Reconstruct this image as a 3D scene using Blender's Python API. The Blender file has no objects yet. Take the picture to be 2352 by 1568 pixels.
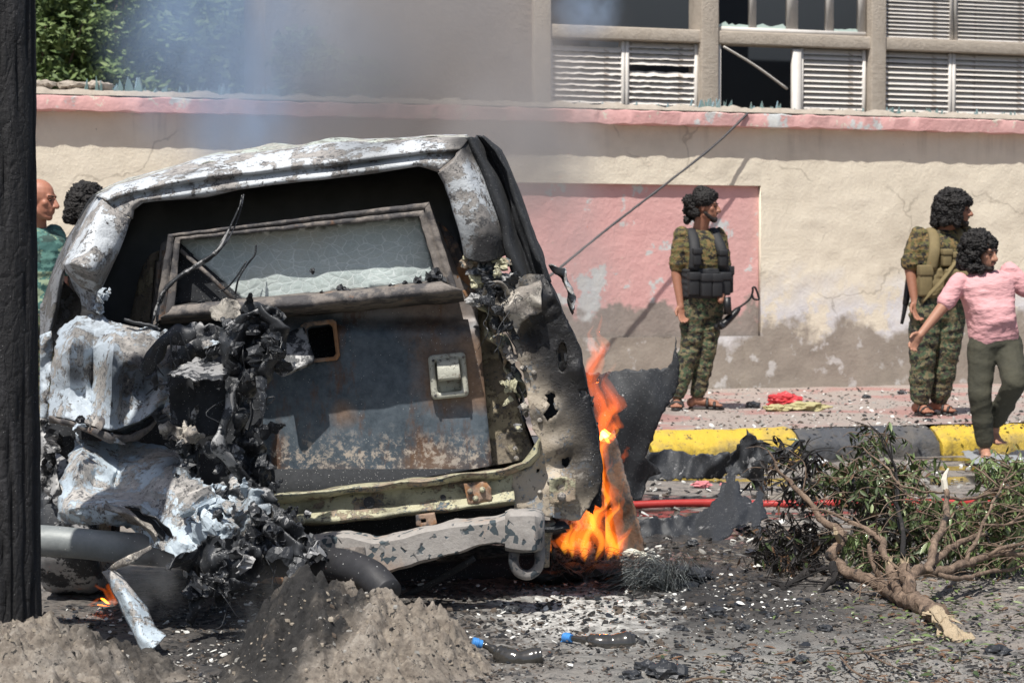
import bpy, bmesh, math, random
import numpy as np
from mathutils import Vector, Matrix, noise, geometry, Quaternion
R = random.Random(7)
SC = bpy.context.scene
COL = SC.collection
# ------------------------------------------------------------------ camera, sky, sun, exposure
CAM_H = 1.27
F = 5200.0            # focal length measured in units of the 2352 wide photograph
CU, CV = 1176.0, 784.0
PITCH = math.atan(163.0 / F)
cd = bpy.data.cameras.new('camera'); cam = bpy.data.objects.new('camera', cd); COL.objects.link(cam)
cd.sensor_width = 36; cd.lens = F / 2352 * 36; cd.clip_start = 0.1; cd.clip_end = 3000
cam.location = (0, 0, CAM_H); cam.rotation_euler = (math.radians(90) - PITCH, 0, 0)
cd.dof.use_dof = True; cd.dof.focus_distance = 8.4; cd.dof.aperture_fstop = 9.0
SC.camera = cam
SUN_DIR = Vector((0.17, 0.46, -0.86)).normalized()
w = bpy.data.worlds.new("World"); SC.world = w; w.use_nodes = True
nt = w.node_tree; nt.nodes.clear()
sky = nt.nodes.new('ShaderNodeTexSky'); sky.sky_type = 'NISHITA'; sky.sun_disc = False
sky.sun_elevation = math.asin(-SUN_DIR.z); sky.sun_rotation = math.atan2(-SUN_DIR.x, -SUN_DIR.y) % (2 * math.pi)
sky.dust_density = 2.0
bg = nt.nodes.new('ShaderNodeBackground'); bg.inputs['Strength'].default_value = 0.072
wo = nt.nodes.new('ShaderNodeOutputWorld')
nt.links.new(sky.outputs[0], bg.inputs[0]); nt.links.new(bg.outputs[0], wo.inputs[0])
sd = bpy.data.lights.new('sun', 'SUN'); so = bpy.data.objects.new('sun', sd); COL.objects.link(so)
sd.energy = 4.1; sd.angle = math.radians(0.53); sd.color = (1.0, 0.955, 0.88)
so.rotation_euler = SUN_DIR.to_track_quat('-Z', 'Y').to_euler(); so.location = (-3, -9, 18)
vs = SC.view_settings; SC.display_settings.display_device = 'sRGB'
vs.view_transform = 'Standard'; vs.look = 'None'; vs.gamma = 1; vs.use_curve_mapping = False; vs.exposure = 0.42
cy = SC.cycles
cy.use_denoising = True; cy.max_bounces = 7; cy.diffuse_bounces = 3; cy.glossy_bounces = 3
cy.transmission_bounces = 4; cy.volume_bounces = 1; cy.transparent_max_bounces = 24
cy.volume_step_rate = 1.0; cy.volume_max_steps = 96; cy.sample_clamp_indirect = 6

# ------------------------------------------------------------------ placing helpers
cP, sP = math.cos(PITCH), math.sin(PITCH)
def ray(u, v):
    a = (u - CU) / F; b = (CV - v) / F
    return Vector((a, cP + b * sP, -sP + b * cP))
def P(u, v, Y):
    d = ray(u, v); t = Y / d.y
    return Vector((d.x * t, Y, CAM_H + d.z * t))
def G(u, v, z=0.0):
    d = ray(u, v); t = (z - CAM_H) / d.z
    return Vector((d.x * t, d.y * t, z))
def ppm(Y): return F / Y       # photo units per metre at depth Y
WM = {}
def tagged(o, label=None, cat=None, group=None, kind=None):
    if label: o['label'] = label
    if cat: o['category'] = cat
    if group: o['group'] = group
    if kind: o['kind'] = kind
    return o
def empty(name, loc, label, cat, group=None, rz=0.0):
    o = bpy.data.objects.new(name, None); COL.objects.link(o)
    o.location = loc; o.rotation_euler = (0, 0, rz); o.empty_display_size = .1
    WM[o] = Matrix.Translation(Vector(loc)) @ Matrix.Rotation(rz, 4, 'Z')
    return tagged(o, label, cat, group)
def mk(name, verts, faces, mat, parent=None, smooth=True, thick=0, local=False, label=None, bevel=0, kind=None, cat=None, group=None, mi=None, sharp=None):
    """one mesh object; verts in world coordinates (or in the parent's own when local)"""
    V = [Vector(v) for v in verts]
    if parent is not None and not local:
        inv = WM[parent].inverted(); V = [inv @ v for v in V]
    n = max(1, len(V))
    c = Vector((sum(v.x for v in V) / n, sum(v.y for v in V) / n, sum(v.z for v in V) / n))
    if parent is None: c.z = min(v.z for v in V)
    me = bpy.data.meshes.new(name)
    me.from_pydata([(v - c)[:] for v in V], [], faces)
    mats = mat if isinstance(mat, (list, tuple)) else [mat]
    for m in mats: me.materials.append(m)
    if mi is not None: me.polygons.foreach_set('material_index', mi)
    me.polygons.foreach_set('use_smooth', [smooth] * len(me.polygons))
    me.validate(); me.update()
    if sharp and smooth: me.set_sharp_from_angle(angle=math.radians(sharp))
    o = bpy.data.objects.new(name, me); COL.objects.link(o); o.location = c
    if parent is not None:
        o.parent = parent; WM[o] = WM[parent] @ Matrix.Translation(c)
    else: WM[o] = Matrix.Translation(c)
    if thick:
        m = o.modifiers.new('thick', 'SOLIDIFY'); m.thickness = thick; m.offset = 0; m.use_rim = True
    if bevel:
        m = o.modifiers.new('bevel', 'BEVEL'); m.width = bevel; m.segments = 2; m.limit_method = 'ANGLE'
    return tagged(o, label, cat, group, kind)
def dup(o, parent=None, loc=None):
    c = o.copy(); COL.objects.link(c)
    if parent is not None: c.parent = parent
    if loc is not None: c.location = loc
    return c
def nz(p, s, k=0.0): return noise.noise(Vector((p[0] * s + k, p[1] * s + k * 1.3, p[2] * s - k)))
def fbm(p, s, k=0.0, o=4): return noise.fractal(Vector((p[0] * s + k, p[1] * s + k * 1.3, p[2] * s - k)), 1.0, 2.0, o)
def ridge(p, s, k=0.0):
    a = 1 - abs(nz(p, s, k)) * 2.2; b = 1 - abs(nz(p, s * 2.3, k + 5)) * 2.2
    return a + .4 * b
_FD = [(Vector((math.cos(a), .5 * math.sin(a * 2.3), math.sin(a))).normalized(), f, a * 5) for a, f in ((.3, 1.0), (1.25, 1.35), (2.2, .8), (2.9, 1.8), (.8, 2.4), (1.8, 3.3))]
def fold(p, s, k=0.0):
    """sharp straight creases, as in crushed sheet metal; about 0..1"""
    p = Vector(p) * s; w_ = Vector((noise.noise(p * .7 + Vector((k, 0, 0))), noise.noise(p * .7 + Vector((0, k + 9, 0))), noise.noise(p * .7 + Vector((0, 0, k + 4))))) * .38; q = p + w_; t = 0; n = 0
    for d, f, ph in _FD:
        x = q.dot(d) * f + ph + k * 1.7; t += abs((x % 1.0) * 2 - 1) / f; n += 1 / f
    return t / n
def box_v(x0, x1, y0, y1, z0, z1):
    v = [(x0, y0, z0), (x1, y0, z0), (x1, y1, z0), (x0, y1, z0), (x0, y0, z1), (x1, y0, z1), (x1, y1, z1), (x0, y1, z1)]
    f = [(0, 3, 2, 1), (4, 5, 6, 7), (0, 1, 5, 4), (1, 2, 6, 5), (2, 3, 7, 6), (3, 0, 4, 7)]
    return v, f
class MB:
    def __init__(s): s.v = []; s.f = []; s.m = []
    def add(s, v, f, m=0):
        k = len(s.v); s.v += [Vector(a) for a in v]; s.f += [tuple(i + k for i in q) for q in f]; s.m += [m] * len(f); return s
    def box(s, *a, m=0): return s.add(*box_v(*a), m)
    def build(s, name, mat, parent=None, **k): return mk(name, s.v, s.f, mat, parent, mi=s.m if isinstance(mat, (list, tuple)) else None, **k)
# polygon sheets ------------------------------------------------------------
def pip(px, py, poly):
    ins = np.zeros(px.shape, bool); n = len(poly); j = n - 1
    for i in range(n):
        xi, yi = poly[i]; xj, yj = poly[j]
        c = ((yi > py) != (yj > py)) & (px < (xj - xi) * (py - yi) / ((yj - yi) or 1e-9) + xi)
        ins ^= c; j = i
    return ins
def jagged(poly, step, jag, seed=0, closed=True):
    out = []; n = len(poly)
    for i in range(n if closed else n - 1):
        a = poly[i]; b = poly[(i + 1) % n]; L = math.hypot(b[0] - a[0], b[1] - a[1]); k = max(1, int(L / step))
        for t in range(k):
            x = a[0] + (b[0] - a[0]) * t / k; y = a[1] + (b[1] - a[1]) * t / k
            if t or jag:
                q = Vector((x * .11 / max(step / 10, 1), y * .11 / max(step / 10, 1), seed * 3.1))
                x += noise.noise(q) * 2 * jag; y += noise.noise(q + Vector((7, 3, 1))) * 2 * jag
            out.append((x, y))
    return out
def sheet(name, poly, Yf, mat, parent=None, cell=10, holes=(), jag=0, seed=0, thick=.004, amp=0, ps=None, **kw):
    """crumpled metal sheet: outline in photo units, real depth from Yf(u,v)"""
    o = jagged(poly, cell, jag, seed)
    hs = [jagged(h, max(3, cell * .5), jag * 1.3, seed + 9) for h in holes]
    us = [p[0] for p in o]; vs_ = [p[1] for p in o]
    gu = np.arange(min(us) + cell * .5, max(us), cell); gv = np.arange(min(vs_) + cell * .5, max(vs_), cell * .87)
    U, Vv = np.meshgrid(gu, gv); U[1::2] += cell * .5
    rs = np.random.RandomState(seed); U = U + rs.uniform(-.15, .15, U.shape) * cell; Vv = Vv + rs.uniform(-.15, .15, U.shape) * cell
    U = U.ravel(); Vv = Vv.ravel(); k = pip(U, Vv, o)
    for h in hs: k &= ~pip(U, Vv, h)
    pts = [Vector(p) for p in o]; edges = [(i, (i + 1) % len(o)) for i in range(len(o))]
    for h in hs:
        b = len(pts); pts += [Vector(p) for p in h]; edges += [(b + i, b + (i + 1) % len(h)) for i in range(len(h))]
    bnd = np.array([p[:] for p in pts])
    qu, qv = U[k], Vv[k]
    d = np.min(np.hypot(qu[:, None] - bnd[None, :, 0], qv[:, None] - bnd[None, :, 1]), axis=1)
    kk = d > cell * .45
    pts += [Vector((a, b)) for a, b in zip(qu[kk], qv[kk])]
    r = geometry.delaunay_2d_cdt(pts, edges, [], 0, 1e-4)
    nv = r[0]; fs = r[2]
    cx = np.array([sum(nv[i][0] for i in f) / 3 for f in fs]); cyv = np.array([sum(nv[i][1] for i in f) / 3 for f in fs])
    k = pip(cx, cyv, o)
    for h in hs: k &= ~pip(cx, cyv, h)
    V3 = []
    for p in nv:
        Y = Yf(p[0], p[1])
        if amp: Y += amp * 1.35 * (fold((p[0], p[1], 0), (ps or .012) * .8, seed * 1.7) - .5)
        V3.append(P(p[0], p[1], Y))
    return mk(name, V3, [tuple(f) for f, q in zip(fs, k) if q], mat, parent, thick=thick, **kw)
def resample(pl, n):
    pl = [Vector(p) for p in pl]; L = [0]
    for a, b in zip(pl, pl[1:]): L.append(L[-1] + (b - a).length)
    out = []; j = 0
    for i in range(n):
        t = L[-1] * i / (n - 1)
        while j < len(L) - 2 and L[j + 1] < t: j += 1
        s = (t - L[j]) / max(1e-9, L[j + 1] - L[j]); out.append(pl[j].lerp(pl[j + 1], min(1, max(0, s))))
    return out
def spline(pl, n):
    """Catmull-Rom through points, n samples"""
    pl = [Vector(p) for p in pl]
    if len(pl) < 3: return resample(pl, n)
    q = [pl[0] * 2 - pl[1]] + pl + [pl[-1] * 2 - pl[-2]]; out = []
    m = len(pl) - 1
    for i in range(n):
        t = m * i / (n - 1); k = min(m - 1, int(t)); t -= k
        a, b, c, d = q[k:k + 4]
        out.append(.5 * ((2 * b) + (c - a) * t + (2 * a - 5 * b + 4 * c - d) * t * t + (3 * b - a - 3 * c + d) * t ** 3))
    return out
def loft(name, rows, mat, parent=None, n=60, m=3, tear=0, lin=False, amp=0, s=3, seed=0, thick=.004, world=False, **kw):
    """rows = list of (polyline of photo units, Y or list of Y); smooth across"""
    R3 = []
    for r in rows:
        if world: pl = [Vector(p) for p in r]
        else:
            pts, Y = r
            pl = [P(p[0], p[1], (p[2] if len(p) > 2 else (Y[i] if isinstance(Y, (list, tuple)) else Y))) for i, p in enumerate(pts)]
        R3.append(resample(pl, n))
    V = []; cols = []
    for i in range(n): cols.append([R3[q][i].lerp(R3[q + 1][i], t / m) for q in range(len(rows) - 1) for t in range(m)] + [R3[-1][i]] if lin else spline([r[i] for r in R3], (len(rows) - 1) * m + 1) if m > 1 else [r[i] for r in R3])
    k = len(cols[0]); Fs = []
    if tear:
        for i in range(n):
            for a_, b_, dd in ((0, 1, 1), (k - 1, k - 2, 3)): cols[i][a_] = cols[i][a_] + (cols[i][a_] - cols[i][b_]).normalized() * tear * (abs(nz(cols[i][a_], 9, seed + dd)) * 2 - .5 + nz(cols[i][a_], 30, seed + dd))
        for j in range(k):
            for a_, b_, dd in ((0, 1, 5), (n - 1, n - 2, 7)): cols[a_][j] = cols[a_][j] + (cols[a_][j] - cols[b_][j]).normalized() * tear * (abs(nz(cols[a_][j], 9, seed + dd)) * 2 - .5 + nz(cols[a_][j], 30, seed + dd))
    for i in range(n):
        for p in cols[i]:
            if amp: p = p + Vector((nz(p, s, seed), nz(p, s, seed + 4) * 1.5, nz(p, s, seed + 8))) * amp
            V.append(p)
    for i in range(n - 1):
        for j in range(k - 1): Fs.append((i * k + j, i * k + j + 1, (i + 1) * k + j + 1, (i + 1) * k + j))
    return mk(name, V, Fs, mat, parent, thick=thick, **kw)
def tube_v(path, radii, seg=8, cap=True, rough=0, rs=8, seed=0, flat=1.0, twist=0):
    path = [Vector(p) for p in path]; n = len(path)
    if not isinstance(radii, (list, tuple)): radii = [radii] * n
    elif len(radii) != n:
        radii = [radii[min(len(radii) - 1, int(i / (n - 1) * (len(radii) - 1)))] * (1 - (i / (n - 1) * (len(radii) - 1)) % 1) + radii[min(len(radii) - 1, int(i / (n - 1) * (len(radii) - 1)) + 1)] * ((i / (n - 1) * (len(radii) - 1)) % 1) for i in range(n)]
    t0 = (path[1] - path[0]).normalized(); up = Vector((0, 0, 1)) if abs(t0.z) < .9 else Vector((0, 1, 0))
    a = t0.cross(up).normalized(); V = []; Fs = []
    for i, p in enumerate(path):
        t = (path[min(n - 1, i + 1)] - path[max(0, i - 1)]).normalized()
        a = (a - t * a.dot(t)); a = a.normalized() if a.length > 1e-6 else t.orthogonal().normalized(); b = t.cross(a)
        for j in range(seg):
            th = 2 * math.pi * j / seg + twist * i; q = p + (a * math.cos(th) + b * math.sin(th) * flat) * radii[i]
            if rough: q += (q - p) * rough * nz(q, rs, seed)
            V.append(q)
    for i in range(n - 1):
        for j in range(seg): Fs.append((i * seg + j, i * seg + (j + 1) % seg, (i + 1) * seg + (j + 1) % seg, (i + 1) * seg + j))
    if cap: Fs.append(tuple(reversed(range(seg)))); Fs.append(tuple((n - 1) * seg + j for j in range(seg)))
    return V, Fs
def tube(name, path, radii, mat, parent=None, seg=8, n=None, smooth=True, rough=0, rs=8, seed=0, flat=1.0, sm=True, twist=0, **kw):
    p = spline(path, n) if n else path
    v, f = tube_v(p, radii, seg, True, rough, rs, seed, flat, twist)
    return mk(name, v, f, mat, parent, smooth=sm, **kw)

# ------------------------------------------------------------------ material helpers
class N:
    def __init__(s, name, rough=.8, metal=0):
        s.mat = bpy.data.materials.new(name); s.mat.use_nodes = True; s.t = s.mat.node_tree; s.n = s.t.nodes
        s.b = s.n['Principled BSDF']; s.out = s.n['Material Output']; s.set('Roughness', rough); s.set('Metallic', metal)
        s._tc = None; s._pos = None; s._wn = {}
    def put(s, sock, v):
        if isinstance(v, bpy.types.NodeSocket): s.t.links.new(v, sock)
        elif isinstance(v, (tuple, list)) and len(v) == 3 and sock.type == 'RGBA': sock.default_value = (*v, 1)
        elif sock.type == 'RGBA' and isinstance(v, (int, float)): sock.default_value = (v, v, v, 1)
        else: sock.default_value = v
    def set(s, k, v): s.put(s.b.inputs[k], v)
    def obj(s):
        if not s._tc: s._tc = s.n.new('ShaderNodeTexCoord')
        return s._tc.outputs['Object']
    def pos(s):
        if not s._pos: s._pos = s.n.new('ShaderNodeNewGeometry').outputs['Position']
        return s._pos
    def mapv(s, v, scale=(1, 1, 1), loc=(0, 0, 0), rot=(0, 0, 0)):
        m = s.n.new('ShaderNodeMapping'); s.put(m.inputs[0], v); m.inputs['Scale'].default_value = scale; m.inputs['Location'].default_value = loc; m.inputs['Rotation'].default_value = rot
        return m.outputs[0]
    def noise(s, scale, detail=4, rough=.55, vec=None, dist=0):
        m = s.n.new('ShaderNodeTexNoise'); m.inputs['Scale'].default_value = scale; m.inputs['Detail'].default_value = detail
        m.inputs['Roughness'].default_value = rough; m.inputs['Distortion'].default_value = dist
        s.put(m.inputs['Vector'], vec if vec is not None else s.obj()); return m.outputs[0]
    def vor(s, scale, feat='F1', vec=None, out=0, rnd=1):
        m = s.n.new('ShaderNodeTexVoronoi'); m.feature = feat; m.inputs['Scale'].default_value = scale; m.inputs['Randomness'].default_value = rnd
        s.put(m.inputs['Vector'], vec if vec is not None else s.obj()); return m.outputs[out]
    def ramp(s, fac, st, interp='LINEAR'):
        m = s.n.new('ShaderNodeValToRGB'); m.color_ramp.interpolation = interp; e = m.color_ramp.elements
        for i, (p, c) in enumerate(st):
            q = e[i] if i < 2 else e.new(p); q.position = p
            c = (c, c, c) if isinstance(c, (int, float)) else c; q.color = (*c, 1)
        s.put(m.inputs[0], fac); return m.outputs[0]
    def thr(s, fac, a, b=None):
        b = a + .02 if b is None else b
        return s.ramp(fac, [(a, 0.0), (b, 1.0)]) if b > a else s.ramp(fac, [(b, 1.0), (a, 0.0)])
    def mix(s, fac, a, b, mode='MIX'):
        m = s.n.new('ShaderNodeMix'); m.data_type = 'RGBA'; m.blend_type = mode
        s.put(m.inputs[0], fac); s.put(m.inputs[6], a); s.put(m.inputs[7], b); return m.outputs[2]
    def math(s, op, a, b=0.0, c=None, clamp=False):
        m = s.n.new('ShaderNodeMath'); m.operation = op; m.use_clamp = clamp; s.put(m.inputs[0], a); s.put(m.inputs[1], b)
        if c is not None: s.put(m.inputs[2], c)
        return m.outputs[0]
    def sep(s, v):
        m = s.n.new('ShaderNodeSeparateXYZ'); s.put(m.inputs[0], v); return m.outputs
    def comb(s, x, y, z):
        m = s.n.new('ShaderNodeCombineXYZ'); s.put(m.inputs[0], x); s.put(m.inputs[1], y); s.put(m.inputs[2], z); return m.outputs[0]
    def blob(s, c, r, soft=.35, wob=.25, ws=4, k=(1, 1, 1)):
        """1 inside a soft noisy ellipsoid round the world point c (a stain)"""
        m = s.n.new('ShaderNodeVectorMath'); m.operation = 'SUBTRACT'; s.put(m.inputs[0], s.pos()); m.inputs[1].default_value = c
        q = s.n.new('ShaderNodeVectorMath'); q.operation = 'MULTIPLY'; s.put(q.inputs[0], m.outputs[0]); q.inputs[1].default_value = k
        l = s.n.new('ShaderNodeVectorMath'); l.operation = 'LENGTH'; s.put(l.inputs[0], q.outputs[0])
        d = s.math('DIVIDE', l.outputs['Value'], r)
        if ws not in s._wn: s._wn[ws] = s.math('SUBTRACT', s.noise(ws, 5, .6, s.pos()), .5)
        d = s.math('ADD', d, s.math('MULTIPLY', s._wn[ws], wob * 4))
        return s.ramp(d, [(max(0, 1 - soft), 1.0), (1.0, 0.0)])
    def bump(s, h, strength=.5, dist=.01):
        m = s.n.new('ShaderNodeBump'); m.inputs['Strength'].default_value = strength; m.inputs['Distance'].default_value = dist
        s.put(m.inputs['Height'], h)
        if s.b.inputs['Normal'].is_linked: s.t.links.new(s.b.inputs['Normal'].links[0].from_socket, m.inputs['Normal'])
        s.t.links.new(m.outputs[0], s.b.inputs['Normal'])
    def col(s, c): s.set('Base Color', c); return s
def plain(name, c, rough=.8, metal=0, var=.25, sc=20, bump=.3, bd=.004, spec=None):
    m = N(name, rough, metal); f = m.noise(sc, 6, .6)
    m.col(m.mix(f, tuple(x * (1 - var) for x in c), tuple(min(1, x * (1 + var)) for x in c)))
    if bump: m.bump(m.noise(sc * 2.5, 6, .65), bump, bd)
    if spec is not None: m.set('Specular IOR Level', spec)
    return m.mat
# ------------------------------------------------------------------ ground, pavement, kerb
def m_ground():
    m = N('dusty_charred_asphalt', .9); p = m.pos()
    big = m.noise(1.6, 6, .62, p); fine = m.noise(26, 8, .7, p); mid = m.noise(7, 6, .65, p)
    base = m.mix(fine, (.16, .135, .115), (.40, .36, .32)); base = m.mix(m.thr(mid, .42, .62), base, (.27, .25, .235))
    ch = m.thr(m.mix(.55, mid, fine), .50, .57)
    out = m.mix(m.math('MULTIPLY', ch, .75), base, (.035, .033, .033))
    # the soot under and round the wreck, and ash
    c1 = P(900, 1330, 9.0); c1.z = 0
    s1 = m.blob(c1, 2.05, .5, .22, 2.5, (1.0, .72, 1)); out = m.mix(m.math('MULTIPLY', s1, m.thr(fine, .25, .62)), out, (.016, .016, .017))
    c1 = G(1460, 1335); s1 = m.blob(c1, .62, .5, .3, 4, (1, .5, 1)); out = m.mix(s1, out, (.018, .018, .02))
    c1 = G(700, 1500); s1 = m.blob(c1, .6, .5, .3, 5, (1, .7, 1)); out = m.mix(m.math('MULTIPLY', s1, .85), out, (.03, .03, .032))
    c1 = G(1700, 1400); s1 = m.blob(c1, .9, .6, .35, 5, (1, .6, 1)); out = m.mix(m.math('MULTIPLY', s1, .75), out, (.035, .034, .034))
    c2 = G(1330, 1405); s2 = m.blob(c2, .42, .6, .45, 9, (1, .45, 1)); out = m.mix(m.math('MULTIPLY', s2, m.thr(fine, .36, .55)), out, (.62, .61, .58))
    c2 = G(1800, 1560); s2 = m.blob(c2, 1.0, .7, .3, 6, (1, .8, 1)); out = m.mix(m.math('MULTIPLY', s2, .45), out, (.36, .36, .34))
    fl = m.thr(m.vor(60, 'F1', p), .16, .13); out = m.mix(m.math('MULTIPLY', fl, m.thr(m.noise(4, 3, .5, p), .52, .6)), out, (.6, .6, .58))
    # wet road further back
    x = m.sep(p)
    wn = m.thr(m.math('ADD', m.noise(1.1, 4, .55, m.mapv(p, (.6, 1.3, 1))), m.ramp(m.math('DIVIDE', x[1], 20.0), [(.44, 0.0), (.50, .13), (.57, .05), (.60, .10), (.66, .05), (.70, .08), (.76, .09)])), .57, .60)
    wn = m.math('MULTIPLY', wn, m.thr(m.math('DIVIDE', x[1], 20.0), .46, .49))
    out = m.mix(m.math('MULTIPLY', wn, .8), out, (.03, .026, .024))
    m.col(out); m.set('Roughness', m.ramp(wn, [(0, .9), (1, .09)]))
    h = m.mix(.5, m.noise(90, 6, .7, p), m.noise(18, 8, .7, p)); dry = m.math('SUBTRACT', 1.0, wn)
    m.bump(m.math('MULTIPLY', h, dry), .9, .022); return m.mat
M_GROUND = m_ground()
def ground():
    ys = []; y = 4.2
    while y < 13: ys.append(y); y += .021 if y < 10.5 else .05
    while y < 1500: ys.append(y); y *= 1.06
    ts = np.linspace(-1, 1, 330); V = []; Fs = []
    for y in ys:
        wdt = max(3.4, .30 * y + 1.0) if y < 22 else y * .9
        for t in ts:
            x = t * wdt if y < 22 else t * wdt
            p = (x, y, 0)
            a = 1 if y < 11 else max(0, 1 - (y - 11) / 3)
            z = (fbm(p, 2.2, 3) * .014 + fbm(p, 11, 1, 5) * .010 + max(0, nz(p, 34, 2) - .2) * .014) * a
            V.append((x, y, z))
    k = len(ts)
    for i in range(len(ys) - 1):
        for j in range(k - 1): Fs.append((i * k + j, i * k + j + 1, (i + 1) * k + j + 1, (i + 1) * k + j))
    o = mk('road', V, Fs, M_GROUND, smooth=True, kind='structure', label='dusty asphalt road strewn with char and ash')
ground()
YAW = math.atan2(F, 15417 - CU)             # the wall runs away to the right
KB = G(1700, 1062); SIDE = .20
TX = Vector((math.cos(YAW), math.sin(YAW), 0)); TN = Vector((-math.sin(YAW), math.cos(YAW), 0))
def frame_at(pt): return Matrix.Translation(pt) @ Matrix.Rotation(YAW, 4, 'Z')
def onplane(u, v, org, off=0.0):
    """(s, z) in the wall's own axes, on the upright plane `off` metres behind org"""
    d = ray(u, v); o = org + TN * off; c = Vector((0, 0, CAM_H))
    t = (o - c).dot(TN) / d.dot(TN); q = c + d * t - org
    return q.dot(TX), q.z
WB = G(2000, 887, SIDE); WB.z = 0
# pavement
def m_side():
    m = N('worn_pink_paving', .9); p = m.obj(); f = m.noise(16, 7, .7); b = m.noise(1.3, 4, .6)
    c = m.mix(f, (.25, .21, .19), (.50, .43, .385)); c = m.mix(m.thr(b, .50, .60), c, m.mix(f, (.26, .15, .135), (.52, .30, .27)))
    c = m.mix(m.thr(m.noise(30, 6, .7), .60, .66), c, (.05, .047, .045)); c = m.mix(m.thr(m.vor(22), .12, .09), c, (.55, .53, .5))
    m.col(c); m.bump(m.noise(40, 6, .7), .8, .02); return m.mat
M_SIDE = m_side()
kd = (KB - WB).dot(TN)
V = []; Fs = []; ns, nd = 160, 60
for i in range(ns + 1):
    for j in range(nd + 1):
        s = -16 + 34 * i / ns; d = (kd + .165) + (-(kd + .165) + .0) * j / nd
        q = WB + TX * s + TN * d; V.append((q.x, q.y, SIDE + .004 + fbm(q, 3, 2) * .012))
for i in range(ns):
    for j in range(nd): a = i * (nd + 1) + j; Fs.append((a, a + nd + 1, a + nd + 2, a + 1))
mk('pavement', V, Fs, M_SIDE, kind='structure', label='worn pinkish pavement between kerb and compound wall')
q = [WB + TX * s + TN * d for s in (-16, 18) for d in (0, 60)]
V = [(a.x, a.y, SIDE - .02) for a in q]
mk('compound_yard', V, [(0, 2, 3, 1)], plain('yard_dirt', (.3, .25, .2)), kind='structure', label='bare yard behind the compound wall')
# kerb: a row of painted stones
def m_kerb(name, c, worn):
    m = N(name, .75); f = m.noise(9, 6, .65); k = m.mix(f, tuple(x * .8 for x in c), tuple(x * 1.12 for x in c))
    k = m.mix(m.thr(m.noise(14, 6, .75), .60, .66), k, worn)
    x = m.sep(m.obj()); k = m.mix(m.math('MULTIPLY', m.thr(m.noise(7, 6, .7), .44, .60), m.thr(m.math('ADD', x[2], .5), .55, .40)), k, (.03, .03, .03))
    k = m.mix(m.thr(m.noise(22, 7, .75), .59, .63), k, (.045, .043, .04)); k = m.mix(m.math('MULTIPLY', m.thr(m.noise(2.5, 7, .7), .46, .66), .55), k, (.20, .17, .13)); m.col(k); m.bump(m.noise(35, 5, .7), .8, .015); return m.mat
MK_Y = m_kerb('yellow_kerb_paint', (.66, .46, .05), (.38, .27, .08)); MK_B = m_kerb('black_kerb_paint', (.075, .08, .092), (.14, .13, .125))
kerb = empty('kerb', (KB.x, KB.y, 0), 'street kerb painted in alternating yellow and black blocks along the pavement', 'kerb', rz=YAW)
prof = [(0, -.03), (-.0, .085), (.012, .108), (.10, .178), (.15, .200), (.19, .206), (.19, -.03)]
def ks(u):
    return onplane(u, 1040, KB)[0]
edges = [(1500 - 500, 'b'), (1500, 'y'), (1845, 'b'), (2163, 'y'), (2480, 'b'), (2800, 'y')]
cuts = [ks(e[0]) for e in edges]
st = [(cuts[i], cuts[i + 1], edges[i][1]) for i in range(len(cuts) - 1)]
s = cuts[0]; L = cuts[2] - cuts[1]; c = 'y'
for i in range(7): st.append((s - L, s, c)); s -= L; c = 'b' if c == 'y' else 'y'
s = cuts[-1]; c = 'b'
for i in range(3): st.append((s, s + L, c)); s += L
for a, b, c in st:
    n = 60; V = []; Fs = []; k = len(prof)
    for i in range(n + 1):
        x = a + .010 + (b - a - .020) * i / n
        for (d, z) in prof:
            p = (x, d, z); o = fbm(p, 9, 2) * .014; e_ = .02 * max(0, 1 - min(i, n - i) / 1.5) * (.4 + abs(nz((a, d, z), 40, i))); V.append((x, d + o + (e_ if d < .1 else 0), z + fbm(p, 7, 8) * .009 - (e_ if z > .1 else 0) + .006 * math.sin(a * 7) if z > 0 else z))
    for i in range(n):
        for j in range(k - 1): Fs.append((i * k + j, (i + 1) * k + j, (i + 1) * k + j + 1, i * k + j + 1))
    Fs += [tuple(reversed(range(k))), tuple(n * k + j for j in range(k))]
    mk('kerbstone', V, Fs, MK_Y if c == 'y' else MK_B, kerb, local=True, sharp=50)
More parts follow.
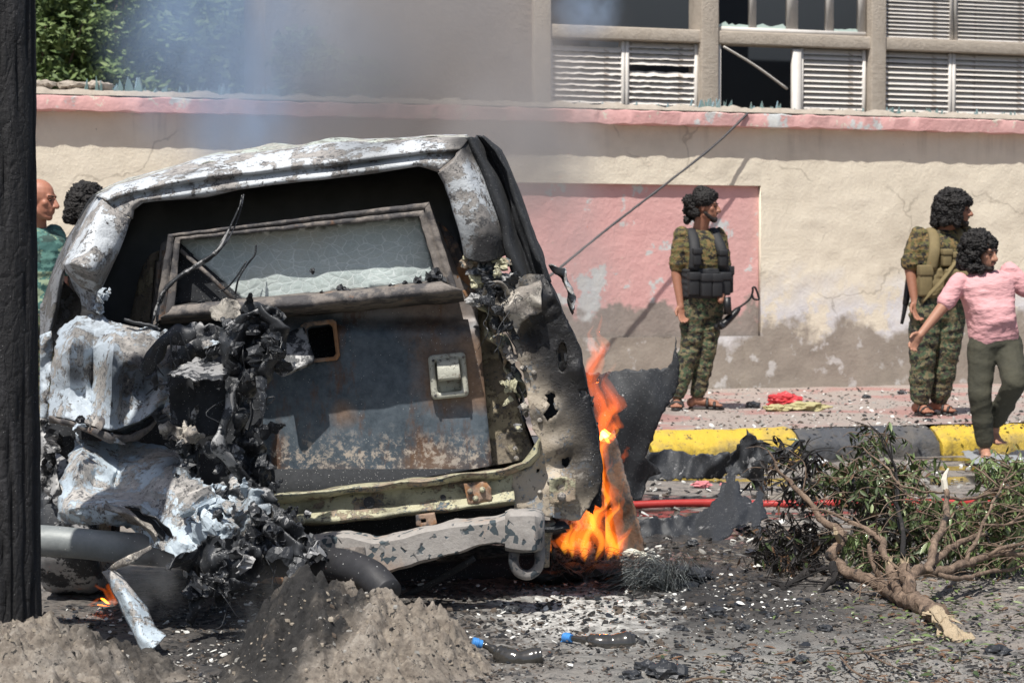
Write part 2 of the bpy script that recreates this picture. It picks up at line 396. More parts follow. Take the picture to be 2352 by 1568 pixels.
# ------------------------------------------------------------------ compound wall
wall = empty('compound_wall', (WB.x, WB.y, 0), 'long cream plaster compound wall with pink coping and recessed pink panel', 'wall', rz=YAW)
def m_wall():
    m = N('cream_stippled_plaster', .9); p = m.obj(); z = m.sep(m.pos())[2]; f = m.noise(6, 6, .6)
    c = m.mix(f, (.66, .595, .475), (.78, .715, .59))
    c = m.mix(m.thr(m.noise(1.1, 5, .6), .5, .72), c, (.56, .50, .40))
    h = m.math('ADD', z, m.math('MULTIPLY', m.math('SUBTRACT', m.noise(1.35, 7, .62), .5), 1.5))
    wpatch = m.math('MULTIPLY', m.thr(m.noise(2.2, 8, .68), .45, .50), m.ramp(m.math('DIVIDE', h, 2.0), [(.44, 1.0), (.66, 0.0)]))
    c = m.mix(wpatch, c, m.mix(f, (.56, .55, .56), (.72, .71, .72)))
    damp = m.ramp(m.math('DIVIDE', h, 2.0), [(.36, 1.0), (.43, 0.0)])
    dc = m.mix(m.noise(3.4, 8, .65), (.17, .145, .12), (.42, .37, .315)); dc = m.mix(m.thr(m.noise(5, 6, .6), .57, .63), dc, (.50, .48, .46))
    c = m.mix(damp, c, dc)
    # thin dark runs under the coping
    drip = m.math('MULTIPLY', m.thr(m.noise(1, 5, .7, m.mapv(p, (5, 1, .35))), .55, .75), m.thr(m.math('DIVIDE', z, 3.0), .74, .82)); c = m.mix(m.math('MULTIPLY', drip, .4), c, (.2, .18, .15))
    ck = m.n.new('ShaderNodeVectorMath'); ck.operation = 'ADD'; m.put(ck.inputs[0], p); n_ = m.n.new('ShaderNodeTexNoise'); n_.inputs['Scale'].default_value = 2.5; n_.inputs['Detail'].default_value = 6; m.put(n_.inputs[0], p); sc = m.n.new('ShaderNodeVectorMath'); sc.operation = 'SCALE'; m.put(sc.inputs[0], n_.outputs[1]); sc.inputs['Scale'].default_value = .5; m.put(ck.inputs[1], sc.outputs[0])
    cr = m.math('MULTIPLY', m.thr(m.vor(.9, 'DISTANCE_TO_EDGE', ck.outputs[0]), .010, .003), m.thr(m.noise(1.3, 3, .5), .50, .56)); c = m.mix(m.math('MULTIPLY', cr, .4), c, (.20, .17, .13))
    c = m.mix(m.thr(m.noise(26, 5, .6), .70, .73), c, (.30, .26, .21)); c = m.mix(m.math('MULTIPLY', m.thr(m.noise(3.2, 7, .7, m.mapv(p, (1, 1, .4))), .52, .75), .25), c, (.48, .42, .34))
    m.col(c); m.bump(m.mix(.5, m.noise(34, 6, .65), m.noise(9, 3, .5)), .6, .02); return m.mat
def m_pink(name='faded_pink_paint', low=0.0):
    m = N(name, .88); p = m.obj(); f = m.noise(4, 6, .6)
    c = m.mix(f, (.58, .31, .30), (.73, .43, .41)); c = m.mix(m.math('MULTIPLY', m.thr(m.noise(1.1, 6, .65), .42, .7), .35), c, (.50, .36, .33))
    c = m.mix(m.thr(m.noise(2.0, 8, .66), .56 if low else .60, .585 if low else .62), c, m.mix(m.noise(8, 4), (.46, .52, .56), (.60, .58, .54)))
    c = m.mix(m.thr(m.noise(11, 6, .7), .68, .70), c, (.6, .52, .42))
    if low:
        z = m.sep(m.pos())[2]; h = m.math('ADD', z, m.math('MULTIPLY', m.math('SUBTRACT', m.noise(2.6, 7, .6), .5), .9))
        c = m.mix(m.thr(h, low + .05, low - .02), c, m.mix(m.noise(5, 8, .65), (.15, .13, .115), (.40, .34, .30)))
    else:
        c = m.mix(m.thr(m.noise(9, 6, .7), .60, .64), c, (.62, .56, .47))
    m.col(c); m.bump(m.noise(20, 5, .6), .6, .015); return m.mat
M_WALL = m_wall(); M_PINKP = m_pink('pink_panel_paint', .93); M_PINK = m_pink()
M_CONC = N('rough_concrete', .9)
M_CONC.col(M_CONC.mix(M_CONC.noise(10, 7, .7), (.30, .25, .20), (.56, .50, .43))); M_CONC.bump(M_CONC.noise(35, 6, .7), .7, .02); M_CONC = M_CONC.mat
S0, S1 = -12.5, 9.0
ztop = onplane(2000, 299, WB)[1]; zt2 = onplane(2000, 268, WB, -.13)[1]
ps0 = onplane(1030, 600, WB)[0]; ps1, pz1 = onplane(1748, 427, WB); _, pz0 = onplane(1700, 772, WB)
def grid_wall(x0, x1, z0, z1, y, nx, nz_, amp=.008):
    V = []; Fs = []
    for i in range(nx + 1):
        for j in range(nz_ + 1):
            x = x0 + (x1 - x0) * i / nx; z = z0 + (z1 - z0) * j / nz_
            V.append((x, y + (fbm((x, 0, z), 6, 3) * amp), z))
    for i in range(nx):
        for j in range(nz_): a = i * (nz_ + 1) + j; Fs.append((a, a + nz_ + 1, a + nz_ + 2, a + 1))
    return V, Fs
b = MB()
for (x0, x1, z0, z1, nx, nz_) in ((S0, ps0, 0, ztop, 90, 50), (ps1, S1, 0, ztop, 120, 60), (ps0, ps1, 0, pz0, 60, 20), (ps0, ps1, pz1, ztop, 60, 26)):
    v, f = grid_wall(x0, x1, z0, z1, 0, nx, nz_); b.add(v, f)
b.box(S0, S1, .14, .2, 0, ztop)
b.box(ps0 - .0, ps0 + .001, -.0, .05, pz0, pz1); b.box(ps1, ps1 + .001, .002, .05, pz0, pz1); b.box(ps0, ps1, .002, .05, pz1, pz1 + .002); b.box(ps0, ps1, .002, .05, pz0 - .002, pz0)
b.build('plaster_face', M_WALL, wall, local=True)
v, f = grid_wall(ps0, ps1, pz0, pz1, .05, 70, 40, .004); mk('recessed_panel', v, f, M_PINKP, wall, local=True)
# coping
V = []; Fs = []; cp = [(.0, ztop - .004), (-.125, ztop + .0), (-.13, zt2 - .01), (-.12, zt2), (.24, zt2 + .03), (.24, ztop - .004)]; n = 420
for i in range(n + 1):
    x = S0 + (S1 - S0) * i / n
    for d, z in cp:
        p = (x, d * 2, z * 2); V.append((x, d + fbm(p, 9, 1) * .008, z + (fbm(p, 8, 5) * .013)))
k = len(cp); mi = []
for i in range(n):
    for j in range(k - 1): Fs.append((i * k + j, (i + 1) * k + j, (i + 1) * k + j + 1, i * k + j + 1)); mi.append(1 if j >= 3 else 0)
mk('coping', V, Fs, [M_PINK, M_CONC], wall, local=True, mi=mi, sharp=45)
def mortar():
    V = []; Fs = []; n = 520; 
    for i in range(n + 1):
        x = S0 + (S1 - S0) * i / n; h = .035 + .022 * nz((x, 0, 0), 6) + .012 * nz((x, 0, 0), 25)
        for d, z in ((-.112, 0), (-.09, h), (0, h * 1.5), (.16, h * 1.3), (.22, 0)): V.append((x, d + nz((x, d, 0), 20) * .012, zt2 + z + .01))
    for i in range(n):
        for j in range(4): Fs.append((i * 5 + j, (i + 1) * 5 + j, (i + 1) * 5 + j + 1, i * 5 + j + 1))
    mk('mortar_bed', V, Fs, M_CONC, wall, local=True)
mortar()
mg = N('green_bottle_glass', .12); mg.col((.30, .44, .44)); mg.set('Transmission Weight', .55); mg.set('IOR', 1.45); M_SHARD = mg.mat
def shard(x, h, r, seed):
    rr = random.Random(seed); w0 = r; V = []; dx = rr.uniform(-.3, .3) * h; t = .006
    q = [(-w0, 0), (w0, 0), (w0 * rr.uniform(.4, .9), h * rr.uniform(.4, .7)), (dx * .4 + w0 * .1, h), (-w0 * rr.uniform(.5, 1), h * rr.uniform(.3, .6))]
    a = rr.uniform(-.7, .7); ca, sa = math.cos(a), math.sin(a); d0 = rr.uniform(-.05, .12)
    for s in (-t, t):
        for (p, z) in q: V.append((x + p * ca - s * sa, d0 + p * sa + s * ca, zt2 + .02 + z))
    Fs = [(4, 3, 2, 1, 0), (5, 6, 7, 8, 9)] + [(i, (i + 1) % 5, 5 + (i + 1) % 5, 5 + i) for i in range(5)]
    return V, Fs
rr = random.Random(4); sx = []
for (u0, u1, n_, hh) in ((190, 330, 26, .115), (330, 470, 26, .07), (470, 640, 34, .085), (640, 880, 26, .075), (1560, 1800, 34, .085), (1800, 2040, 16, .045), (2040, 2350, 34, .06), (1280, 1560, 12, .045)):
    for i in range(n_):
        u = rr.uniform(u0, u1); sx.append((onplane(u, 200, WB)[0], hh * rr.uniform(.4, 1.5)))
for i, (x, h) in enumerate(sx):
    v, f = shard(x, h, rr.uniform(.012, .03), i); mk('glass_shard', v, f, M_SHARD, wall, local=True, smooth=False)
# stones and rubble lying on the wall at far left
rub = empty('rubble_pile', tuple((WB + TX * onplane(150, 190, WB)[0] + TN * .05)[:2]) + (zt2 + .055,), 'pale broken stones piled on top of the wall at the far left', 'rubble', rz=YAW)
for i in range(12):
    x = rr.uniform(-.42, .30); bm = bmesh.new(); bmesh.ops.create_icosphere(bm, subdivisions=2, radius=1)
    sx_, sy_, sz_ = rr.uniform(.06, .12), rr.uniform(.04, .08), rr.uniform(.02, .035)
    V = [(v.co.x * sx_ * (1 + .4 * nz(v.co, 1.5, i)) + x, v.co.y * sy_ + rr.uniform(0, .002), v.co.z * sz_ * (1 + .5 * nz(v.co, 2, i)) + .02 + rr.uniform(0, .04)) for v in bm.verts]
    bm.verts.index_update(); Fs = [tuple(v.index for v in f.verts) for f in bm.faces]; bm.free()
    mk('stone', V, Fs, M_CONC, rub, local=True, smooth=False)
# wire hanging off the wall toward the road
M_WIRE = plain('dark_wire', (.06, .06, .065), .6)
a = WB + TX * onplane(1702, 262, WB)[0] - TN * .14; a.z = zt2
a2 = P(1690, 275, (a.y) - .25)
def wpt(u, v, off):
    s_, z_ = onplane(u, v, WB, -off); q_ = WB + TX * s_ - TN * off; q_.z = z_; return q_
wp = [a, wpt(1640, 335, .20), wpt(1520, 430, .28), wpt(1400, 522, .36), wpt(1292, 610, .44), wpt(1180, 700, .52), wpt(1060, 800, .6), wpt(980, 900, .5)]
tube('hanging_cable', wp, .011, M_WIRE, seg=6, n=90, rough=.4, rs=40, label='thin dark cable hanging from the top of the wall down behind the wreck', cat='cable')
# ------------------------------------------------------------------ building behind the wall
BO = 3.2
m = N('stained_building_render', .92); f_ = m.noise(1.5, 7, .65); c = m.mix(f_, (.20, .165, .14), (.33, .275, .235)); c = m.mix(m.thr(m.noise(5, 6, .7), .5, .7), c, (.19, .15, .125)); m.col(c); m.bump(m.noise(20, 5, .6), .6, .03); M_BLD = m.mat
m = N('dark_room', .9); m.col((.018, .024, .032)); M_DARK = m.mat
m = N('weathered_white_slat', .6); c = m.mix(m.noise(3, 6, .65, m.mapv(m.obj(), (1, 1, 5))), (.50, .43, .36), (.80, .79, .78)); c = m.mix(m.thr(m.noise(7, 6, .7), .58, .66), c, (.25, .19, .14)); m.col(c); M_SLAT = m.mat
m = N('white_window_paint', .6); c = m.mix(m.noise(8, 6, .7), (.50, .46, .42), (.78, .76, .73)); m.col(c); M_WHT = m.mat
BB = WB + TN * BO
bld = empty('school_building', (BB.x, BB.y, 0), 'burnt concrete building behind the wall with rows of broken white louvre windows', 'building', rz=YAW)
def bs(u, v, off=0): return onplane(u, v, BB, off)
b = MB(); x0 = bs(610, 100)[0]; x1 = bs(1232, 100)[0]; 
v, f = grid_wall(x0, x1, 0, 7, 0, 60, 60, .01); b.add(v, f); b.box(x0, x0 + .02, .02, .9, 0, 7)
b.build('side_wall', M_BLD, bld, local=True)
xr = 9.5; zb = 1.2
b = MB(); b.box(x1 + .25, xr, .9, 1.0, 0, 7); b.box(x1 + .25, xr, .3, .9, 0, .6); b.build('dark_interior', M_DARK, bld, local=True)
def col_(u0, u1, v=150): return bs(u0, v)[0], bs(u1, v)[0]
b = []
for (u0, u1) in ((1222, 1262), (1606, 1646), (1996, 2030), (2420, 2460)):
    a, c = col_(u0, u1); q = MB().box(a, c, -.06, .28, 0, 7); q.build('column', M_CONC, bld, local=True, bevel=.015)
zA0 = bs(1420, 92)[1]; zA1 = bs(1420, 62)[1]
MB().box(col_(1262, 1263)[0], xr, -.03, .22, zA0, zA1).build('beam', M_CONC, bld, local=True, bevel=.012)
MB().box(col_(1262, 1263)[0], xr, -.02, .22, 0, 1.6).build('beam', M_CONC, bld, local=True, bevel=.012)
zC = bs(1420, -190)[1]; MB().box(x1, xr, -.03, .22, zC, zC + .25).build('beam', M_CONC, bld, local=True, bevel=.012)
zR = bs(1420, 250)[1] - .3
def louvre(u0, u1, zlo, zhi, n, wob=0, missing=(), tone=0):
    a = bs(u0, 150)[0]; c = bs(u1, 150)[0]
    w_ = empty_child('louvre_window', ((a + c) / 2, .06, zlo), bld)
    fr = MB(); t = .035; H = zhi - zlo; W2 = (c - a) / 2
    MB().box(-W2, -W2 + t, -.03, .05, 0, H).build('window_jamb', M_WHT, w_, local=True); MB().box(W2 - t, W2, -.03, .05, 0, H).build('window_jamb', M_WHT, w_, local=True)
    st_ = H / n; proto = None
    for i in range(n):
        if i in missing: continue
        if wob or proto is None:
            k = 26 if wob else 2; V = []; Fs = []
            for j in range(k):
                x = -W2 + t + (2 * W2 - 2 * t) * j / (k - 1)
                dz = wob * (nz((x, i * 3.3, 0), 9, i) + .6 * nz((x, i, 0), 22, i)) ; dy = wob * nz((x, i, 5), 7, i)
                for (yy, zz) in ((-.020, -.5), (-.014, -.5), (.034, .42), (.028, .46)): V.append((x, yy + dy, zz * st_ * .95 + dz))
            for j in range(k - 1):
                for q in range(4): Fs.append((j * 4 + q, j * 4 + (q + 1) % 4, (j + 1) * 4 + (q + 1) % 4, (j + 1) * 4 + q))
            Fs += [(0, 1, 2, 3), ((k - 1) * 4 + 3, (k - 1) * 4 + 2, (k - 1) * 4 + 1, (k - 1) * 4)]
            proto = mk('slat', V, [tuple(reversed(q)) for q in Fs], M_SLAT, w_, local=True, smooth=False); base = proto.location.copy(); proto.location = base + Vector((0, 0, st_ * (i + .5)))
        else:
            d = dup(proto, w_, base + Vector((0, 0, st_ * (i + .5)))); d.rotation_euler = (rr.uniform(-.12, .12), 0, 0)
def empty_child(name, loc, parent):
    o = bpy.data.objects.new(name, None); COL.objects.link(o); o.parent = parent; o.location = loc
    WM[o] = WM[parent] @ Matrix.Translation(Vector(loc)); return o
louvre(1264, 1438, zR, zA0 - .01, 17, .010, (16,)); louvre(1440, 1606, zR, zA0 - .01, 17, .010, (12,))
louvre(1842, 1992, zR, zA0 - .01, 17)
louvre(2030, 2190, zR, zA0 - .01, 17); louvre(2192, 2420, zR, zA0 - .01, 17)
louvre(2030, 2192, zA1 + .01, zC, 26); louvre(2196, 2420, zA1 + .01, zC, 26)
# broken casement above, open hole below
fr = empty_child('broken_window', (0, .05, 0), bld)
for (u0, u1) in ((1646, 1654), (1726, 1740), (1812, 1836), (1902, 1918), (1976, 1992)):
    a, c = col_(u0, u1, 40); MB().box(a, c, -.02, .03, zA1, zC).build('mullion', M_WHT, fr, local=True)
a, c = col_(1646, 1992, 60); MB().box(a, c, -.025, .03, zA1, zA1 + .05).build('sill_rail', M_WHT, fr, local=True)
mp = N('broken_pale_glass', .3); mp.col(mp.mix(mp.noise(7, 5), (.42, .60, .56), (.62, .68, .62))); MPG = mp.mat
for i, (u0, u1) in enumerate(((1656, 1724), (1742, 1810), (1920, 1975))):
    a, c = col_(u0, u1, 70); n = 9; V = []
    for s in (0, .01):
        for j in range(n + 1): V += [(a + (c - a) * j / n, s, zA1 + .045), (a + (c - a) * j / n, s, zA1 + .06 + .07 * abs(nz((j, i, 0), .8, i)) + .01)]
    k = 2 * (n + 1); Fs = []
    for j in range(n): q = 2 * j; Fs += [(q, q + 2, q + 3, q + 1), (k + q, k + q + 1, k + q + 3, k + q + 2), (q + 1, q + 3, k + q + 3, k + q + 1)]
    mk('broken_pane', V, Fs, MPG, fr, local=True, smooth=False)
a, c = col_(1648, 1656, 180); MB().box(a, c, 0, .06, 1.6, zA0).build('window_post', M_WHT, bld, local=True)
a, c = col_(1822, 1840, 180); MB().box(a, c, 0, .06, 1.6, zA0 - .03).build('window_post', M_WHT, bld, local=True)
pa = bs(1660, 108); pb = bs(1800, 206)
tube('hanging_strip', [WM[bld] @ Vector((pa[0], -.02, pa[1])), WM[bld] @ Vector(((pa[0] + pb[0]) / 2, -.05, (pa[1] + pb[1]) / 2 + .02)), WM[bld] @ Vector((pb[0], -.08, pb[1]))], .028, M_WHT, bld, seg=6, n=12, flat=.4)
# two storeys further
# ------------------------------------------------------------------ background trees
def leafmat(name, a, b):
    m = N(name, .6); m.col(m.mix(m.noise(1.8, 4), a, b)); m.set('Subsurface Weight', 0); return m.mat
LM = [leafmat('tree_leaf', (.045, .085, .024), (.13, .19, .055)), leafmat('tree_leaf_light', (.10, .16, .05), (.20, .26, .09))]
M_BARK = plain('tree_bark', (.16, .12, .09), .9, var=.4)
def tree(u, v, Y, rad, hgt, label, leaves, name='leafy_tree', ls=.07, seed=1):
    c = P(u, v, Y); rr = random.Random(seed); t = empty(name, (c.x, c.y, 0), label, 'tree', 'trees beyond the compound wall')
    tops = []; tr = MB()
    for k in range(7):
        a = rr.uniform(0, 6.28); q = Vector((c.x + math.cos(a) * rad * rr.uniform(.2, .75), c.y + math.sin(a) * rad * .6, c.z + rr.uniform(-.7, .8) * hgt * .6))
        base = Vector((c.x, c.y, max(.3, c.z - hgt) * .7)); m_ = base.lerp(q, .5) + Vector((rr.uniform(-.2, .2), 0, .1)) * rad
        vv, ff = tube_v(spline([Vector((c.x, c.y, 0)), base, m_, q], 12), [rad * .06, rad * .045, rad * .03, rad * .012], 6, True); tr.add(vv, ff); tops.append(q); tops.append(m_)
    tr.build('trunk', M_BARK, t)
    cl = []
    for k in range(int(60)):
        d = Vector((rr.gauss(0, 1), rr.gauss(0, 1), rr.gauss(0, 1))).normalized() * rr.uniform(.35, 1.0) ** .6
        cl.append((Vector((c.x + d.x * rad, c.y + d.y * rad * .8, c.z + d.z * hgt)), rr.uniform(.16, .34) * rad))
    V = []; Fs = []; mi = []
    for i in range(leaves):
        q, r_ = cl[rr.randrange(len(cl))]; mm = rr.random() < .4
        p = q + Vector((rr.gauss(0, .5), rr.gauss(0, .5), rr.gauss(0, .42))) * r_
        a = Vector((rr.gauss(0, 1), rr.gauss(0, 1), rr.gauss(0, .7))).normalized(); b_ = a.orthogonal().normalized() * .38; s = ls * rr.uniform(.6, 1.4)
        k = len(V); V += [p - a * s, p + b_ * s, p + a * s, p - b_ * s]; Fs.append((k, k + 1, k + 2, k + 3)); mi.append(1 if mm else 0)
    mk('crown', V, Fs, LM, t, smooth=False, mi=mi)
tree(250, 55, 27, 1.25, 1.35, 'largest leafy green tree behind the wall at upper left', 15000, seed=3, ls=.06)
tree(120, 120, 25.6, .75, .9, 'pale green tree nearest the charred pole above the wall', 9000, seed=5, ls=.055)
tree(415, 60, 30, 1.05, 1.5, 'smoke-veiled green tree between the big tree and the building', 14000, seed=8)
tree(560, 130, 29.5, .9, 1.0, 'tree mostly hidden in blue smoke over the wall', 9000, seed=11)
tree(700, 170, 20.6, .32, .40, 'small rounded bush against the burnt building wall, the taller of two', 4500, name='wall_bush', seed=13, ls=.035)
tree(835, 195, 20.7, .27, .24, 'lowest small bush above the wall, nearest the louvre windows', 3500, name='wall_bush', seed=17, ls=.035)
# ------------------------------------------------------------------ the burnt vehicle
YC = 8.6
def m_paint(name, paint, ash, th=.5, soot=(), under=(.12, .12, .125), rough=.42, specks=.55, sootall=0.0, clean=()):
    m = N(name, rough); p = m.pos(); n1 = m.noise(7, 8, .62, p); n2 = m.noise(30, 8, .7, p); n3 = m.noise(3.0, 5, .6, p)
    n2 = m.ramp(n2, [(.3, 0.0), (.7, 1.0)]); n4 = m.noise(75, 6, .7, p); a = m.mix(n2, tuple(x * .62 for x in ash), tuple(min(1, x * 1.3) for x in ash)); c = m.mix(n3, tuple(x * .82 for x in paint), paint)
    k = m.thr(m.mix(.42, n1, m.mix(.4, m.noise(22, 6, .65, p), n4)), th - .018, th + .008); c = m.mix(k, c, a)
    k2 = m.thr(m.mix(.5, m.noise(14, 8, .65, p), n4), .555, .575); c = m.mix(k2, c, under)
    sp = m.thr(m.noise(48, 6, .7, p), .60, .65); c = m.mix(m.math('MULTIPLY', sp, .8), c, (.04, .04, .045))
    k4 = m.thr(m.noise(5.5, 7, .65, p), .56 - sootall, .72 - sootall); c = m.mix(m.math('MULTIPLY', k4, .75), c, (.05, .047, .045))
    for (uvY, r, st) in soot:
        b = m.blob(P(*uvY), r, .6, .16, 6, (1, .35, 1)); c = m.mix(m.math('MULTIPLY', b, st), c, (.014, .014, .016))
    wh = m.thr(m.vor(95, 'F1', p), .115, .085); c = m.mix(m.math('MULTIPLY', wh, m.thr(m.noise(9, 3, .5, p), specks, specks + .05)), c, (.72, .72, .70))
    m.col(c); m.set('Roughness', m.mix(k, rough, .85)); m.bump(m.mix(.4, m.mix(k, 1.0, .3), n2), .9, .008); return m.mat
M_FRAME = m_paint('scorched_white_paint', (.66, .70, .74), (.36, .34, .325), .51, soot=[((640, 560, 8.6), .01, 1), ((1150, 610, 8.6), .28, 1.0), ((1075, 330, 8.7), .10, .85), ((830, 345, 8.6), .16, .45)])
M_FEND = m_paint('blistered_silver_paint', (.50, .57, .64), (.38, .36, .34), .52, soot=[((290, 870, 8.3), .13, .6), ((420, 800, 8.3), .16, .9), ((400, 880, 8.3), .08, .7), ((170, 860, 8.3), .05, .8)])
M_LOW = m_paint('crumpled_pale_blue_paint', (.52, .61, .69), (.46, .44, .42), .51, soot=[((680, 1205, 8.0), .24, .95), ((450, 1020, 8.2), .18, .85), ((150, 1210, 8.1), .05, .6), ((600, 1320, 7.9), .20, 1)], rough=.3)
M_SIDE2 = m_paint('smoked_grey_paint', (.22, .23, .25), (.12, .115, .11), .5)
M_QUAR = m_paint('baked_tan_primer', (.50, .43, .34), (.36, .30, .24), .55, soot=[((1310, 640, 8.7), .34, 1.0), ((1410, 860, 8.65), .31, 1.0), ((1345, 760, 8.65), .24, 1), ((1280, 790, 8.65), .19, .95), ((1310, 860, 8.65), .15, .8), ((1415, 980, 8.68), .30, 1.0), ((1410, 1070, 8.7), .20, .95), ((1150, 640, 8.6), .16, .95), ((1235, 955, 8.65), .05, .8), ((1340, 920, 8.6), .13, .75)], under=(.30, .33, .36), sootall=-.05)
M_OLIVE = m_paint('peeling_olive_paint', (.50, .48, .33), (.34, .27, .20), .53, under=(.09, .12, .14), sootall=.02)
M_ASHP = m_paint('ashy_torn_metal', (.52, .48, .42), (.30, .27, .24), .5, sootall=.06)
M_YASH = m_paint('yellow_ash_metal', (.42, .36, .25), (.26, .22, .17), .5, sootall=.03)
def m_char(name='charred_glossy_metal', gl=.32, ash=.60):
    m = N(name, gl); p = m.pos(); n1 = m.noise(9, 8, .62, p); n2 = m.noise(40, 7, .7, p)
    c = m.mix(n2, (.012, .014, .017), (.060, .064, .072)); k = m.thr(m.mix(.3, n1, n2), ash, ash + .03)
    c = m.mix(k, c, m.mix(n2, (.16, .16, .165), (.50, .50, .50))); wh = m.thr(m.vor(110, 'F1', p), .13, .10); c = m.mix(m.math('MULTIPLY', wh, .8), c, (.6, .6, .6))
    m.col(c); m.set('Roughness', m.mix(n1, gl, min(1, gl + .35))); m.set('Metallic', .25); m.bump(m.mix(.5, n1, n2), .5, .008); return m.mat
M_CHAR = m_char(); M_CHARA = m_char('charred_metal_with_ash', .4, .50); M_MATT = m_char('matt_soot_and_shade', .8, .68)  # the matt black also stands for shade in openings and under the car
def m_door():
    m = N('heat_blued_steel_plate', .45, .35); p = m.pos(); n1 = m.noise(4.5, 8, .62, p); n2 = m.noise(34, 8, .72, p); n3 = m.noise(8, 8, .7, m.mapv(p, (1, 1, .35)))
    c = m.mix(m.ramp(m.mix(.5, n1, n2), [(.35, 0.0), (.65, 1.0)]), (.040, .058, .078), (.15, .185, .22))
    x = m.sep(p); zt = P(800, 735, YC).z / 2
    edge = m.math('ADD', m.math('DIVIDE', x[2], 2.0), m.math('MULTIPLY', m.math('SUBTRACT', n1, .5), .12)); c = m.mix(m.thr(edge, zt - .015, zt + .015), c, m.mix(n2, (.15, .145, .15), (.33, .32, .32)))
    c = m.mix(m.thr(n3, .54, .66), c, m.mix(n2, (.05, .035, .028), (.22, .12, .075)))
    for q, r, k_ in (((1040, 860, 8.8), .19, .8), ((1105, 900, 8.8), .10, .75), ((1100, 800, 8.8), .10, .7), ((780, 1125, 8.8), .20, .8), ((1000, 1085, 8.8), .2, .7), ((1000, 700, 8.8), .22, .5), ((790, 950, 8.8), .07, .7), ((620, 1110, 8.8), .12, .8)):
        b = m.blob(P(*q), r, .7, .2, 9, (1, 1, 1.6 if q[1] > 1000 else 1)); c = m.mix(m.math('MULTIPLY', b, k_), c, m.mix(n2, (.07, .035, .02), (.48, .31, .20)))
    b = m.blob(P(930, 1108, 8.8), .55, .5, .2, 12, (.35, 1, 2.6)); c = m.mix(m.math('MULTIPLY', b, m.thr(n2, .50, .58)), c, (.48, .42, .36))
    wh = m.thr(m.vor(75, 'F1', p), .10, .075); c = m.mix(m.math('MULTIPLY', wh, m.thr(m.noise(12, 3, .5, p), .5, .56)), c, (.7, .7, .68))
    m.col(c); m.set('Roughness', m.mix(n1, .35, .75)); m.bump(n2, .35, .005); return m.mat
M_DOOR = m_door()
def m_rust(name='rusted_frame_steel', a=(.06, .055, .053), b_=(.34, .30, .27), rust=(.28, .16, .10), th=.60):
    m = N(name, .8); p = m.pos(); n1 = m.noise(10, 8, .65, p); n2 = m.noise(45, 7, .72, p)
    c = m.mix(n2, a, b_); c = m.mix(m.thr(n1, .47, .56), c, m.mix(n2, (.03, .028, .03), (.12, .115, .12))); c = m.mix(m.thr(m.noise(7, 8, .7, p), th, th + .07), c, m.mix(n2, tuple(x * .6 for x in rust), rust))
    m.col(c); m.bump(m.mix(.5, n1, n2), .8, .012); return m.mat
M_RUST = m_rust(); M_RUSTY = m_rust('orange_rust_steel', (.16, .10, .075), (.46, .33, .24), (.42, .22, .11), .48)
def m_bumper():
    m = N('chipped_grey_beam_paint', .8); p = m.pos(); n2 = m.noise(40, 7, .7, p); n1 = m.noise(5, 6, .6, p)
    c = m.mix(n2, (.22, .20, .185), (.44, .42, .40)); c = m.mix(m.thr(n1, .52, .64), c, m.mix(n2, (.24, .16, .12), (.44, .34, .27)))
    ch = m.math('MULTIPLY', m.thr(m.sep(m.vor(46, 'F1', p, 1))[0], .74, .76), m.thr(m.noise(10, 3, .5, p), .44, .48)); c = m.mix(ch, c, (.055, .075, .088))
    bl = m.blob(P(1200, 1270, 8.4), .16, .5, .2, 9); c = m.mix(m.math('MULTIPLY', bl, .8), c, (.03, .03, .035))
    m.col(c); m.bump(m.mix(.5, m.mix(ch, 1.0, 0.0), n2), .9, .01); return m.mat
M_BUMP = m_bumper()
def m_crack():
    m = N('crazed_laminated_glass', .12); p = m.pos(); q0 = m.mapv(p, (1, 1, 1.5)); va = m.n.new('ShaderNodeVectorMath'); va.operation = 'ADD'; nn = m.n.new('ShaderNodeTexNoise'); nn.inputs['Scale'].default_value = 9; m.put(nn.inputs[0], q0); vb = m.n.new('ShaderNodeVectorMath'); vb.operation = 'SCALE'; m.put(vb.inputs[0], nn.outputs[1]); vb.inputs['Scale'].default_value = .07; m.put(va.inputs[0], q0); m.put(va.inputs[1], vb.outputs[0]); q = va.outputs[0]
    e = m.vor(21, 'DISTANCE_TO_EDGE', q); e2 = m.vor(52, 'DISTANCE_TO_EDGE', q); n = m.noise(9, 6, .6, p)
    c = m.mix(n, (.36, .44, .44), (.58, .64, .62)); c = m.mix(m.thr(m.noise(2.2, 3, .5, p), .5, .7), c, (.56, .57, .52))
    c = m.mix(m.math('MULTIPLY', m.thr(e2, .10, .0), .45), c, (.62, .70, .70)); c = m.mix(m.math('MULTIPLY', m.thr(e, .05, .004), m.noise(7, 3, .5, p)), c, (.85, .90, .90))
    bl = m.blob(P(440, 640, 8.85), .16, .6, .2, 8); c = m.mix(bl, c, (.03, .03, .032)); bl = m.blob(P(1000, 600, 8.85), .07, .8, .25, 9, (1.5, 1, .6)); c = m.mix(m.math('MULTIPLY', bl, .6), c, (.25, .21, .16))
    m.col(c); m.bump(m.mix(.5, e, m.math('MULTIPLY', m.vor(38, 'F1', q), .4)), .45, .012); m.set('Roughness', .4); return m.mat
M_CRACK = m_crack()
cpos = P(780, 1360, 9.3)
car = empty('burnt_vehicle', (cpos.x, cpos.y, 0), 'burnt-out armoured vehicle with crumpled pale body and heat-blued rear door', 'vehicle')
def lift(pl, dv, du=0): return [(p[0] + du, p[1] + dv) for p in pl]
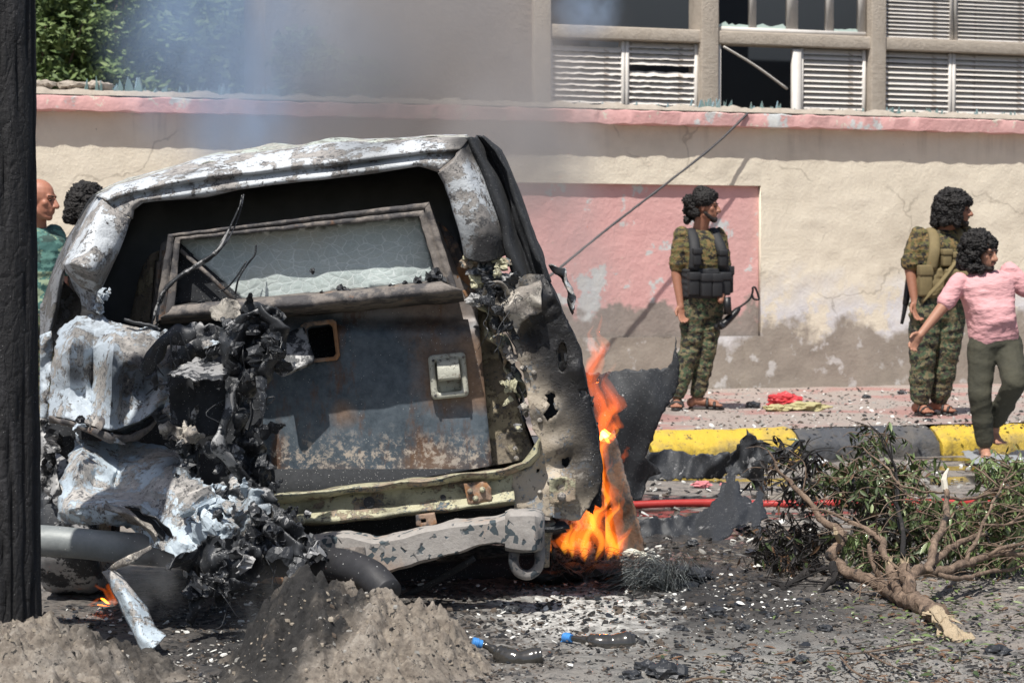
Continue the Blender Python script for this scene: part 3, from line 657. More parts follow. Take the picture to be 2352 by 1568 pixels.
# header / roof edge
TOP = [(226, 446), (262, 428), (300, 415), (380, 392), (470, 368), (560, 352), (650, 341), (760, 331), (880, 324), (985, 318), (1074, 315)]
SEAM = [(224, 452), (262, 434), (302, 422), (382, 402), (472, 383), (562, 370), (652, 358), (762, 341), (882, 329), (985, 322), (1076, 320)]
R3_ = [(240, 460), (266, 450), (304, 440), (384, 421), (474, 404), (564, 392), (654, 384), (764, 368), (884, 356), (985, 346), (1060, 342)]
R4_ = [(250, 472), (270, 462), (306, 448), (386, 430), (476, 414), (566, 402), (656, 394), (766, 378), (886, 364), (985, 354), (1050, 352)]
R5_ = [(262, 484), (276, 474), (308, 457), (388, 441), (478, 427), (568, 415), (658, 405), (768, 390), (888, 374), (985, 364), (1044, 364)]
INN = [(300, 500), (304, 480), (326, 463), (400, 455), (500, 442), (580, 430), (660, 419), (770, 403), (888, 389), (965, 380), (1010, 394)]
loft('roof_edge', [(lift(TOP, 14), 11.4), (lift(TOP, -3), 9.3), (TOP, 8.86), (SEAM, 8.68), (R3_, 8.58), (R4_, 8.615), (R5_, 8.60), (INN, 8.60), (lift(INN, 2), 8.72)], M_FRAME, car, n=150, m=4, amp=.010, s=5, seed=2, thick=.006)
M_ROOFTOP = m_paint('ash_green_roof', (.55, .60, .54), (.42, .42, .38), .5)
loft('roof_panel', [(lift(TOP, 30), 11.6), (lift(TOP, 3), 9.4), ([(p[0], p[1] - (7 * math.exp(-((p[0] - 640) / 260.) ** 2))) for p in TOP], 8.95), (lift(SEAM, -3), 8.74)], M_ROOFTOP, car, n=120, m=3, amp=.018, s=9, seed=5)
# left pillar of the rear opening (paint, kinked at the bottom)
loft('rear_pillar', [
    ([(226, 446), (208, 478), (186, 520), (163, 570), (148, 604), (156, 630), (172, 655), (188, 684), (196, 704)], [8.80, 8.75, 8.7, 8.66, 8.6, 8.66, 8.8, 8.86, 8.8]),
    ([(238, 458), (222, 490), (202, 530), (178, 580), (162, 606), (176, 636), (190, 662), (196, 690), (204, 712)], [8.62, 8.58, 8.54, 8.5, 8.42, 8.56, 8.66, 8.7, 8.66]),
    ([(262, 478), (250, 505), (232, 545), (212, 590), (198, 620), (206, 648), (214, 668), (214, 690), (216, 716)], [8.60, 8.55, 8.52, 8.46, 8.40, 8.56, 8.62, 8.62, 8.6]),
    ([(300, 500), (288, 532), (268, 576), (247, 622), (232, 654), (226, 670), (224, 684), (222, 700), (226, 722)], [8.60, 8.58, 8.57, 8.56, 8.56, 8.6, 8.64, 8.64, 8.62]),
    ([(303, 500), (291, 534), (272, 578), (251, 624), (236, 656), (230, 672), (227, 686), (225, 702), (229, 724)], 8.72)],
    M_FRAME, car, n=90, m=5, amp=.014, s=6, seed=6, thick=.006, label='pale kinked left pillar')
sheet('torn_flap', [(222, 672), (232, 662), (243, 680), (236, 700), (240, 716), (228, 724), (216, 712)], lambda u, v: 8.5, M_FEND, car, cell=4, jag=1.5, amp=.03, ps=.05)
loft('rear_pillar', [
    ([(1010, 394), (1024, 418), (1040, 462), (1053, 512), (1064, 560), (1070, 588)], 8.72),
    ([(1008, 392), (1022, 416), (1038, 460), (1051, 510), (1062, 558), (1068, 590)], 8.60),
    ([(1034, 372), (1052, 412), (1070, 462), (1086, 516), (1098, 562), (1098, 603)], 8.57),
    ([(1056, 346), (1078, 400), (1100, 456), (1120, 512), (1136, 556), (1132, 600)], 8.58),
    ([(1076, 318), (1096, 370), (1118, 420), (1142, 485), (1160, 545), (1166, 585)], 8.68)],
    M_FRAME, car, n=70, m=4, amp=.010, s=6, seed=9, thick=.006, label='white flaking right pillar')
# dark right flank, windows gone
loft('side_frame', [
    ([(1070, 316), (1092, 368), (1114, 418), (1138, 484), (1156, 545), (1172, 610), (1180, 660)], 8.66),
    ([(1084, 313), (1106, 360), (1130, 410), (1154, 476), (1174, 540), (1192, 600), (1206, 650)], 8.64),
    ([(1094, 313), (1118, 352), (1140, 402), (1166, 470), (1186, 534), (1206, 596), (1222, 640)], 8.80),
    ([(1104, 313), (1130, 350), (1152, 398), (1178, 466), (1198, 530), (1220, 592), (1240, 640)], 8.76),
    ([(1112, 314), (1148, 346), (1172, 396), (1198, 462), (1222, 528), (1244, 588), (1262, 645)], 8.92),
    ([(1110, 318), (1147, 352), (1171, 400), (1198, 466), (1222, 532), (1244, 592), (1262, 650)], 11.5)],
    M_MATT, car, n=90, m=4, amp=.016, s=7, seed=12, thick=.006, label='soot-black right flank')
loft('side_frame', [
    ([(232, 440), (200, 470), (172, 515), (142, 572), (118, 640), (100, 705), (92, 770)], 9.15),
    ([(228, 446), (205, 475), (178, 520), (148, 578), (124, 645), (106, 710), (96, 775)], 8.86),
    ([(226, 452), (207, 486), (184, 530), (158, 580), (138, 640), (122, 700), (110, 780)], 8.75),
    ([(222, 456), (204, 492), (180, 540), (160, 584), (150, 620), (136, 690), (122, 760)], 8.85)],
    M_SIDE2, car, n=80, m=4, amp=.012, s=7, seed=15, thick=.006, label='grey left flank')
sheet('peeled_trim', [(215, 447), (232, 440), (219, 470), (200, 500), (180, 530), (168, 540), (180, 505), (196, 470)], lambda u, v: 8.86, M_MATT, car, cell=6, jag=2, amp=.02, ps=.05)
# lining of the recess
OPEN = [(300, 500), (304, 480), (326, 463), (400, 455), (500, 442), (580, 430), (660, 419), (770, 403), (888, 389), (965, 380), (1010, 394), (1038, 460), (1062, 558), (1100, 700), (1240, 1050), (600, 1160), (300, 1160), (220, 900), (226, 722), (232, 654), (268, 576), (300, 500)]
M_INT = plain('smoke_blackened_interior', (.22, .225, .235), .8, var=.5, sc=6)
loft('recess_lining', [(OPEN, 8.70), (OPEN, 9.35)], M_INT, car, n=120, m=1, thick=0)
sheet('bulkhead', OPEN[:-1], lambda u, v: 9.3, M_INT, car, cell=40)
sheet('inner_pillar_cover', [(318, 648), (328, 612), (346, 584), (374, 572), (388, 578), (372, 650), (356, 740), (296, 742)], lambda u, v: 8.92 + .0015 * abs(u - 350), M_YASH, car, cell=9, amp=.012, ps=.03)
sheet('inner_pillar_cover', [(1030, 530), (1052, 560), (1075, 610), (1100, 700), (1075, 695), (1050, 640), (1030, 580), (1004, 506)], lambda u, v: 8.83, M_RUSTY, car, cell=6, jag=1.5, amp=.02, ps=.05)
# armoured door
def yd(u, v):
    y = 8.84 - (.05 * min(1, max(0, (v - 735) / 25.)) if v > 735 else 0) - .10 * max(0, (700 - v) / 700.)
    return y + .006 * nz((u, v, 0), .01)
HATCH = [(706, 757), (712, 750), (756, 746), (764, 752), (772, 812), (766, 820), (722, 824), (714, 818)]
DOOR = [(370, 560), (400, 535), (985, 470), (1000, 500), (1058, 640), (1086, 664), (1096, 700), (1104, 790), (1120, 960), (1130, 1062), (1122, 1077), (900, 1100), (590, 1133), (420, 1140), (345, 900), (348, 742)]
GL = [(414, 549), (962, 496), (1003, 640), (990, 648), (600, 690), (404, 700)]
sheet('door_plate', DOOR, yd, M_DOOR, car, cell=14, holes=[HATCH, GL], thick=.02, seed=3)
MB_ = [(330, 700), (342, 600), (392, 540), (392, 560), (358, 610), (350, 742)]
for k_, (a, b) in enumerate((((362, 600), (352, 735)), ((374, 575), (366, 740)))):
    loft('door_edge_step', [([(a[0] - 6, a[1]), (b[0] - 6, b[1])], 8.92 - .03 * k_), ([a, b], 8.80 - .03 * k_), ([(a[0] + 9, a[1] - 2), (b[0] + 9, b[1])], 8.80 - .03 * k_)], M_RUST, car, n=20, m=1, amp=.004, s=20)
# window frame: four bars
def bar(name, o0, o1, i0, i1, Y, dep, mat, seed=0, lab=None):
    lo = lambda a, b: [(a[0] + (b[0] - a[0]) * t / 20, a[1] + (b[1] - a[1]) * t / 20) for t in range(21)]
    o, i = lo(o0, o1), lo(i0, i1); md = lambda k: [(p[0] * (1 - k) + q[0] * k, p[1] * (1 - k) + q[1] * k) for p, q in zip(o, i)]
    return loft(name, [(o, Y + .12), (o, Y), (md(.06), Y - .006), (md(.42), Y - .004), (md(.5), Y + .012), (md(.58), Y - .002), (md(.94), Y - .004), (i, Y), (i, Y + dep)], mat, car, n=70, m=1, amp=.003, s=24, seed=seed, thick=0, label=lab)
bar('window_frame_bar', (386, 538), (986, 464), (414, 551), (962, 497), 8.66, .09, M_RUST, 1)
bar('window_frame_bar', (986, 464), (1050, 662), (962, 497), (1004, 640), 8.66, .09, M_RUST, 2, 'rust-speckled right side')
bar('window_frame_bar', (352, 748), (386, 538), (402, 702), (414, 551), 8.66, .09, M_RUST, 3)
loft('window_ledge', [([(404, 700), (520, 688), (700, 672), (860, 658), (1003, 640)], 8.80), ([(396, 704), (520, 694), (700, 680), (860, 664), (1020, 650)], 8.58), ([(388, 716), (520, 704), (700, 690), (870, 675), (1040, 658)], 8.56), ([(370, 728), (520, 716), (700, 702), (880, 686), (1062, 667)], 8.56), ([(372, 732), (520, 722), (700, 708), (880, 692), (1062, 671)], 8.60), ([(366, 746), (520, 735), (700, 724), (880, 708), (1066, 692)], 8.79)], M_RUST, car, n=110, m=1, amp=.004, s=16, seed=5)
def gy(u, v): return 8.76 + .012 * nz((u, v, 0), .012)
gl = sheet('cracked_pane', [(414, 549), (962, 496), (1003, 640), (990, 648), (780, 672), (600, 692), (560, 690), (412, 560)], gy, M_CRACK, car, cell=12, thick=.012, label='crazed pale laminated glass')
sheet('pane_backing', [(412, 556), (560, 688), (600, 692), (402, 702)], lambda u, v: 8.75, M_MATT, car, cell=12)
tube('brace_rod', [P(414, 574, 8.70), P(480, 632, 8.70), P(540, 690, 8.70)], .009, M_RUST, car, seg=6)
# lumps of clinker on the ledge
rr = random.Random(11)
def lump(name, c, s, mat, parent, seed=0, sub=2, rough=.7, fs=(1, 1, 1), **k):
    bm = bmesh.new(); bmesh.ops.create_icosphere(bm, subdivisions=sub, radius=1); bm.verts.index_update()
    V = [Vector(c) + Vector((v.co.x * fs[0], v.co.y * fs[1], v.co.z * fs[2])) * s * (1 + rough * (fold(v.co, 1.1, seed) - .5) * 2.2 + rough * .35 * nz(v.co, 4, seed)) for v in bm.verts]
    Fs = [tuple(v.index for v in f.verts) for f in bm.faces]; bm.free(); return mk(name, V, Fs, mat, parent, smooth=False, **k)
for i, (u, v, s) in enumerate(((898, 659, .013), (717, 622, .010), (785, 664, .016), (800, 668, .010), (985, 636, .02), (1000, 630, .024), (1012, 640, .018), (960, 644, .016), (930, 650, .010), (740, 674, .009), (840, 664, .008), (460, 702, .02), (500, 696, .018))):
    lump('clinker_lump', P(u, v, 8.66), s, M_CHAR, car, i, rough=1.0)
# cables across the window
for k_, pth in enumerate(([(556, 448), (548, 480), (525, 530), (500, 575), (450, 610), (400, 645), (372, 676), (362, 700), (352, 735)], [(560, 446), (552, 486), (532, 535), (506, 572), (468, 604), (410, 636), (380, 664), (366, 700), (360, 740)], [(552, 470), (538, 500), (514, 548), (484, 590), (430, 622), (386, 656), (370, 690), (358, 720)])):
    tube('burnt_cable', [P(u, v, 8.56 + .01 * k_) for u, v in pth], [.002, .003, .006, .007, .006, .005], M_CHARA, car, seg=6, n=60, rough=.5, rs=40)
tube('burnt_cable', [P(u, v, 8.66) for u, v in ((588, 562), (585, 585), (566, 610), (548, 640), (540, 676))], .004, M_CHAR, car, seg=5, n=30)
tube('burnt_cable', [P(u, v, 8.66) for u, v in ((566, 600), (540, 640), (520, 662), (500, 670))], .0035, M_CHAR, car, seg=5, n=20)
# hatch
HO = [(690, 748), (700, 740), (764, 733), (772, 738), (781, 816), (774, 827), (722, 832), (706, 826)]
sheet('hatch_frame', HO, lambda u, v: 8.765, M_RUSTY, car, cell=6, holes=[[(703, 756), (712, 749), (757, 744), (764, 750), (772, 812), (766, 819), (722, 823), (714, 818)]], thick=.02)
sheet('hatch_back', [(695, 745), (780, 740), (785, 830), (700, 835)], lambda u, v: 8.98, M_MATT, car, cell=20)
def yl(u, v): return 8.73 - (v - 760) * .0011
sheet('hatch_lid', [(650, 772), (692, 753), (700, 757), (722, 822), (720, 832), (652, 862), (643, 858), (640, 790)], yl, M_CHARA, car, cell=8, thick=.018, seed=4, label='loose grey hatch lid')
# latch with paddle
M_LATCH = m_paint('cream_latch_metal', (.50, .50, .43), (.40, .37, .31), .6, under=(.25, .22, .18), sootall=-.12)
lat_c = P(1030, 863, 8.76)
def rrect(cx, cy, hw, hh, r, sk=-.10, n=5):
    out = []
    for q, (sx_, sy_) in enumerate(((1, 1), (-1, 1), (-1, -1), (1, -1))):
        for k in range(n + 1):
            a = math.pi / 2 * (q + k / n); x = sx_ * (hw - r) + r * math.cos(a); y = sy_ * (hh - r) + r * math.sin(a)
            out.append((cx + x + sk * -y * .9, cy + y + sk * x))
    return out
latch = empty_child('latch', lat_c - Vector(WM[car].translation), car)
R0 = rrect(1030, 863, 43, 51, 10); R1 = rrect(1030, 863, 38, 46, 9); Rb = rrect(1030, 863, 29, 37, 7); Rc = rrect(1030, 865, 27, 35, 6)
cl = lambda r: r + [r[0]]
loft('latch_plate', [(cl(R0), 8.79), (cl(R0), 8.74), (cl(R1), 8.732), (cl(Rb), 8.735), (cl(Rc), 8.775)], M_LATCH, latch, n=90, m=1, thick=0, label='cream paddle latch surround')
sheet('latch_well', Rc, lambda u, v: 8.775, M_LATCH, latch, cell=12)
loft('paddle', [([(1004, 827), (1052, 822)], 8.77), ([(1003, 827), (1053, 822)], 8.725), ([(1004, 845), (1055, 841)], 8.705), ([(1006, 868), (1058, 864)], 8.70), ([(1006, 874), (1059, 869)], 8.71), ([(1006, 874), (1058, 869)], 8.76)], M_LATCH, latch, n=14, m=2, thick=.004)
for (u, v) in ((995, 828), (1064, 820), (1000, 908), (1070, 900)):
    q = P(u, v, 8.728); lump('screw', q, .006, M_RUST, latch, 1, sub=1, rough=.1)
# right inner strip, dark, between the door and the quarter
def yr(u, v): return 8.90
sheet('inner_panel', [(1092, 690), (1118, 700), (1150, 760), (1180, 850), (1200, 960), (1228, 1040), (1205, 1062), (1128, 1076), (1100, 780)], yr, M_YASH, car, cell=12, amp=.01, ps=.02)
sheet('inner_panel', [(1066, 590), (1100, 604), (1140, 640), (1165, 720), (1150, 760), (1110, 700), (1084, 660)], lambda u, v: 8.86, M_MATT, car, cell=9, amp=.03, ps=.03)
# torn gutter hanging in the gap
loft('torn_gutter', [([(1104, 690), (1112, 730), (1122, 770), (1140, 810), (1160, 836), (1178, 870), (1196, 910)], 8.74), ([(1112, 688), (1122, 726), (1136, 762), (1152, 800), (1170, 832), (1186, 868), (1200, 908)], 8.68), ([(1118, 690), (1132, 724), (1146, 764), (1160, 806), (1172, 832), (1190, 866), (1204, 906)], 8.74)], M_OLIVE, car, n=60, m=4, amp=.04, s=14, seed=2)
loft('torn_gutter', [([(1150, 790), (1168, 840), (1184, 880), (1198, 930), (1206, 975)], 8.72), ([(1160, 786), (1178, 836), (1192, 876), (1204, 926), (1210, 972)], 8.66)], M_CHARA, car, n=40, m=3, amp=.03, s=12, seed=7)
# melted knot under the right pillar
for i, (u, v, s) in enumerate(((1080, 600, .035), (1110, 622, .045), (1140, 640, .04), (1095, 645, .03), (1125, 660, .03), (1092, 690, .028), (1150, 608, .035), (1170, 640, .03), (1160, 670, .025))):
    lump('melted_trim', P(u, v, 8.64), s, M_CHARA if i % 3 else M_OLIVE, car, i + 20, sub=3, rough=1.0, fs=(1, .6, .8))
tube('torn_bracket', [P(1105, 700, 8.62), P(1120, 660, 8.58), P(1150, 650, 8.56), (P(1170, 690, 8.62)), P(1150, 720, 8.66)], .014, M_ASHP, car, n=30, seg=6, rough=.8, rs=20, flat=.4)
# rear quarter panel
def yq(u, v):
    e = 1250 + (v - 640) * .23 + 20; t = max(0, (u - e) / 130.)
    y = 8.62 + .55 * t * t + .0
    for (cu, cv, r, d) in ((1268, 955, 26, .03), (1180, 870, 20, -.02), (1195, 890, 15, -.03), (1330, 845, 30, .03), (1300, 1060, 34, -.05), (1282, 1030, 26, .035), (1330, 1100, 40, .04), (1240, 1080, 26, -.03), (1190, 760, 34, -.04), (1230, 700, 50, .05), (1285, 1120, 26, .03)):
        y -= d * math.exp(-((u - cu) ** 2 + (v - cv) ** 2) / (r * r))
    if v < 800: y += .04 * (ridge((u, v, 0), .012, 4) - .6) * (800 - v) / 160
    return y
QUAD = [(1126, 702), (1150, 668), (1178, 640), (1216, 628), (1250, 632), (1275, 680), (1300, 730), (1330, 795), (1340, 850), (1356, 920), (1368, 985), (1378, 1045), (1383, 1075), (1380, 1115), (1360, 1150), (1330, 1196), (1290, 1192), (1180, 1168), (1172, 1090), (1222, 1068), (1240, 1040), (1240, 1010), (1222, 985), (1214, 930), (1205, 870), (1180, 790), (1160, 750)]
OV = [(1276 + 12 * math.cos(a) + (0 if math.sin(a) < 0 else 0) + 16, 820 + 26 * math.sin(a) + (10 if math.sin(a) > 0 else -10)) for a in np.linspace(0, 2 * math.pi, 18)[:-1]]
sheet('quarter_panel', QUAD, yq, M_QUAR, car, cell=7, jag=2.0, seed=6, thick=.006, holes=[[(1180, 690), (1196, 684), (1215, 690), (1220, 703), (1208, 716), (1190, 712)], [(1254, 905), (1268, 898), (1276, 912), (1270, 930), (1282, 945), (1270, 960), (1258, 968), (1248, 950), (1262, 930)], [(1290, 1052), (1304, 1048), (1310, 1060), (1300, 1072), (1290, 1066)], OV, [(1194, 872), (1198, 869), (1202, 873), (1198, 878)], [(1330, 900), (1342, 894), (1350, 905), (1338, 915)], [(1231, 1076), (1237, 1074), (1238, 1081), (1232, 1082)]], label='tan and black baked right rear quarter panel')
sheet('panel_backing', [(1150, 680), (1216, 640), (1250, 650), (1330, 820), (1360, 1000), (1350, 1130), (1300, 1170), (1200, 1150), (1250, 1040), (1215, 900), (1180, 780)], lambda u, v: yq(u, v) + .16, M_MATT, car, cell=24)
loft('quarter_side', [([(1250, 640), (1300, 735), (1330, 800), (1350, 900), (1372, 1000), (1382, 1075), (1378, 1120), (1350, 1170)], [8.85, 8.9, 8.95, 8.95, 8.95, 8.9, 8.9, 8.85]), ([(1262, 645), (1304, 740), (1334, 805), (1352, 905), (1374, 1003), (1383, 1076), (1378, 1122), (1350, 1172)], 9.3), ([(1262, 650), (1300, 745), (1330, 810), (1350, 905), (1370, 1003), (1378, 1076), (1374, 1122), (1346, 1172)], 11.5)], M_MATT, car, n=50, m=3, amp=.012, s=8)
ob = loft('oval_cup', [(cl([(p[0] * 1.0 + 0, p[1]) for p in OV]), 8.67), (cl([((p[0] - 1292) * .9 + 1292, (p[1] - 820) * .93 + 820) for p in OV]), 8.69)], M_ASHP, car, n=40, m=1, thick=.003)
sheet('oval_plate', [((p[0] - 1292) * .9 + 1292, (p[1] - 820) * .93 + 820) for p in OV], lambda u, v: 8.692, M_ASHP, car, cell=6, holes=[[(1282, 812), (1288, 811), (1289, 830), (1284, 831)], [(1295, 811), (1301, 810), (1303, 829), (1297, 829)]])
loft('torn_patch', [([(1150, 700), (1178, 672), (1214, 652), (1236, 645)], 8.60), ([(1160, 715), (1176, 684), (1216, 676), (1246, 690)], 8.53), ([(1180, 765), (1196, 740), (1220, 725), (1250, 712)], 8.55)], M_ASHP, car, n=40, m=8, amp=.03, s=12, seed=3, label='torn light metal patch')
for (u, v) in ((1183, 1030), (1186, 1052), (1240, 965), (1226, 855), (1200, 845), (1262, 1105), (1240, 1130)):
    lump('bolt', P(u, v, yq(u, v) - .008), .010, M_ASHP, car, 2, sub=2, rough=.1)
loft('silver_flap', [([(1268, 605), (1282, 625), (1296, 660), (1304, 690), (1312, 715)], 9.4), ([(1272, 603), (1290, 622), (1306, 660), (1312, 690), (1316, 718)], 9.35), ([(1278, 610), (1296, 635), (1310, 668), (1315, 700)], 9.45)], M_FRAME, car, n=40, m=3, amp=.03, s=14)
bl_ = [(1330, 1120), (1368, 1110), (1380, 1120), (1382, 1166), (1366, 1160), (1362, 1180), (1345, 1170)]
sheet('charred_flap', bl_, lambda u, v: 8.8, M_MATT, car, cell=6, jag=3, amp=.04, ps=.04)
# sill
SI = lambda dv: [(585, 1142 + dv), (700, 1130 + dv), (860, 1112 + dv), (1000, 1097 + dv), (1100, 1086 + dv), (1160, 1078 + dv), (1210, 1062 + dv * .8), (1232, 1040 + dv * .5), (1238, 1010)]
loft('rear_sill', [(SI(-2), 8.78), (SI(-1), 8.56), (SI(4), 8.545), (SI(13), 8.57), (SI(16), 8.62), ([(600, 1160), (700, 1150), (860, 1134), (1000, 1120), (1100, 1108), (1180, 1098)], 8.62), ([(608, 1176), (700, 1170), (860, 1158), (1000, 1142), (1100, 1132), (1182, 1124)], 8.60), ([(618, 1190), (700, 1190), (860, 1178), (1000, 1165), (1100, 1155), (1184, 1148)], 8.56), ([(640, 1204), (720, 1202), (860, 1188), (1000, 1174), (1100, 1164), (1184, 1156)], 8.56), ([(640, 1206), (720, 1204), (860, 1190), (1000, 1176), (1100, 1166), (1184, 1158)], 8.8)], M_OLIVE, car, n=130, m=2, amp=.012, s=9, seed=4, thick=.005, label='pale peeling rear sill')
for (u, v, r) in ((848, 1152, .022), (1018, 1141, .011), (760, 1178, .008)):
    q = [P(u, v, 8.585) + Vector((r * math.cos(a), -.012, r * math.sin(a))) for a in np.linspace(0, 2 * math.pi, 15)[:-1]]
    mk('sill_hole', q, [tuple(range(14))], M_MATT, car)
sheet('sill_bracket', [(1065, 1110), (1115, 1104), (1128, 1120), (1130, 1150), (1075, 1158)], lambda u, v: 8.555, M_RUSTY, car, cell=7, amp=.02, ps=.04)
for (u, v) in ((1080, 1128), (1108, 1124), (1092, 1144)): lump('bolt', P(u, v, 8.545), .012, M_OLIVE, car, 3, sub=2, rough=.1)
sheet('corner_bracket', [(1262, 1100), (1300, 1094), (1322, 1100), (1322, 1148), (1300, 1156), (1262, 1156)], lambda u, v: 8.56 + .03 * math.exp(-((u - 1290) ** 2 + (v - 1122) ** 2) / 300), M_OLIVE, car, cell=6, amp=.012, ps=.05)
lump('bolt', P(1290, 1140, 8.54), .018, M_ASHP, car, 3, sub=2, rough=.1)
sheet('tow_tab', [(955, 1182), (998, 1176), (1004, 1202), (996, 1208), (975, 1210), (956, 1206)], lambda u, v: 8.5, M_RUSTY, car, cell=5, holes=[[(966, 1192), (978, 1190), (980, 1198), (968, 1200)]], thick=.02)
tube('stub_pin', [P(1050, 1212, 8.55), P(1049, 1190, 8.55)], [.011, .009], M_BUMP, car, seg=8)
for (u, v) in ((678, 1195), (690, 1194)): lump('bolt', P(u, v, 8.5), .02, M_OLIVE, car, 3, sub=2, rough=.2)
# bumper beam (boxed section)
def boxbeam(name, cen, mat, parent, seed=0, **k):
    V = []; Fs = []; n = len(cen)
    for i, (u, v, h, Y, dpt) in enumerate(cen):
        for (a, b_) in ((-.5, 1), (-.5, -0), (-.40, -.18), (.40, -.18), (.5, 0), (.5, 1)):
            q = P(u, v + a * h, Y); q.y += b_ * dpt; q += Vector((0, 1, 1)) * nz(q, 14, seed) * .008; V.append(q)
    for i in range(n - 1):
        for j in range(6): Fs.append((i * 6 + j, (i + 1) * 6 + j, (i + 1) * 6 + (j + 1) % 6, i * 6 + (j + 1) % 6))
    Fs += [tuple(range(6)), tuple(reversed([(n - 1) * 6 + j for j in range(6)]))]
    return mk(name, V, Fs, mat, parent, sharp=40, **k)
kb = [(640, 1262, 34, 8.45, .1), (720, 1256, 44, 8.42, .1), (760, 1256, 60, 8.4, .1), (800, 1268, 84, 8.38, .12), (860, 1282, 86, 8.37, .12), (885, 1278, 84, 8.37, .12), (960, 1256, 78, 8.36, .12), (1030, 1240, 72, 8.36, .12), (1100, 1226, 62, 8.36, .12), (1140, 1220, 58, 8.35, .12), (1165, 1218, 66, 8.34, .12)]
cen = []
for a, b_ in zip(kb, kb[1:]):
    for t in range(5): cen.append(tuple(x + (y - x) * t / 5 for x, y in zip(a, b_)))
cen.append(kb[-1])
boxbeam('bumper_beam', cen, M_BUMP, car, label='grey chipped bumper beam')
cen = [(1160, 1222, 80, 8.33, .14), (1172, 1220, 92, 8.31, .15), (1200, 1221, 94, 8.30, .16), (1228, 1220, 92, 8.30, .16), (1244, 1220, 84, 8.32, .15), (1251, 1220, 70, 8.36, .1)]
boxbeam('bumper_end', cen, M_BUMP, car, 4, label='squared bumper end block')
sheet('beam_plate', [(742, 1262), (838, 1254), (842, 1300), (800, 1310), (760, 1300)], lambda u, v: 8.35, M_RUST, car, cell=8, thick=.012)
pth = [P(1182, 1262, 8.34), P(1180, 1290, 8.33), P(1190, 1312, 8.33), P(1212, 1320, 8.33), P(1232, 1308, 8.33), P(1240, 1286, 8.33), P(1238, 1258, 8.34)]
tube('tow_shackle', pth, [.021, .019, .019, .019, .019, .021], M_BUMP, car, seg=10, n=34)
tube('bent_rod', [P(1090, 1280, 8.7), P(1060, 1300, 8.7), P(1000, 1335, 8.75), P(930, 1368, 8.8)], .012, M_MATT, car, n=20)
# underbody, axle, tank
MB().add(*box_v(P(240, 0, 9)[0], P(1210, 0, 9)[0], 8.75, 11.5, .34, .50)).build('underbody', M_MATT, car)
tube('axle', [P(150, 1365, 9.3), P(700, 1345, 9.3), P(1340, 1290, 9.3)], [.05, .06, .05], M_MATT, car, seg=10, n=20)
tube('underbody_pipe', [P(560, 1325, 8.5), P(640, 1330, 8.5), P(720, 1334, 8.5)], .018, M_RUSTY, car, n=8)
sheet('underbody_shade_sheet', [(590, 1190), (1190, 1150), (1180, 1210), (740, 1262), (640, 1260)], lambda u, v: 8.86, M_MATT, car, cell=30)  # black sheet standing in for the shade under the car
tube('rear_shaft', [P(1244, 1200, 8.72), P(1246, 1235, 8.72), P(1246, 1275, 8.72), P(1244, 1300, 8.72)], [.055, .034, .028, .03], M_YASH, car, seg=12)
loft('wheel_hub', [([(1195, 1205), (1230, 1198), (1270, 1194), (1300, 1196)], 8.8), ([(1192, 1220), (1230, 1218), (1270, 1214), (1304, 1208)], 8.62), ([(1200, 1228), (1230, 1228), (1270, 1224), (1300, 1216)], 8.8)], M_MATT, car, n=20, m=4, amp=.02, s=10)
# wheels
def wheel(c, r, w_, name, seed):
    o = empty_child(name, Vector(c) - WM[car].translation, car)
    V = []; Fs = []; n = 40; pf = [(.62, -.8), (.75, -1), (.95, -.95), (1, -.6), (1.0, .6), (.95, .95), (.75, 1), (.62, .8)]
    for i in range(n):
        a = 2 * math.pi * i / n
        for (q, s) in pf:
            d = 1 + .12 * nz((math.cos(a), math.sin(a), s), 3, seed); V.append((s * w_ * .5, q * r * math.cos(a) * d, q * r * math.sin(a) * (d if math.sin(a) > -.7 else .92)))
    k = len(pf)
    for i in range(n):
        for j in range(k - 1): Fs.append((i * k + j, ((i + 1) % n) * k + j, ((i + 1) % n) * k + j + 1, i * k + j + 1))
    mk('tyre', V, Fs, M_CHARA, o, local=True)
    V, Fs = tube_v([(-w_ * .35, 0, 0), (-w_ * .3, 0, 0), (w_ * .3, 0, 0), (w_ * .4, 0, 0)], [r * .6, r * .64, r * .64, r * .58], 24); mk('rim', V, Fs, M_ASHP, o, local=True, sharp=40)
c = P(165, 1305, 8.75); wheel((c.x, 8.9, .27), .30, .24, 'rear_wheel', 3)
c = P(1330, 1300, 9.1); wheel((c.x, 9.35, .20), .22, .22, 'rear_wheel', 5)
# ---- crumpled left side
A_ = [([(140, 752), (122, 800), (114, 900), (110, 955), (112, 962)], [8.62, 8.5, 8.5, 8.45, 8.6]),
      ([(182, 724), (158, 800), (162, 890), (150, 958), (152, 974)], [8.55, 8.28, 8.34, 8.26, 8.45]),
      ([(222, 722), (214, 800), (212, 880), (206, 975), (210, 992)], [8.52, 8.42, 8.46, 8.28, 8.45]),
      ([(268, 738), (262, 815), (256, 890), (250, 985), (256, 1000)], [8.50, 8.22, 8.20, 8.20, 8.4]),
      ([(300, 745), (288, 825), (282, 905), (272, 985), (278, 1000)], [8.48, 8.30, 8.36, 8.24, 8.42]),
      ([(345, 755), (340, 830), (335, 905), (322, 968), (326, 986)], [8.44, 8.38, 8.42, 8.30, 8.45]),
      ([(400, 768), (396, 830), (388, 875), (384, 912), (386, 922)], [8.40, 8.34, 8.38, 8.34, 8.5]),
      ([(462, 775), (448, 810), (420, 850), (400, 880), (398, 890)], [8.42, 8.42, 8.46, 8.46, 8.6])]
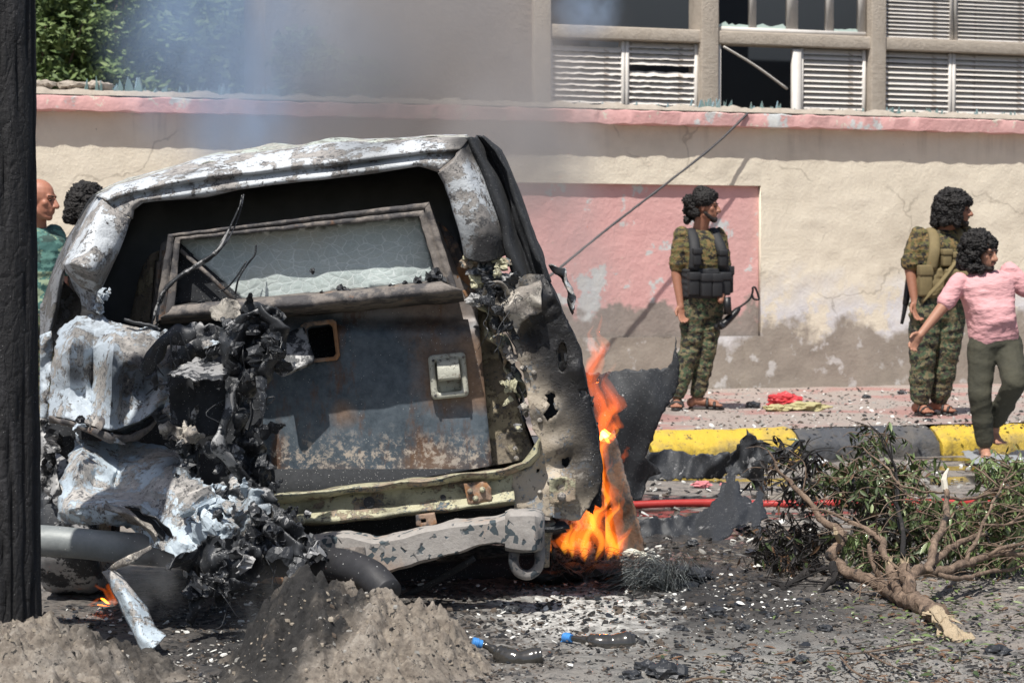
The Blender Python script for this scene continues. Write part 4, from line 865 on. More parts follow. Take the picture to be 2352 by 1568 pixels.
def crinkle(o, amp, s, seed):
    amp *= .8
    for v in o.data.vertices:
        p = v.co; d = (fold(p, s, seed) - .5) * amp * 2.6 + .5 * amp * (fold(p, s * 3.1, seed + 3) - .5); v.co.y -= d; v.co.x += .4 * d; v.co.z += .15 * amp * nz(p, s * 1.5, seed)
    o.data.update(); o.data.set_sharp_from_angle(angle=math.radians(20)); return o
crinkle(loft('crumpled_panel', A_, M_FEND, car, n=110, m=14, lin=True, amp=0, thick=.003, tear=.03, label='crumpled silver upper side panel'), .040, 4.6, 3)
tube('panel_seam', [P(u, v, 8.44) for u, v in ((285, 734), (320, 742), (350, 748), (368, 758))], .006, M_CHAR, car, n=20, rough=.8, rs=60)
loft('panel_rim', [([(112, 955), (150, 962), (200, 978), (250, 995), (300, 1000), (350, 975), (388, 925)], [8.45, 8.27, 8.28, 8.2, 8.26, 8.35, 8.38]), ([(114, 966), (150, 974), (206, 994), (256, 1014), (306, 1014), (350, 986), (388, 932)], [8.48, 8.3, 8.3, 8.24, 8.3, 8.38, 8.4]), ([(114, 964), (150, 972), (206, 990), (256, 1008), (306, 1008), (350, 980), (388, 930)], 8.62)], M_RUST, car, n=60, m=3, amp=.01, s=12)
sheet('cavity_shade_sheet', [(105, 950), (390, 900), (470, 860), (600, 860), (610, 1150), (450, 1160), (160, 1060), (110, 1020)], lambda u, v: 8.66, M_MATT, car, cell=20, amp=.05, ps=.02)  # black sheet painting the interior shadow behind the torn panels
sheet('cavity_shade_sheet', [(92, 700), (140, 640), (190, 690), (180, 730), (130, 780), (105, 860), (92, 860)], lambda u, v: 8.92, M_SIDE2, car, cell=10, amp=.05, ps=.02)  # grey sheet standing in for the dark of the gap by the pillar
sheet('crumpled_panel', [(92, 770), (118, 760), (122, 800), (112, 900), (108, 960), (92, 960)], lambda u, v: 8.7, M_FEND, car, cell=7, amp=.05, ps=.03, label='sliver of pale panel beside the pole')
sheet('crumpled_panel', [(92, 960), (112, 965), (130, 1060), (140, 1150), (128, 1210), (92, 1215)], lambda u, v: 8.65, M_CHARA, car, cell=8, amp=.07, ps=.03, jag=3, label='dark torn lower flank')
B_ = [([(172, 1006), (156, 1080), (138, 1140), (133, 1178), (131, 1196)], [8.42, 8.22, 8.12, 8.10, 8.14]),
      ([(196, 1010), (184, 1062), (172, 1120), (160, 1168), (158, 1204)], [8.40, 8.12, 8.10, 8.0, 8.06]),
      ([(232, 1012), (224, 1072), (214, 1116), (206, 1158), (204, 1206)], [8.46, 8.20, 8.18, 7.98, 8.04]),
      ([(275, 1012), (270, 1072), (262, 1118), (262, 1160), (256, 1200)], [8.50, 8.30, 8.22, 7.94, 8.0]),
      ([(320, 1014), (322, 1070), (322, 1116), (325, 1160), (300, 1215)], [8.50, 8.26, 8.16, 7.96, 8.02]),
      ([(365, 1020), (356, 1076), (350, 1124), (362, 1180), (345, 1255)], [8.48, 8.16, 8.04, 7.98, 7.9]),
      ([(404, 1040), (396, 1072), (392, 1130), (400, 1200), (395, 1275)], [8.46, 8.06, 8.0, 7.9, 7.84]),
      ([(426, 1068), (430, 1084), (436, 1140), (440, 1200), (425, 1288)], [8.40, 8.04, 7.98, 7.86, 7.82]),
      ([(440, 1110), (470, 1130), (480, 1160), (490, 1205), (450, 1292)], [8.4, 8.2, 8.0, 7.86, 7.8]),
      ([(500, 1120), (530, 1136), (540, 1170), (540, 1210), (500, 1280)], [8.4, 8.2, 8.02, 7.9, 7.9]),
      ([(560, 1126), (580, 1146), (592, 1176), (590, 1215), (560, 1270)], [8.4, 8.24, 8.06, 7.96, 7.95])]
crinkle(loft('crumpled_panel', B_, M_LOW, car, n=120, m=11, lin=True, amp=0, thick=.003, tear=.04, label='crumpled pale blue lower panel folded over the pipe'), .042, 5.4, 11)
# torn lips of the open gash in the lower panel
loft('torn_lip', [([(238, 1148), (270, 1160), (310, 1182), (345, 1205), (362, 1232)], 7.84), ([(244, 1162), (280, 1178), (322, 1200), (350, 1222), (364, 1240)], 7.78), ([(250, 1170), (284, 1190), (320, 1212), (346, 1232), (360, 1246)], 7.84)], M_ASHP, car, n=50, m=4, amp=.02, s=16)
loft('torn_lip', [([(282, 1160), (320, 1166), (360, 1186), (388, 1214), (392, 1240)], 7.86), ([(290, 1168), (322, 1176), (354, 1196), (378, 1220), (384, 1244)], 7.92)], M_CHARA, car, n=50, m=4, amp=.02, s=16)
sheet('gash', [(290, 1168), (322, 1174), (356, 1196), (380, 1224), (376, 1244), (350, 1222), (310, 1190)], lambda u, v: 7.885, M_MATT, car, cell=6)
# ---- twisted black knot in the middle
def twist_sheet(poly, Y, mat, seed, amp=.09, cell=7, jag=5, ps=.02, tilt=(0, 0), lab=None):
    cu = sum(p[0] for p in poly) / len(poly); cv = sum(p[1] for p in poly) / len(poly)
    return sheet('twisted_metal', poly, lambda u, v: Y + (u - cu) * tilt[0] + (v - cv) * tilt[1] + amp * 1.1 * nz((u, v, seed), ps * .8), mat, car, cell=cell, jag=jag, seed=seed, amp=amp, ps=ps, thick=.006, label=lab)
twist_sheet([(395, 768), (440, 740), (490, 744), (530, 764), (520, 810), (480, 835), (430, 856), (396, 838)], 8.22, M_CHARA, 21, .08)
twist_sheet([(480, 712), (500, 700), (520, 686), (548, 692), (560, 728), (520, 740), (492, 736)], 8.20, M_ASHP, 22, .018, 5, 4, .03, lab='ash-grey torn flap on top')
twist_sheet([(500, 760), (560, 722), (606, 704), (640, 716), (648, 760), (636, 810), (610, 850), (570, 870), (530, 866), (510, 820)], 8.12, M_CHAR, 23, .12)
twist_sheet([(522, 760), (572, 738), (612, 744), (622, 780), (596, 820), (556, 836), (526, 810)], 8.04, M_CHAR, 24, .06, 6, 3, .03)
twist_sheet([(600, 700), (638, 706), (644, 730), (636, 800), (622, 846), (600, 884), (576, 880), (610, 800), (618, 740)], 8.02, M_CHAR, 25, .08, 6, 5, .03)
twist_sheet([(384, 864), (418, 838), (450, 824), (500, 832), (520, 850), (512, 872), (450, 876), (420, 862)], 8.02, M_CHARA, 26, .05, 6, 4, .03, (0, -.004), 'folded slab with top painted lit grey')  # greyer metal paints the sunlit tone of the slab's top
twist_sheet([(386, 868), (430, 864), (515, 872), (530, 940), (500, 1000), (440, 1006), (392, 970)], 8.16, M_MATT, 27, .03, 9, 3, .02)
twist_sheet([(362, 978), (385, 966), (410, 985), (440, 975), (470, 1000), (450, 1018), (420, 1014), (392, 1000), (372, 1006)], 8.06, M_ASHP, 28, .05, 5, 5, .05)
twist_sheet([(400, 1010), (440, 1004), (462, 1040), (450, 1100), (440, 1140), (418, 1120), (424, 1060)], 8.14, M_CHARA, 29, .07, 6, 5, .04)
twist_sheet([(540, 1010), (566, 985), (580, 1000), (612, 1028), (622, 1052), (614, 1100), (600, 1128), (574, 1110), (548, 1060)], 8.16, M_CHAR, 30, .10, 6, 6, .04)
twist_sheet([(530, 860), (590, 846), (600, 870), (570, 930), (560, 990), (536, 1000), (544, 930)], 8.10, M_CHAR, 31, .08, 6, 5, .04)
twist_sheet([(598, 1060), (624, 1064), (618, 1120), (604, 1134), (596, 1100)], 8.1, M_CHAR, 32, .05, 5, 3, .05)
def ribbon(pts, wd, mat, seed, tw=.25, amp=.02, name='torn_strip', parent=None, **k):
    path = spline([P(*p) for p in pts], 60); V = []; Fs = []
    for i, p in enumerate(path):
        t = (path[min(59, i + 1)] - path[max(0, i - 1)]).normalized(); s = t.cross(Vector((0, 1, 0))).normalized(); a = tw * math.sin(i * .13 + seed) * 2
        s = s * math.cos(a) + Vector((0, 1, 0)) * math.sin(a); x = i / 59 * (len(wd) - 1); j = min(len(wd) - 2, int(x)); w_ = wd[j] * (1 - x + j) + wd[j + 1] * (x - j)
        for q in range(6): f = q / 5 - .5; pp = p + s * f * w_ + Vector((0, 1, 0)) * (f * f) * w_ * .8; V.append(pp + Vector((nz(pp, 16, seed), nz(pp, 16, seed + 2), nz(pp, 16, seed + 5))) * amp)
    for i in range(59):
        for j in range(5): Fs.append((i * 6 + j, i * 6 + j + 1, (i + 1) * 6 + j + 1, (i + 1) * 6 + j))
    return mk(name, V, Fs, mat, parent or car, thick=.005, **k)
ribbon([(340, 862, 8.2), (352, 822, 8.15), (378, 786, 8.12), (414, 770, 8.1), (450, 762, 8.1)], [.05, .06, .06, .07, .05], M_CHAR, 1)
ribbon([(345, 850, 8.2), (352, 872, 8.15), (362, 900, 8.2)], [.06, .04, .01], M_CHAR, 2)
ribbon([(560, 700, 8.05), (600, 718, 8.0), (634, 745, 7.98), (636, 800, 8.0), (606, 860, 8.0), (560, 876, 8.05), (528, 868, 8.08)], [.04, .06, .07, .07, .09, .07, .03], M_CHAR, 3, .5)
ribbon([(520, 830, 8.1), (530, 800, 8.05), (536, 760, 8.05), (556, 730, 8.0), (596, 716, 8.0)], [.03, .05, .05, .04, .04], M_CHARA, 4, .5)
ribbon([(540, 872, 8.0), (524, 930, 8.0), (508, 990, 7.98), (500, 1024, 7.96), (526, 1060, 8.0), (560, 1100, 8.05), (590, 1136, 8.1)], [.03, .03, .035, .05, .045, .05, .04], M_CHARA, 5, .3, .01)
ribbon([(556, 880, 8.1), (552, 930, 8.12), (560, 980, 8.12), (548, 1030, 8.15)], [.04, .03, .05, .04], M_CHAR, 6, .6)
tube('burnt_cable', [P(u, v, 8.2) for u, v in ((560, 868), (576, 900), (580, 950), (572, 990), (584, 1010))], .004, M_CHAR, car, seg=5, n=40)
for i in range(6):
    u, v = rr.choice([(600, 870), (640, 740), (575, 1000), (610, 1060), (395, 1000), (560, 860), (430, 780), (470, 850), (640, 830)]); lump('clinker_lump', P(u + rr.uniform(-14, 14), v + rr.uniform(-16, 16), 8.02 + rr.uniform(-.05, .08)), rr.uniform(.008, .024), M_CHAR, car, i + 60, rough=1.1)
# ---- lower black knot over the pipe
def scrap(c, L, W_, mat, seed, d=None, name='torn_scrap', curl=1.0, parent=None):
    """a thin torn tongue of sheet metal: pointed, creased and curled"""
    r_ = random.Random(seed); d = Vector(d).normalized() if d else Vector((r_.gauss(0, 1), r_.gauss(0, .5), r_.gauss(0, 1))).normalized()
    s = d.cross(Vector((r_.gauss(0, .4), 1, r_.gauss(0, .4)))).normalized(); n_ = s.cross(d); V = []; Fs = []; p = Vector(c); nn = 12; ang = r_.uniform(-.25, .25) * curl; kink = r_.randrange(3, 9); ka = r_.uniform(-1.2, 1.2)
    for i in range(nn):
        t = i / (nn - 1); w_ = W_ * (1 - t) ** .6 * (1 + .5 * nz((t * 4, seed, 0), 1.7)) + .002; cr = r_.uniform(-.3, .3) * W_
        for j, f in enumerate((-.5, -.18, .18, .5)): V.append(p + s * (f * w_ + .25 * W_ * nz((t * 9, j, seed), 1.3)) + n_ * (w_ * .35 * (abs(f) - .25) + cr * .3 * (j % 2)))
        a = ang + (ka if i == kink else 0); d, n_ = (d * math.cos(a) + n_ * math.sin(a)).normalized(), (n_ * math.cos(a) - d * math.sin(a)).normalized(); p = p + d * L / nn
    for i in range(nn - 1):
        for j in range(3): Fs.append((i * 4 + j, i * 4 + j + 1, (i + 1) * 4 + j + 1, (i + 1) * 4 + j))
    return mk(name, V, Fs, mat, parent or car, smooth=False, thick=.003)
sc_ = 0
for (cu, cv, ru, rv, Y, n_, mats, Ls) in ((580, 790, 60, 80, 8.02, 22, (M_CHAR, M_CHAR, M_CHARA), .12), (440, 800, 50, 40, 8.1, 5, (M_CHAR, M_CHARA, M_FEND), .11), (560, 1020, 50, 90, 8.08, 14, (M_CHAR, M_CHARA), .10), (420, 1010, 50, 50, 8.1, 10, (M_CHARA, M_ASHP, M_CHAR), .09), (640, 1215, 60, 45, 7.72, 13, (M_CHAR, M_CHARA, M_LOW, M_LOW), .11), (520, 1180, 60, 40, 7.84, 7, (M_LOW,), .14), (500, 1300, 70, 45, 7.66, 16, (M_CHAR, M_CHAR, M_CHARA), .12), (560, 1145, 70, 20, 7.95, 10, (M_LOW, M_CHARA), .09), (200, 985, 90, 20, 8.2, 9, (M_FEND, M_RUST, M_CHAR), .07), (125, 1090, 20, 90, 8.5, 9, (M_CHARA, M_CHAR), .10), (395, 900, 14, 30, 8.3, 5, (M_FEND,), .08), (1150, 690, 40, 60, 8.58, 14, (M_CHAR, M_CHARA, M_OLIVE), .07), (1190, 880, 16, 110, 8.62, 12, (M_CHARA, M_ASHP, M_OLIVE), .07), (1364, 950, 4, 130, 8.68, 6, (M_CHAR,), .03), (690, 1270, 30, 30, 7.62, 9, (M_CHAR, M_CHARA), .11), (230, 700, 14, 20, 8.5, 4, (M_FEND,), .06)):
    for i in range(n_):
        sc_ += 1; a = rr.uniform(0, 6.28); q = math.sqrt(rr.random()); L = Ls * rr.uniform(.5, 1.5); dd = (math.cos(a) * .8, rr.gauss(-.2, .5), -math.sin(a) + rr.gauss(0, .4)); scrap(P(cu + ru * q * math.cos(a), cv + rv * q * math.sin(a), Y + rr.uniform(-.04, .06)), L, L * rr.uniform(.25, .6), rr.choice(mats), sc_, dd)
for i in range(26):   # loose burnt wires
    u, v, Y = rr.choice(((580, 780, 8.0), (560, 900, 8.05), (580, 1040, 8.05), (430, 1040, 8.1), (600, 1220, 7.7), (480, 1340, 7.65), (1150, 680, 8.56), (430, 780, 8.1))); p = P(u + rr.uniform(-40, 40), v + rr.uniform(-20, 20), Y); pts = [p]
    for k in range(4): pts.append(pts[-1] + Vector((rr.gauss(0, .03), rr.gauss(0, .02), rr.gauss(-.035, .03))))
    tube('burnt_cable', pts, rr.uniform(.0012, .003), M_CHAR, car, seg=4, n=18)
def ts2(poly, Y, mat, seed, amp=.1, **k):
    return twist_sheet(poly, Y, mat, seed, amp, 7, 5, .022, **k)
ts2([(500, 1140), (560, 1122), (620, 1128), (652, 1170), (660, 1215), (610, 1226), (560, 1200), (520, 1180)], 7.92, M_LOW, 41, .07)
ts2([(530, 1236), (560, 1206), (600, 1194), (640, 1206), (690, 1236), (720, 1280), (660, 1286), (600, 1270), (540, 1262), (500, 1250)], 7.74, M_CHARA, 42, .11)
ts2([(422, 1296), (446, 1268), (480, 1226), (540, 1240), (600, 1256), (606, 1300), (590, 1336), (540, 1350), (490, 1348), (440, 1330)], 7.70, M_CHAR, 43, .10, lab='glossy black folded sheet')
ts2([(418, 1352), (440, 1336), (500, 1322), (560, 1330), (600, 1342), (560, 1352), (520, 1362), (450, 1374), (420, 1372)], 7.66, M_CHAR, 44, .07)
ts2([(425, 1356), (455, 1352), (470, 1380), (452, 1410), (440, 1436), (428, 1424), (436, 1396)], 7.7, M_CHARA, 45, .05)
ts2([(505, 1350), (540, 1346), (532, 1372), (500, 1400), (494, 1380)], 7.72, M_MATT, 46, .05)
ts2([(640, 1180), (690, 1200), (720, 1240), (735, 1272), (700, 1300), (660, 1290), (630, 1240)], 7.68, M_CHARA, 47, .09)
ribbon([(600, 1215, 7.7), (650, 1240, 7.65), (690, 1270, 7.62), (716, 1300, 7.62)], [.05, .06, .05, .04], M_CHAR, 8, .4)
ribbon([(500, 1125, 8.0), (540, 1132, 7.95), (590, 1130, 7.95), (640, 1150, 7.92)], [.04, .05, .05, .03], M_CHARA, 9, .5)
for i in range(6):
    lump('clinker_lump', P(rr.uniform(470, 720), rr.uniform(1170, 1300), 7.62 + rr.uniform(-.03, .1)), rr.uniform(.008, .028), M_CHAR if i % 3 else M_CHARA, car, i + 90, rough=1.1)
# hanging strip below the pipe
loft('hanging_strip', [([(238, 1314), (262, 1360), (284, 1410), (306, 1460), (322, 1492)], [7.66, 7.6, 7.55, 7.5, 7.46]), ([(252, 1308), (280, 1352), (306, 1402), (330, 1452), (352, 1490)], [7.62, 7.54, 7.5, 7.46, 7.4]), ([(262, 1312), (300, 1348), (338, 1398), (362, 1440), (382, 1466)], [7.66, 7.6, 7.55, 7.52, 7.46])], M_LOW, car, n=50, m=6, amp=.012, s=12, thick=.005, label='pale torn strip hanging to the ground below the pipe')
ribbon([(242, 1314, 7.64), (266, 1300, 7.6), (300, 1284, 7.58), (346, 1256, 7.7)], [.006, .02, .03, .012], M_ASHP, 11, .1, .004)
# ------------------------------------------------------------------ people
def camo(name, cols, sc=26, dark=1.0):
    m = N(name, .9); p = m.obj(); sn = m.n.new('ShaderNodeVectorMath'); sn.operation = 'SNAP'; m.put(sn.inputs[0], p); sn.inputs[1].default_value = (.008,) * 3
    q = m.mapv(sn.outputs[0], (1, 1, 1.6)); c = cols[0]
    for i, (cc, th) in enumerate(zip(cols[1:], (.50, .545, .57))): c = m.mix(m.thr(m.noise(sc * (1 - .12 * i), 3, .6, m.mapv(q, (1, 1, 1), (i * 7.3, i * 3.1, i))), th, th + .01), c, cc)
    m.col(c); m.bump(m.noise(14, 4, .6), .6, .02); return m.mat
CAMO_T = camo('tan_digital_camouflage', ((.20, .135, .055), (.11, .105, .04), (.055, .045, .03), (.02, .018, .016)))
CAMO_P = camo('green_digital_camouflage', ((.16, .135, .075), (.055, .085, .045), (.045, .038, .028), (.014, .015, .016)))
CAMO_L = camo('washed_green_camouflage', ((.10, .22, .19), (.045, .12, .11), (.28, .36, .24), (.05, .09, .08)), 9)
def skin(name, c):
    m = N(name, .55); m.col(m.mix(m.noise(12, 4), tuple(x * .85 for x in c), c)); m.set('Subsurface Weight', .08); m.set('Subsurface Radius', (.01, .004, .002)); return m.mat
SK1 = skin('brown_skin', (.36, .165, .105)); SK2 = skin('ruddy_skin', (.46, .20, .13))
HAIR = N('black_hair', .55); HAIR.col((.012, .010, .010)); HAIR.bump(HAIR.noise(120, 4, .7), .8, .01); HAIR = HAIR.mat
BEARD = plain('black_beard', (.022, .016, .014), .8)
VEST_B = plain('black_nylon', (.018, .019, .022), .7, sc=30); VEST_K = plain('khaki_nylon', (.20, .155, .075), .85, sc=30); LEATH = plain('dark_sandal_leather', (.03, .027, .026), .6)
m = N('pink_tshirt', .9); m.col(m.mix(m.noise(3, 5, .6), (.62, .30, .33), (.74, .42, .42))); m.bump(m.noise(5, 4, .5, m.mapv(m.obj(), (1, 1, 2.2), (0, 0, 0), (0, .5, 0))), .9, .05); PINKSH = m.mat
m = N('olive_joggers', .9); m.col(m.mix(m.noise(5, 6, .65), (.022, .024, .020), (.085, .08, .052))); m.bump(m.noise(6, 4, .6), .7, .03); JOG = m.mat
EYE = plain('eye', (.02, .015, .012), .2, bump=0); GUNM = plain('gun_black', (.02, .02, .022), .4, metal=.3)
def sph(c, r, seg=14, rot=None):
    r = (r, r, r) if isinstance(r, (int, float)) else r; V = []; Fs = []; n = seg; h = seg // 2; R_ = rot or Matrix.Identity(3)
    V.append(Vector(c) + R_ @ Vector((0, 0, r[2])))
    for i in range(1, h):
        ph = math.pi * i / h
        for j in range(n): th = 2 * math.pi * j / n; V.append(Vector(c) + R_ @ Vector((r[0] * math.sin(ph) * math.cos(th), r[1] * math.sin(ph) * math.sin(th), r[2] * math.cos(ph))))
    V.append(Vector(c) + R_ @ Vector((0, 0, -r[2]))); L = len(V) - 1
    for j in range(n): Fs.append((0, 1 + j, 1 + (j + 1) % n)); Fs.append((L, 1 + (h - 2) * n + (j + 1) % n, 1 + (h - 2) * n + j))
    for i in range(h - 2):
        for j in range(n): a = 1 + i * n + j; b = 1 + i * n + (j + 1) % n; Fs.append((a, a + n, b + n, b))
    return V, Fs
def caps(a, b, r0, r1, k=5):
    a, b = Vector(a), Vector(b); d = (b - a); L = d.length or 1e-6; d /= L
    pts = [a - d * r0 * .94, a - d * r0 * .6] + [a.lerp(b, t / k) for t in range(k + 1)] + [b + d * r1 * .6, b + d * r1 * .94]
    rad = [r0 * .3, r0 * .8] + [r0 + (r1 - r0) * t / k for t in range(k + 1)] + [r1 * .8, r1 * .3]
    return tube_v(pts, rad, 14)
def eloft(st, ax):
    """torso: stations of (centre, half width, half depth) with the width along ax"""
    V = []; Fs = []; n = 20; ax = Vector(ax).normalized()
    for c, a, b in st:
        dd = Vector((-ax.y, ax.x, 0)).normalized()
        for j in range(n):
            th = 2 * math.pi * j / n; e = .8; ct, s_ = math.cos(th), math.sin(th)
            V.append(Vector(c) + ax * a * math.copysign(abs(ct) ** e, ct) + dd * b * math.copysign(abs(s_) ** e, s_))
    for i in range(len(st) - 1):
        for j in range(n): Fs.append((i * n + j, i * n + (j + 1) % n, (i + 1) * n + (j + 1) % n, (i + 1) * n + j))
    Fs += [tuple(reversed(range(n))), tuple((len(st) - 1) * n + j for j in range(n))]
    return V, Fs
def fuse(name, prims, mat, parent, voxel=.007, smooth=4, wr=0, ws=9, seed=0, **kw):
    """union of closed shapes -> one continuous surface"""
    b = MB()
    for v, f in prims: b.add(v, f)
    o = b.build(name, mat, parent, **kw)
    m = o.modifiers.new('r', 'REMESH'); m.mode = 'VOXEL'; m.voxel_size = voxel; m.use_smooth_shade = True
    if smooth: q = o.modifiers.new('s', 'SMOOTH'); q.iterations = smooth; q.factor = .5
    dg = bpy.context.evaluated_depsgraph_get(); me = bpy.data.meshes.new_from_object(o.evaluated_get(dg)); me.name = name
    o.modifiers.clear(); o.data = me
    if not me.materials: me.materials.append(mat)
    if wr:
        me.update(); ns = [v.normal.copy() for v in me.vertices]
        for v, nn in zip(me.vertices, ns):
            p = v.co; v.co = p + nn * wr * ((1 - abs(noise.noise(Vector((p.x * ws * .6, p.y * ws * .6, p.z * ws * 1.8 + seed)))) * 3) * .6 + fbm(p, ws * 2.5, seed) * .5)
    me.polygons.foreach_set('use_smooth', [True] * len(me.polygons)); me.update(); return o
def hand(w_, e, side, k=1.0, curl=.35, fwd=None):
    """palm, four unequal bent fingers and a thumb from wrist w_, continuing the forearm direction"""
    w_ = Vector(w_); d = (w_ - Vector(e)).normalized(); f = Vector(fwd) if fwd else Vector((0, -1, 0)); n = (f - d * f.dot(d)).normalized(); s = d.cross(n) * side
    pr = []; pc = w_ + d * .048 * k; rot = Matrix((s, n, d)).transposed()
    pr.append(sph(pc, (.041 * k, .016 * k, .052 * k), 14, rot)); pr.append(caps(w_ - d * .03, w_ + d * .02 * k, .026 * k, .027 * k))
    for i, (o_, L) in enumerate(((-.030, .066), (-.010, .078), (.010, .074), (.029, .056))):
        a = w_ + d * .088 * k + s * o_ * k; c1 = curl * (1 + .15 * i); L *= k
        b_ = a + (d * math.cos(c1) + n * math.sin(c1)) * L * .52; c_ = b_ + (d * math.cos(c1 * 2.4) + n * math.sin(c1 * 2.4)) * L * .48
        pr += [caps(a - d * .02, b_, .0105 * k, .0092 * k, 2), caps(b_, c_, .0092 * k, .0078 * k, 2)]
    t0 = w_ + d * .025 * k - s * .03 * k; t1 = t0 + (d * .75 - s * .62 + n * .25) * .042 * k; t2 = t1 + (d * .95 - s * .1 + n * .3) * .032 * k
    pr += [caps(t0, t1, .0135 * k, .011 * k, 2), caps(t1, t2, .011 * k, .0085 * k, 2)]
    return pr
def head(c, f, up=(0, 0, 1), k=1.0):
    """skull, jaw, nose, brow, lips, ears; f is where the face looks"""
    c = Vector(c); f = Vector(f).normalized(); up = Vector(up); up = (up - f * up.dot(f)).normalized(); s = up.cross(f)
    q = lambda x, y, z: c + (s * x + f * y + up * z) * k
    rot = Matrix((s, f, up)).transposed(); pr = []
    pr.append(sph(q(0, -.012, .03), (.074 * k, .094 * k, .088 * k), 18, rot)); pr.append(sph(q(0, .030, -.03), (.058 * k, .060 * k, .078 * k), 16, rot))
    pr.append(sph(q(0, .062, -.088), (.026 * k, .024 * k, .022 * k), 12, rot)); pr.append(caps(q(-.045, -.0, -.055), q(-.016, .055, -.086), .022 * k, .02 * k, 3)); pr.append(caps(q(.045, -.0, -.055), q(.016, .055, -.086), .022 * k, .02 * k, 3))
    pr.append(caps(q(0, .086, .014), q(0, .108, -.026), .010 * k, .0155 * k, 3)); pr.append(caps(q(-.012, .094, -.030), q(.012, .094, -.030), .010 * k, .010 * k, 2))
    pr.append(caps(q(-.036, .072, .026), q(.036, .072, .026), .013 * k, .013 * k, 3)); pr.append(caps(q(-.018, .082, -.052), q(.018, .082, -.052), .0085 * k, .0085 * k, 2)); pr.append(caps(q(-.016, .080, -.064), q(.016, .080, -.064), .0085 * k, .0085 * k, 2))
    for x in (-1, 1): pr.append(sph(q(.073 * x, -.008, -.005), (.009 * k, .019 * k, .031 * k), 10, rot)); pr.append(sph(q(.042 * x, .052, -.012), .022 * k, 10))
    return pr, q, rot
def face_bits(q, rot, par, k, beard=1):
    for x in (-1, 1):
        v, f = sph(q(.031 * x, .0815, .006), (.0125 * k, .006 * k, .0055 * k), 8, rot); mk('eye', v, f, EYE, par)
        v, f = caps(q(.014 * x, .090, .028), q(.048 * x, .074, .030), .0045 * k, .0035 * k, 2); mk('eyebrow', v, f, BEARD, par)
    if beard:
        pr = [sph(q(0, .066, -.090), (.034 * k, .030 * k, .026 * k), 12, rot), caps(q(-.054, .012, -.045), q(-.030, .056, -.085), .017 * k, .017 * k, 3), caps(q(.054, .012, -.045), q(.030, .056, -.085), .017 * k, .017 * k, 3), caps(q(-.022, .092, -.045), q(.022, .092, -.045), .006 * k, .006 * k, 2)]
        fuse('beard', pr, BEARD, par, .005, 2, .003, 40)
def curls(q, k, n, seed, lo=-.06, back=.0, big=1.0, spread=1.0):
    r_ = random.Random(seed); pr = [sph(q(0, -.025, .045), (.085 * k, .10 * k, .085 * k), 14)]
    for i in range(n):
        th = r_.uniform(0, 2 * math.pi); z = r_.uniform(lo, .13); rad = math.sqrt(max(.1, 1 - (max(0, z - .02) / .115) ** 2))
        y = math.cos(th) * .112 * rad * spread - .022 - back; x = math.sin(th) * .094 * rad * spread
        if y > .045 and z < .06: continue
        pr.append(sph(q(x, y, z), r_.uniform(.018, .034) * k * big, 8))
    return pr
def foot(a, toe, k=1.0, heel_back=.05):
    a, toe = Vector(a), Vector(toe); d = (toe - a); d.z = 0; d.normalize(); s = Vector((-d.y, d.x, 0)); pr = []
    h = Vector((a.x, a.y, toe.z)) - d * heel_back * k
    pr += [sph(h + Vector((0, 0, .03 * k)), (.034 * k, .034 * k, .035 * k)), caps(a, h + Vector((0, 0, .045 * k)) + d * .03, .037 * k, .035 * k, 3), caps(h + d * .05 * k + Vector((0, 0, .045 * k)), toe - d * .05 * k + Vector((0, 0, .02 * k)), .036 * k, .030 * k, 3)]
    pr.append(sph(toe - d * .06 * k + Vector((0, 0, .014 * k)), (.042 * k, .042 * k, .018 * k)))
    for i, o_ in enumerate((-.034, -.017, 0, .017, .034)):
        L = (.03, .036, .036, .032, .026)[i]; pr.append(caps(toe - d * .05 * k + s * o_ * k + Vector((0, 0, .012)), toe - d * (.036 - L) * k + s * o_ * 1.1 * k + Vector((0, 0, .009)), .011 * k, .0095 * k, 2))
    return pr
def sandal(a, toe, par, k=1.0):
    a, toe = Vector(a), Vector(toe); d = toe - a; d.z = 0; d.normalize(); s = Vector((-d.y, d.x, 0)); o = empty_child('sandal', toe - Vector(WM[par].translation), par)
    h = Vector((a.x, a.y, toe.z)) - d * .07; V = []; Fs = []; n = 24; L = ((toe + d * .02) - h).length
    for zz in (-.004, -.024):
        for j in range(n):
            th = 2 * math.pi * j / n; y = -math.cos(th) * .5 + .5; w_ = .030 + .020 * y; V.append(h + d * L * y + s * math.sin(th) * w_ * (1.0 if abs(math.sin(th)) < .99 else 1.05) + Vector((0, 0, zz)))
    Fs = [tuple(range(n)), tuple(reversed(range(n, 2 * n)))] + [(j, n + j, n + (j + 1) % n, (j + 1) % n) for j in range(n)]
    mk('sole', V, Fs, LEATH, o)
    for (t, hh, ww) in ((.72, .040, .052), (.52, .062, .048)):
        c = h + d * L * t; pts = [c + s * math.cos(x) * ww + Vector((0, 0, math.sin(x) * hh)) for x in np.linspace(0, math.pi, 9)]
        v, f = tube_v(pts, .012, 6, flat=.5); mk('strap', v, f, LEATH, o)
    c = Vector((a.x, a.y, toe.z + .085)); pts = [c + (d * math.cos(x) * .048 + s * math.sin(x) * .046) for x in np.linspace(0, 2 * math.pi, 15)]
    v, f = tube_v(pts, .011, 6, flat=.5); mk('strap', v, f, LEATH, o)
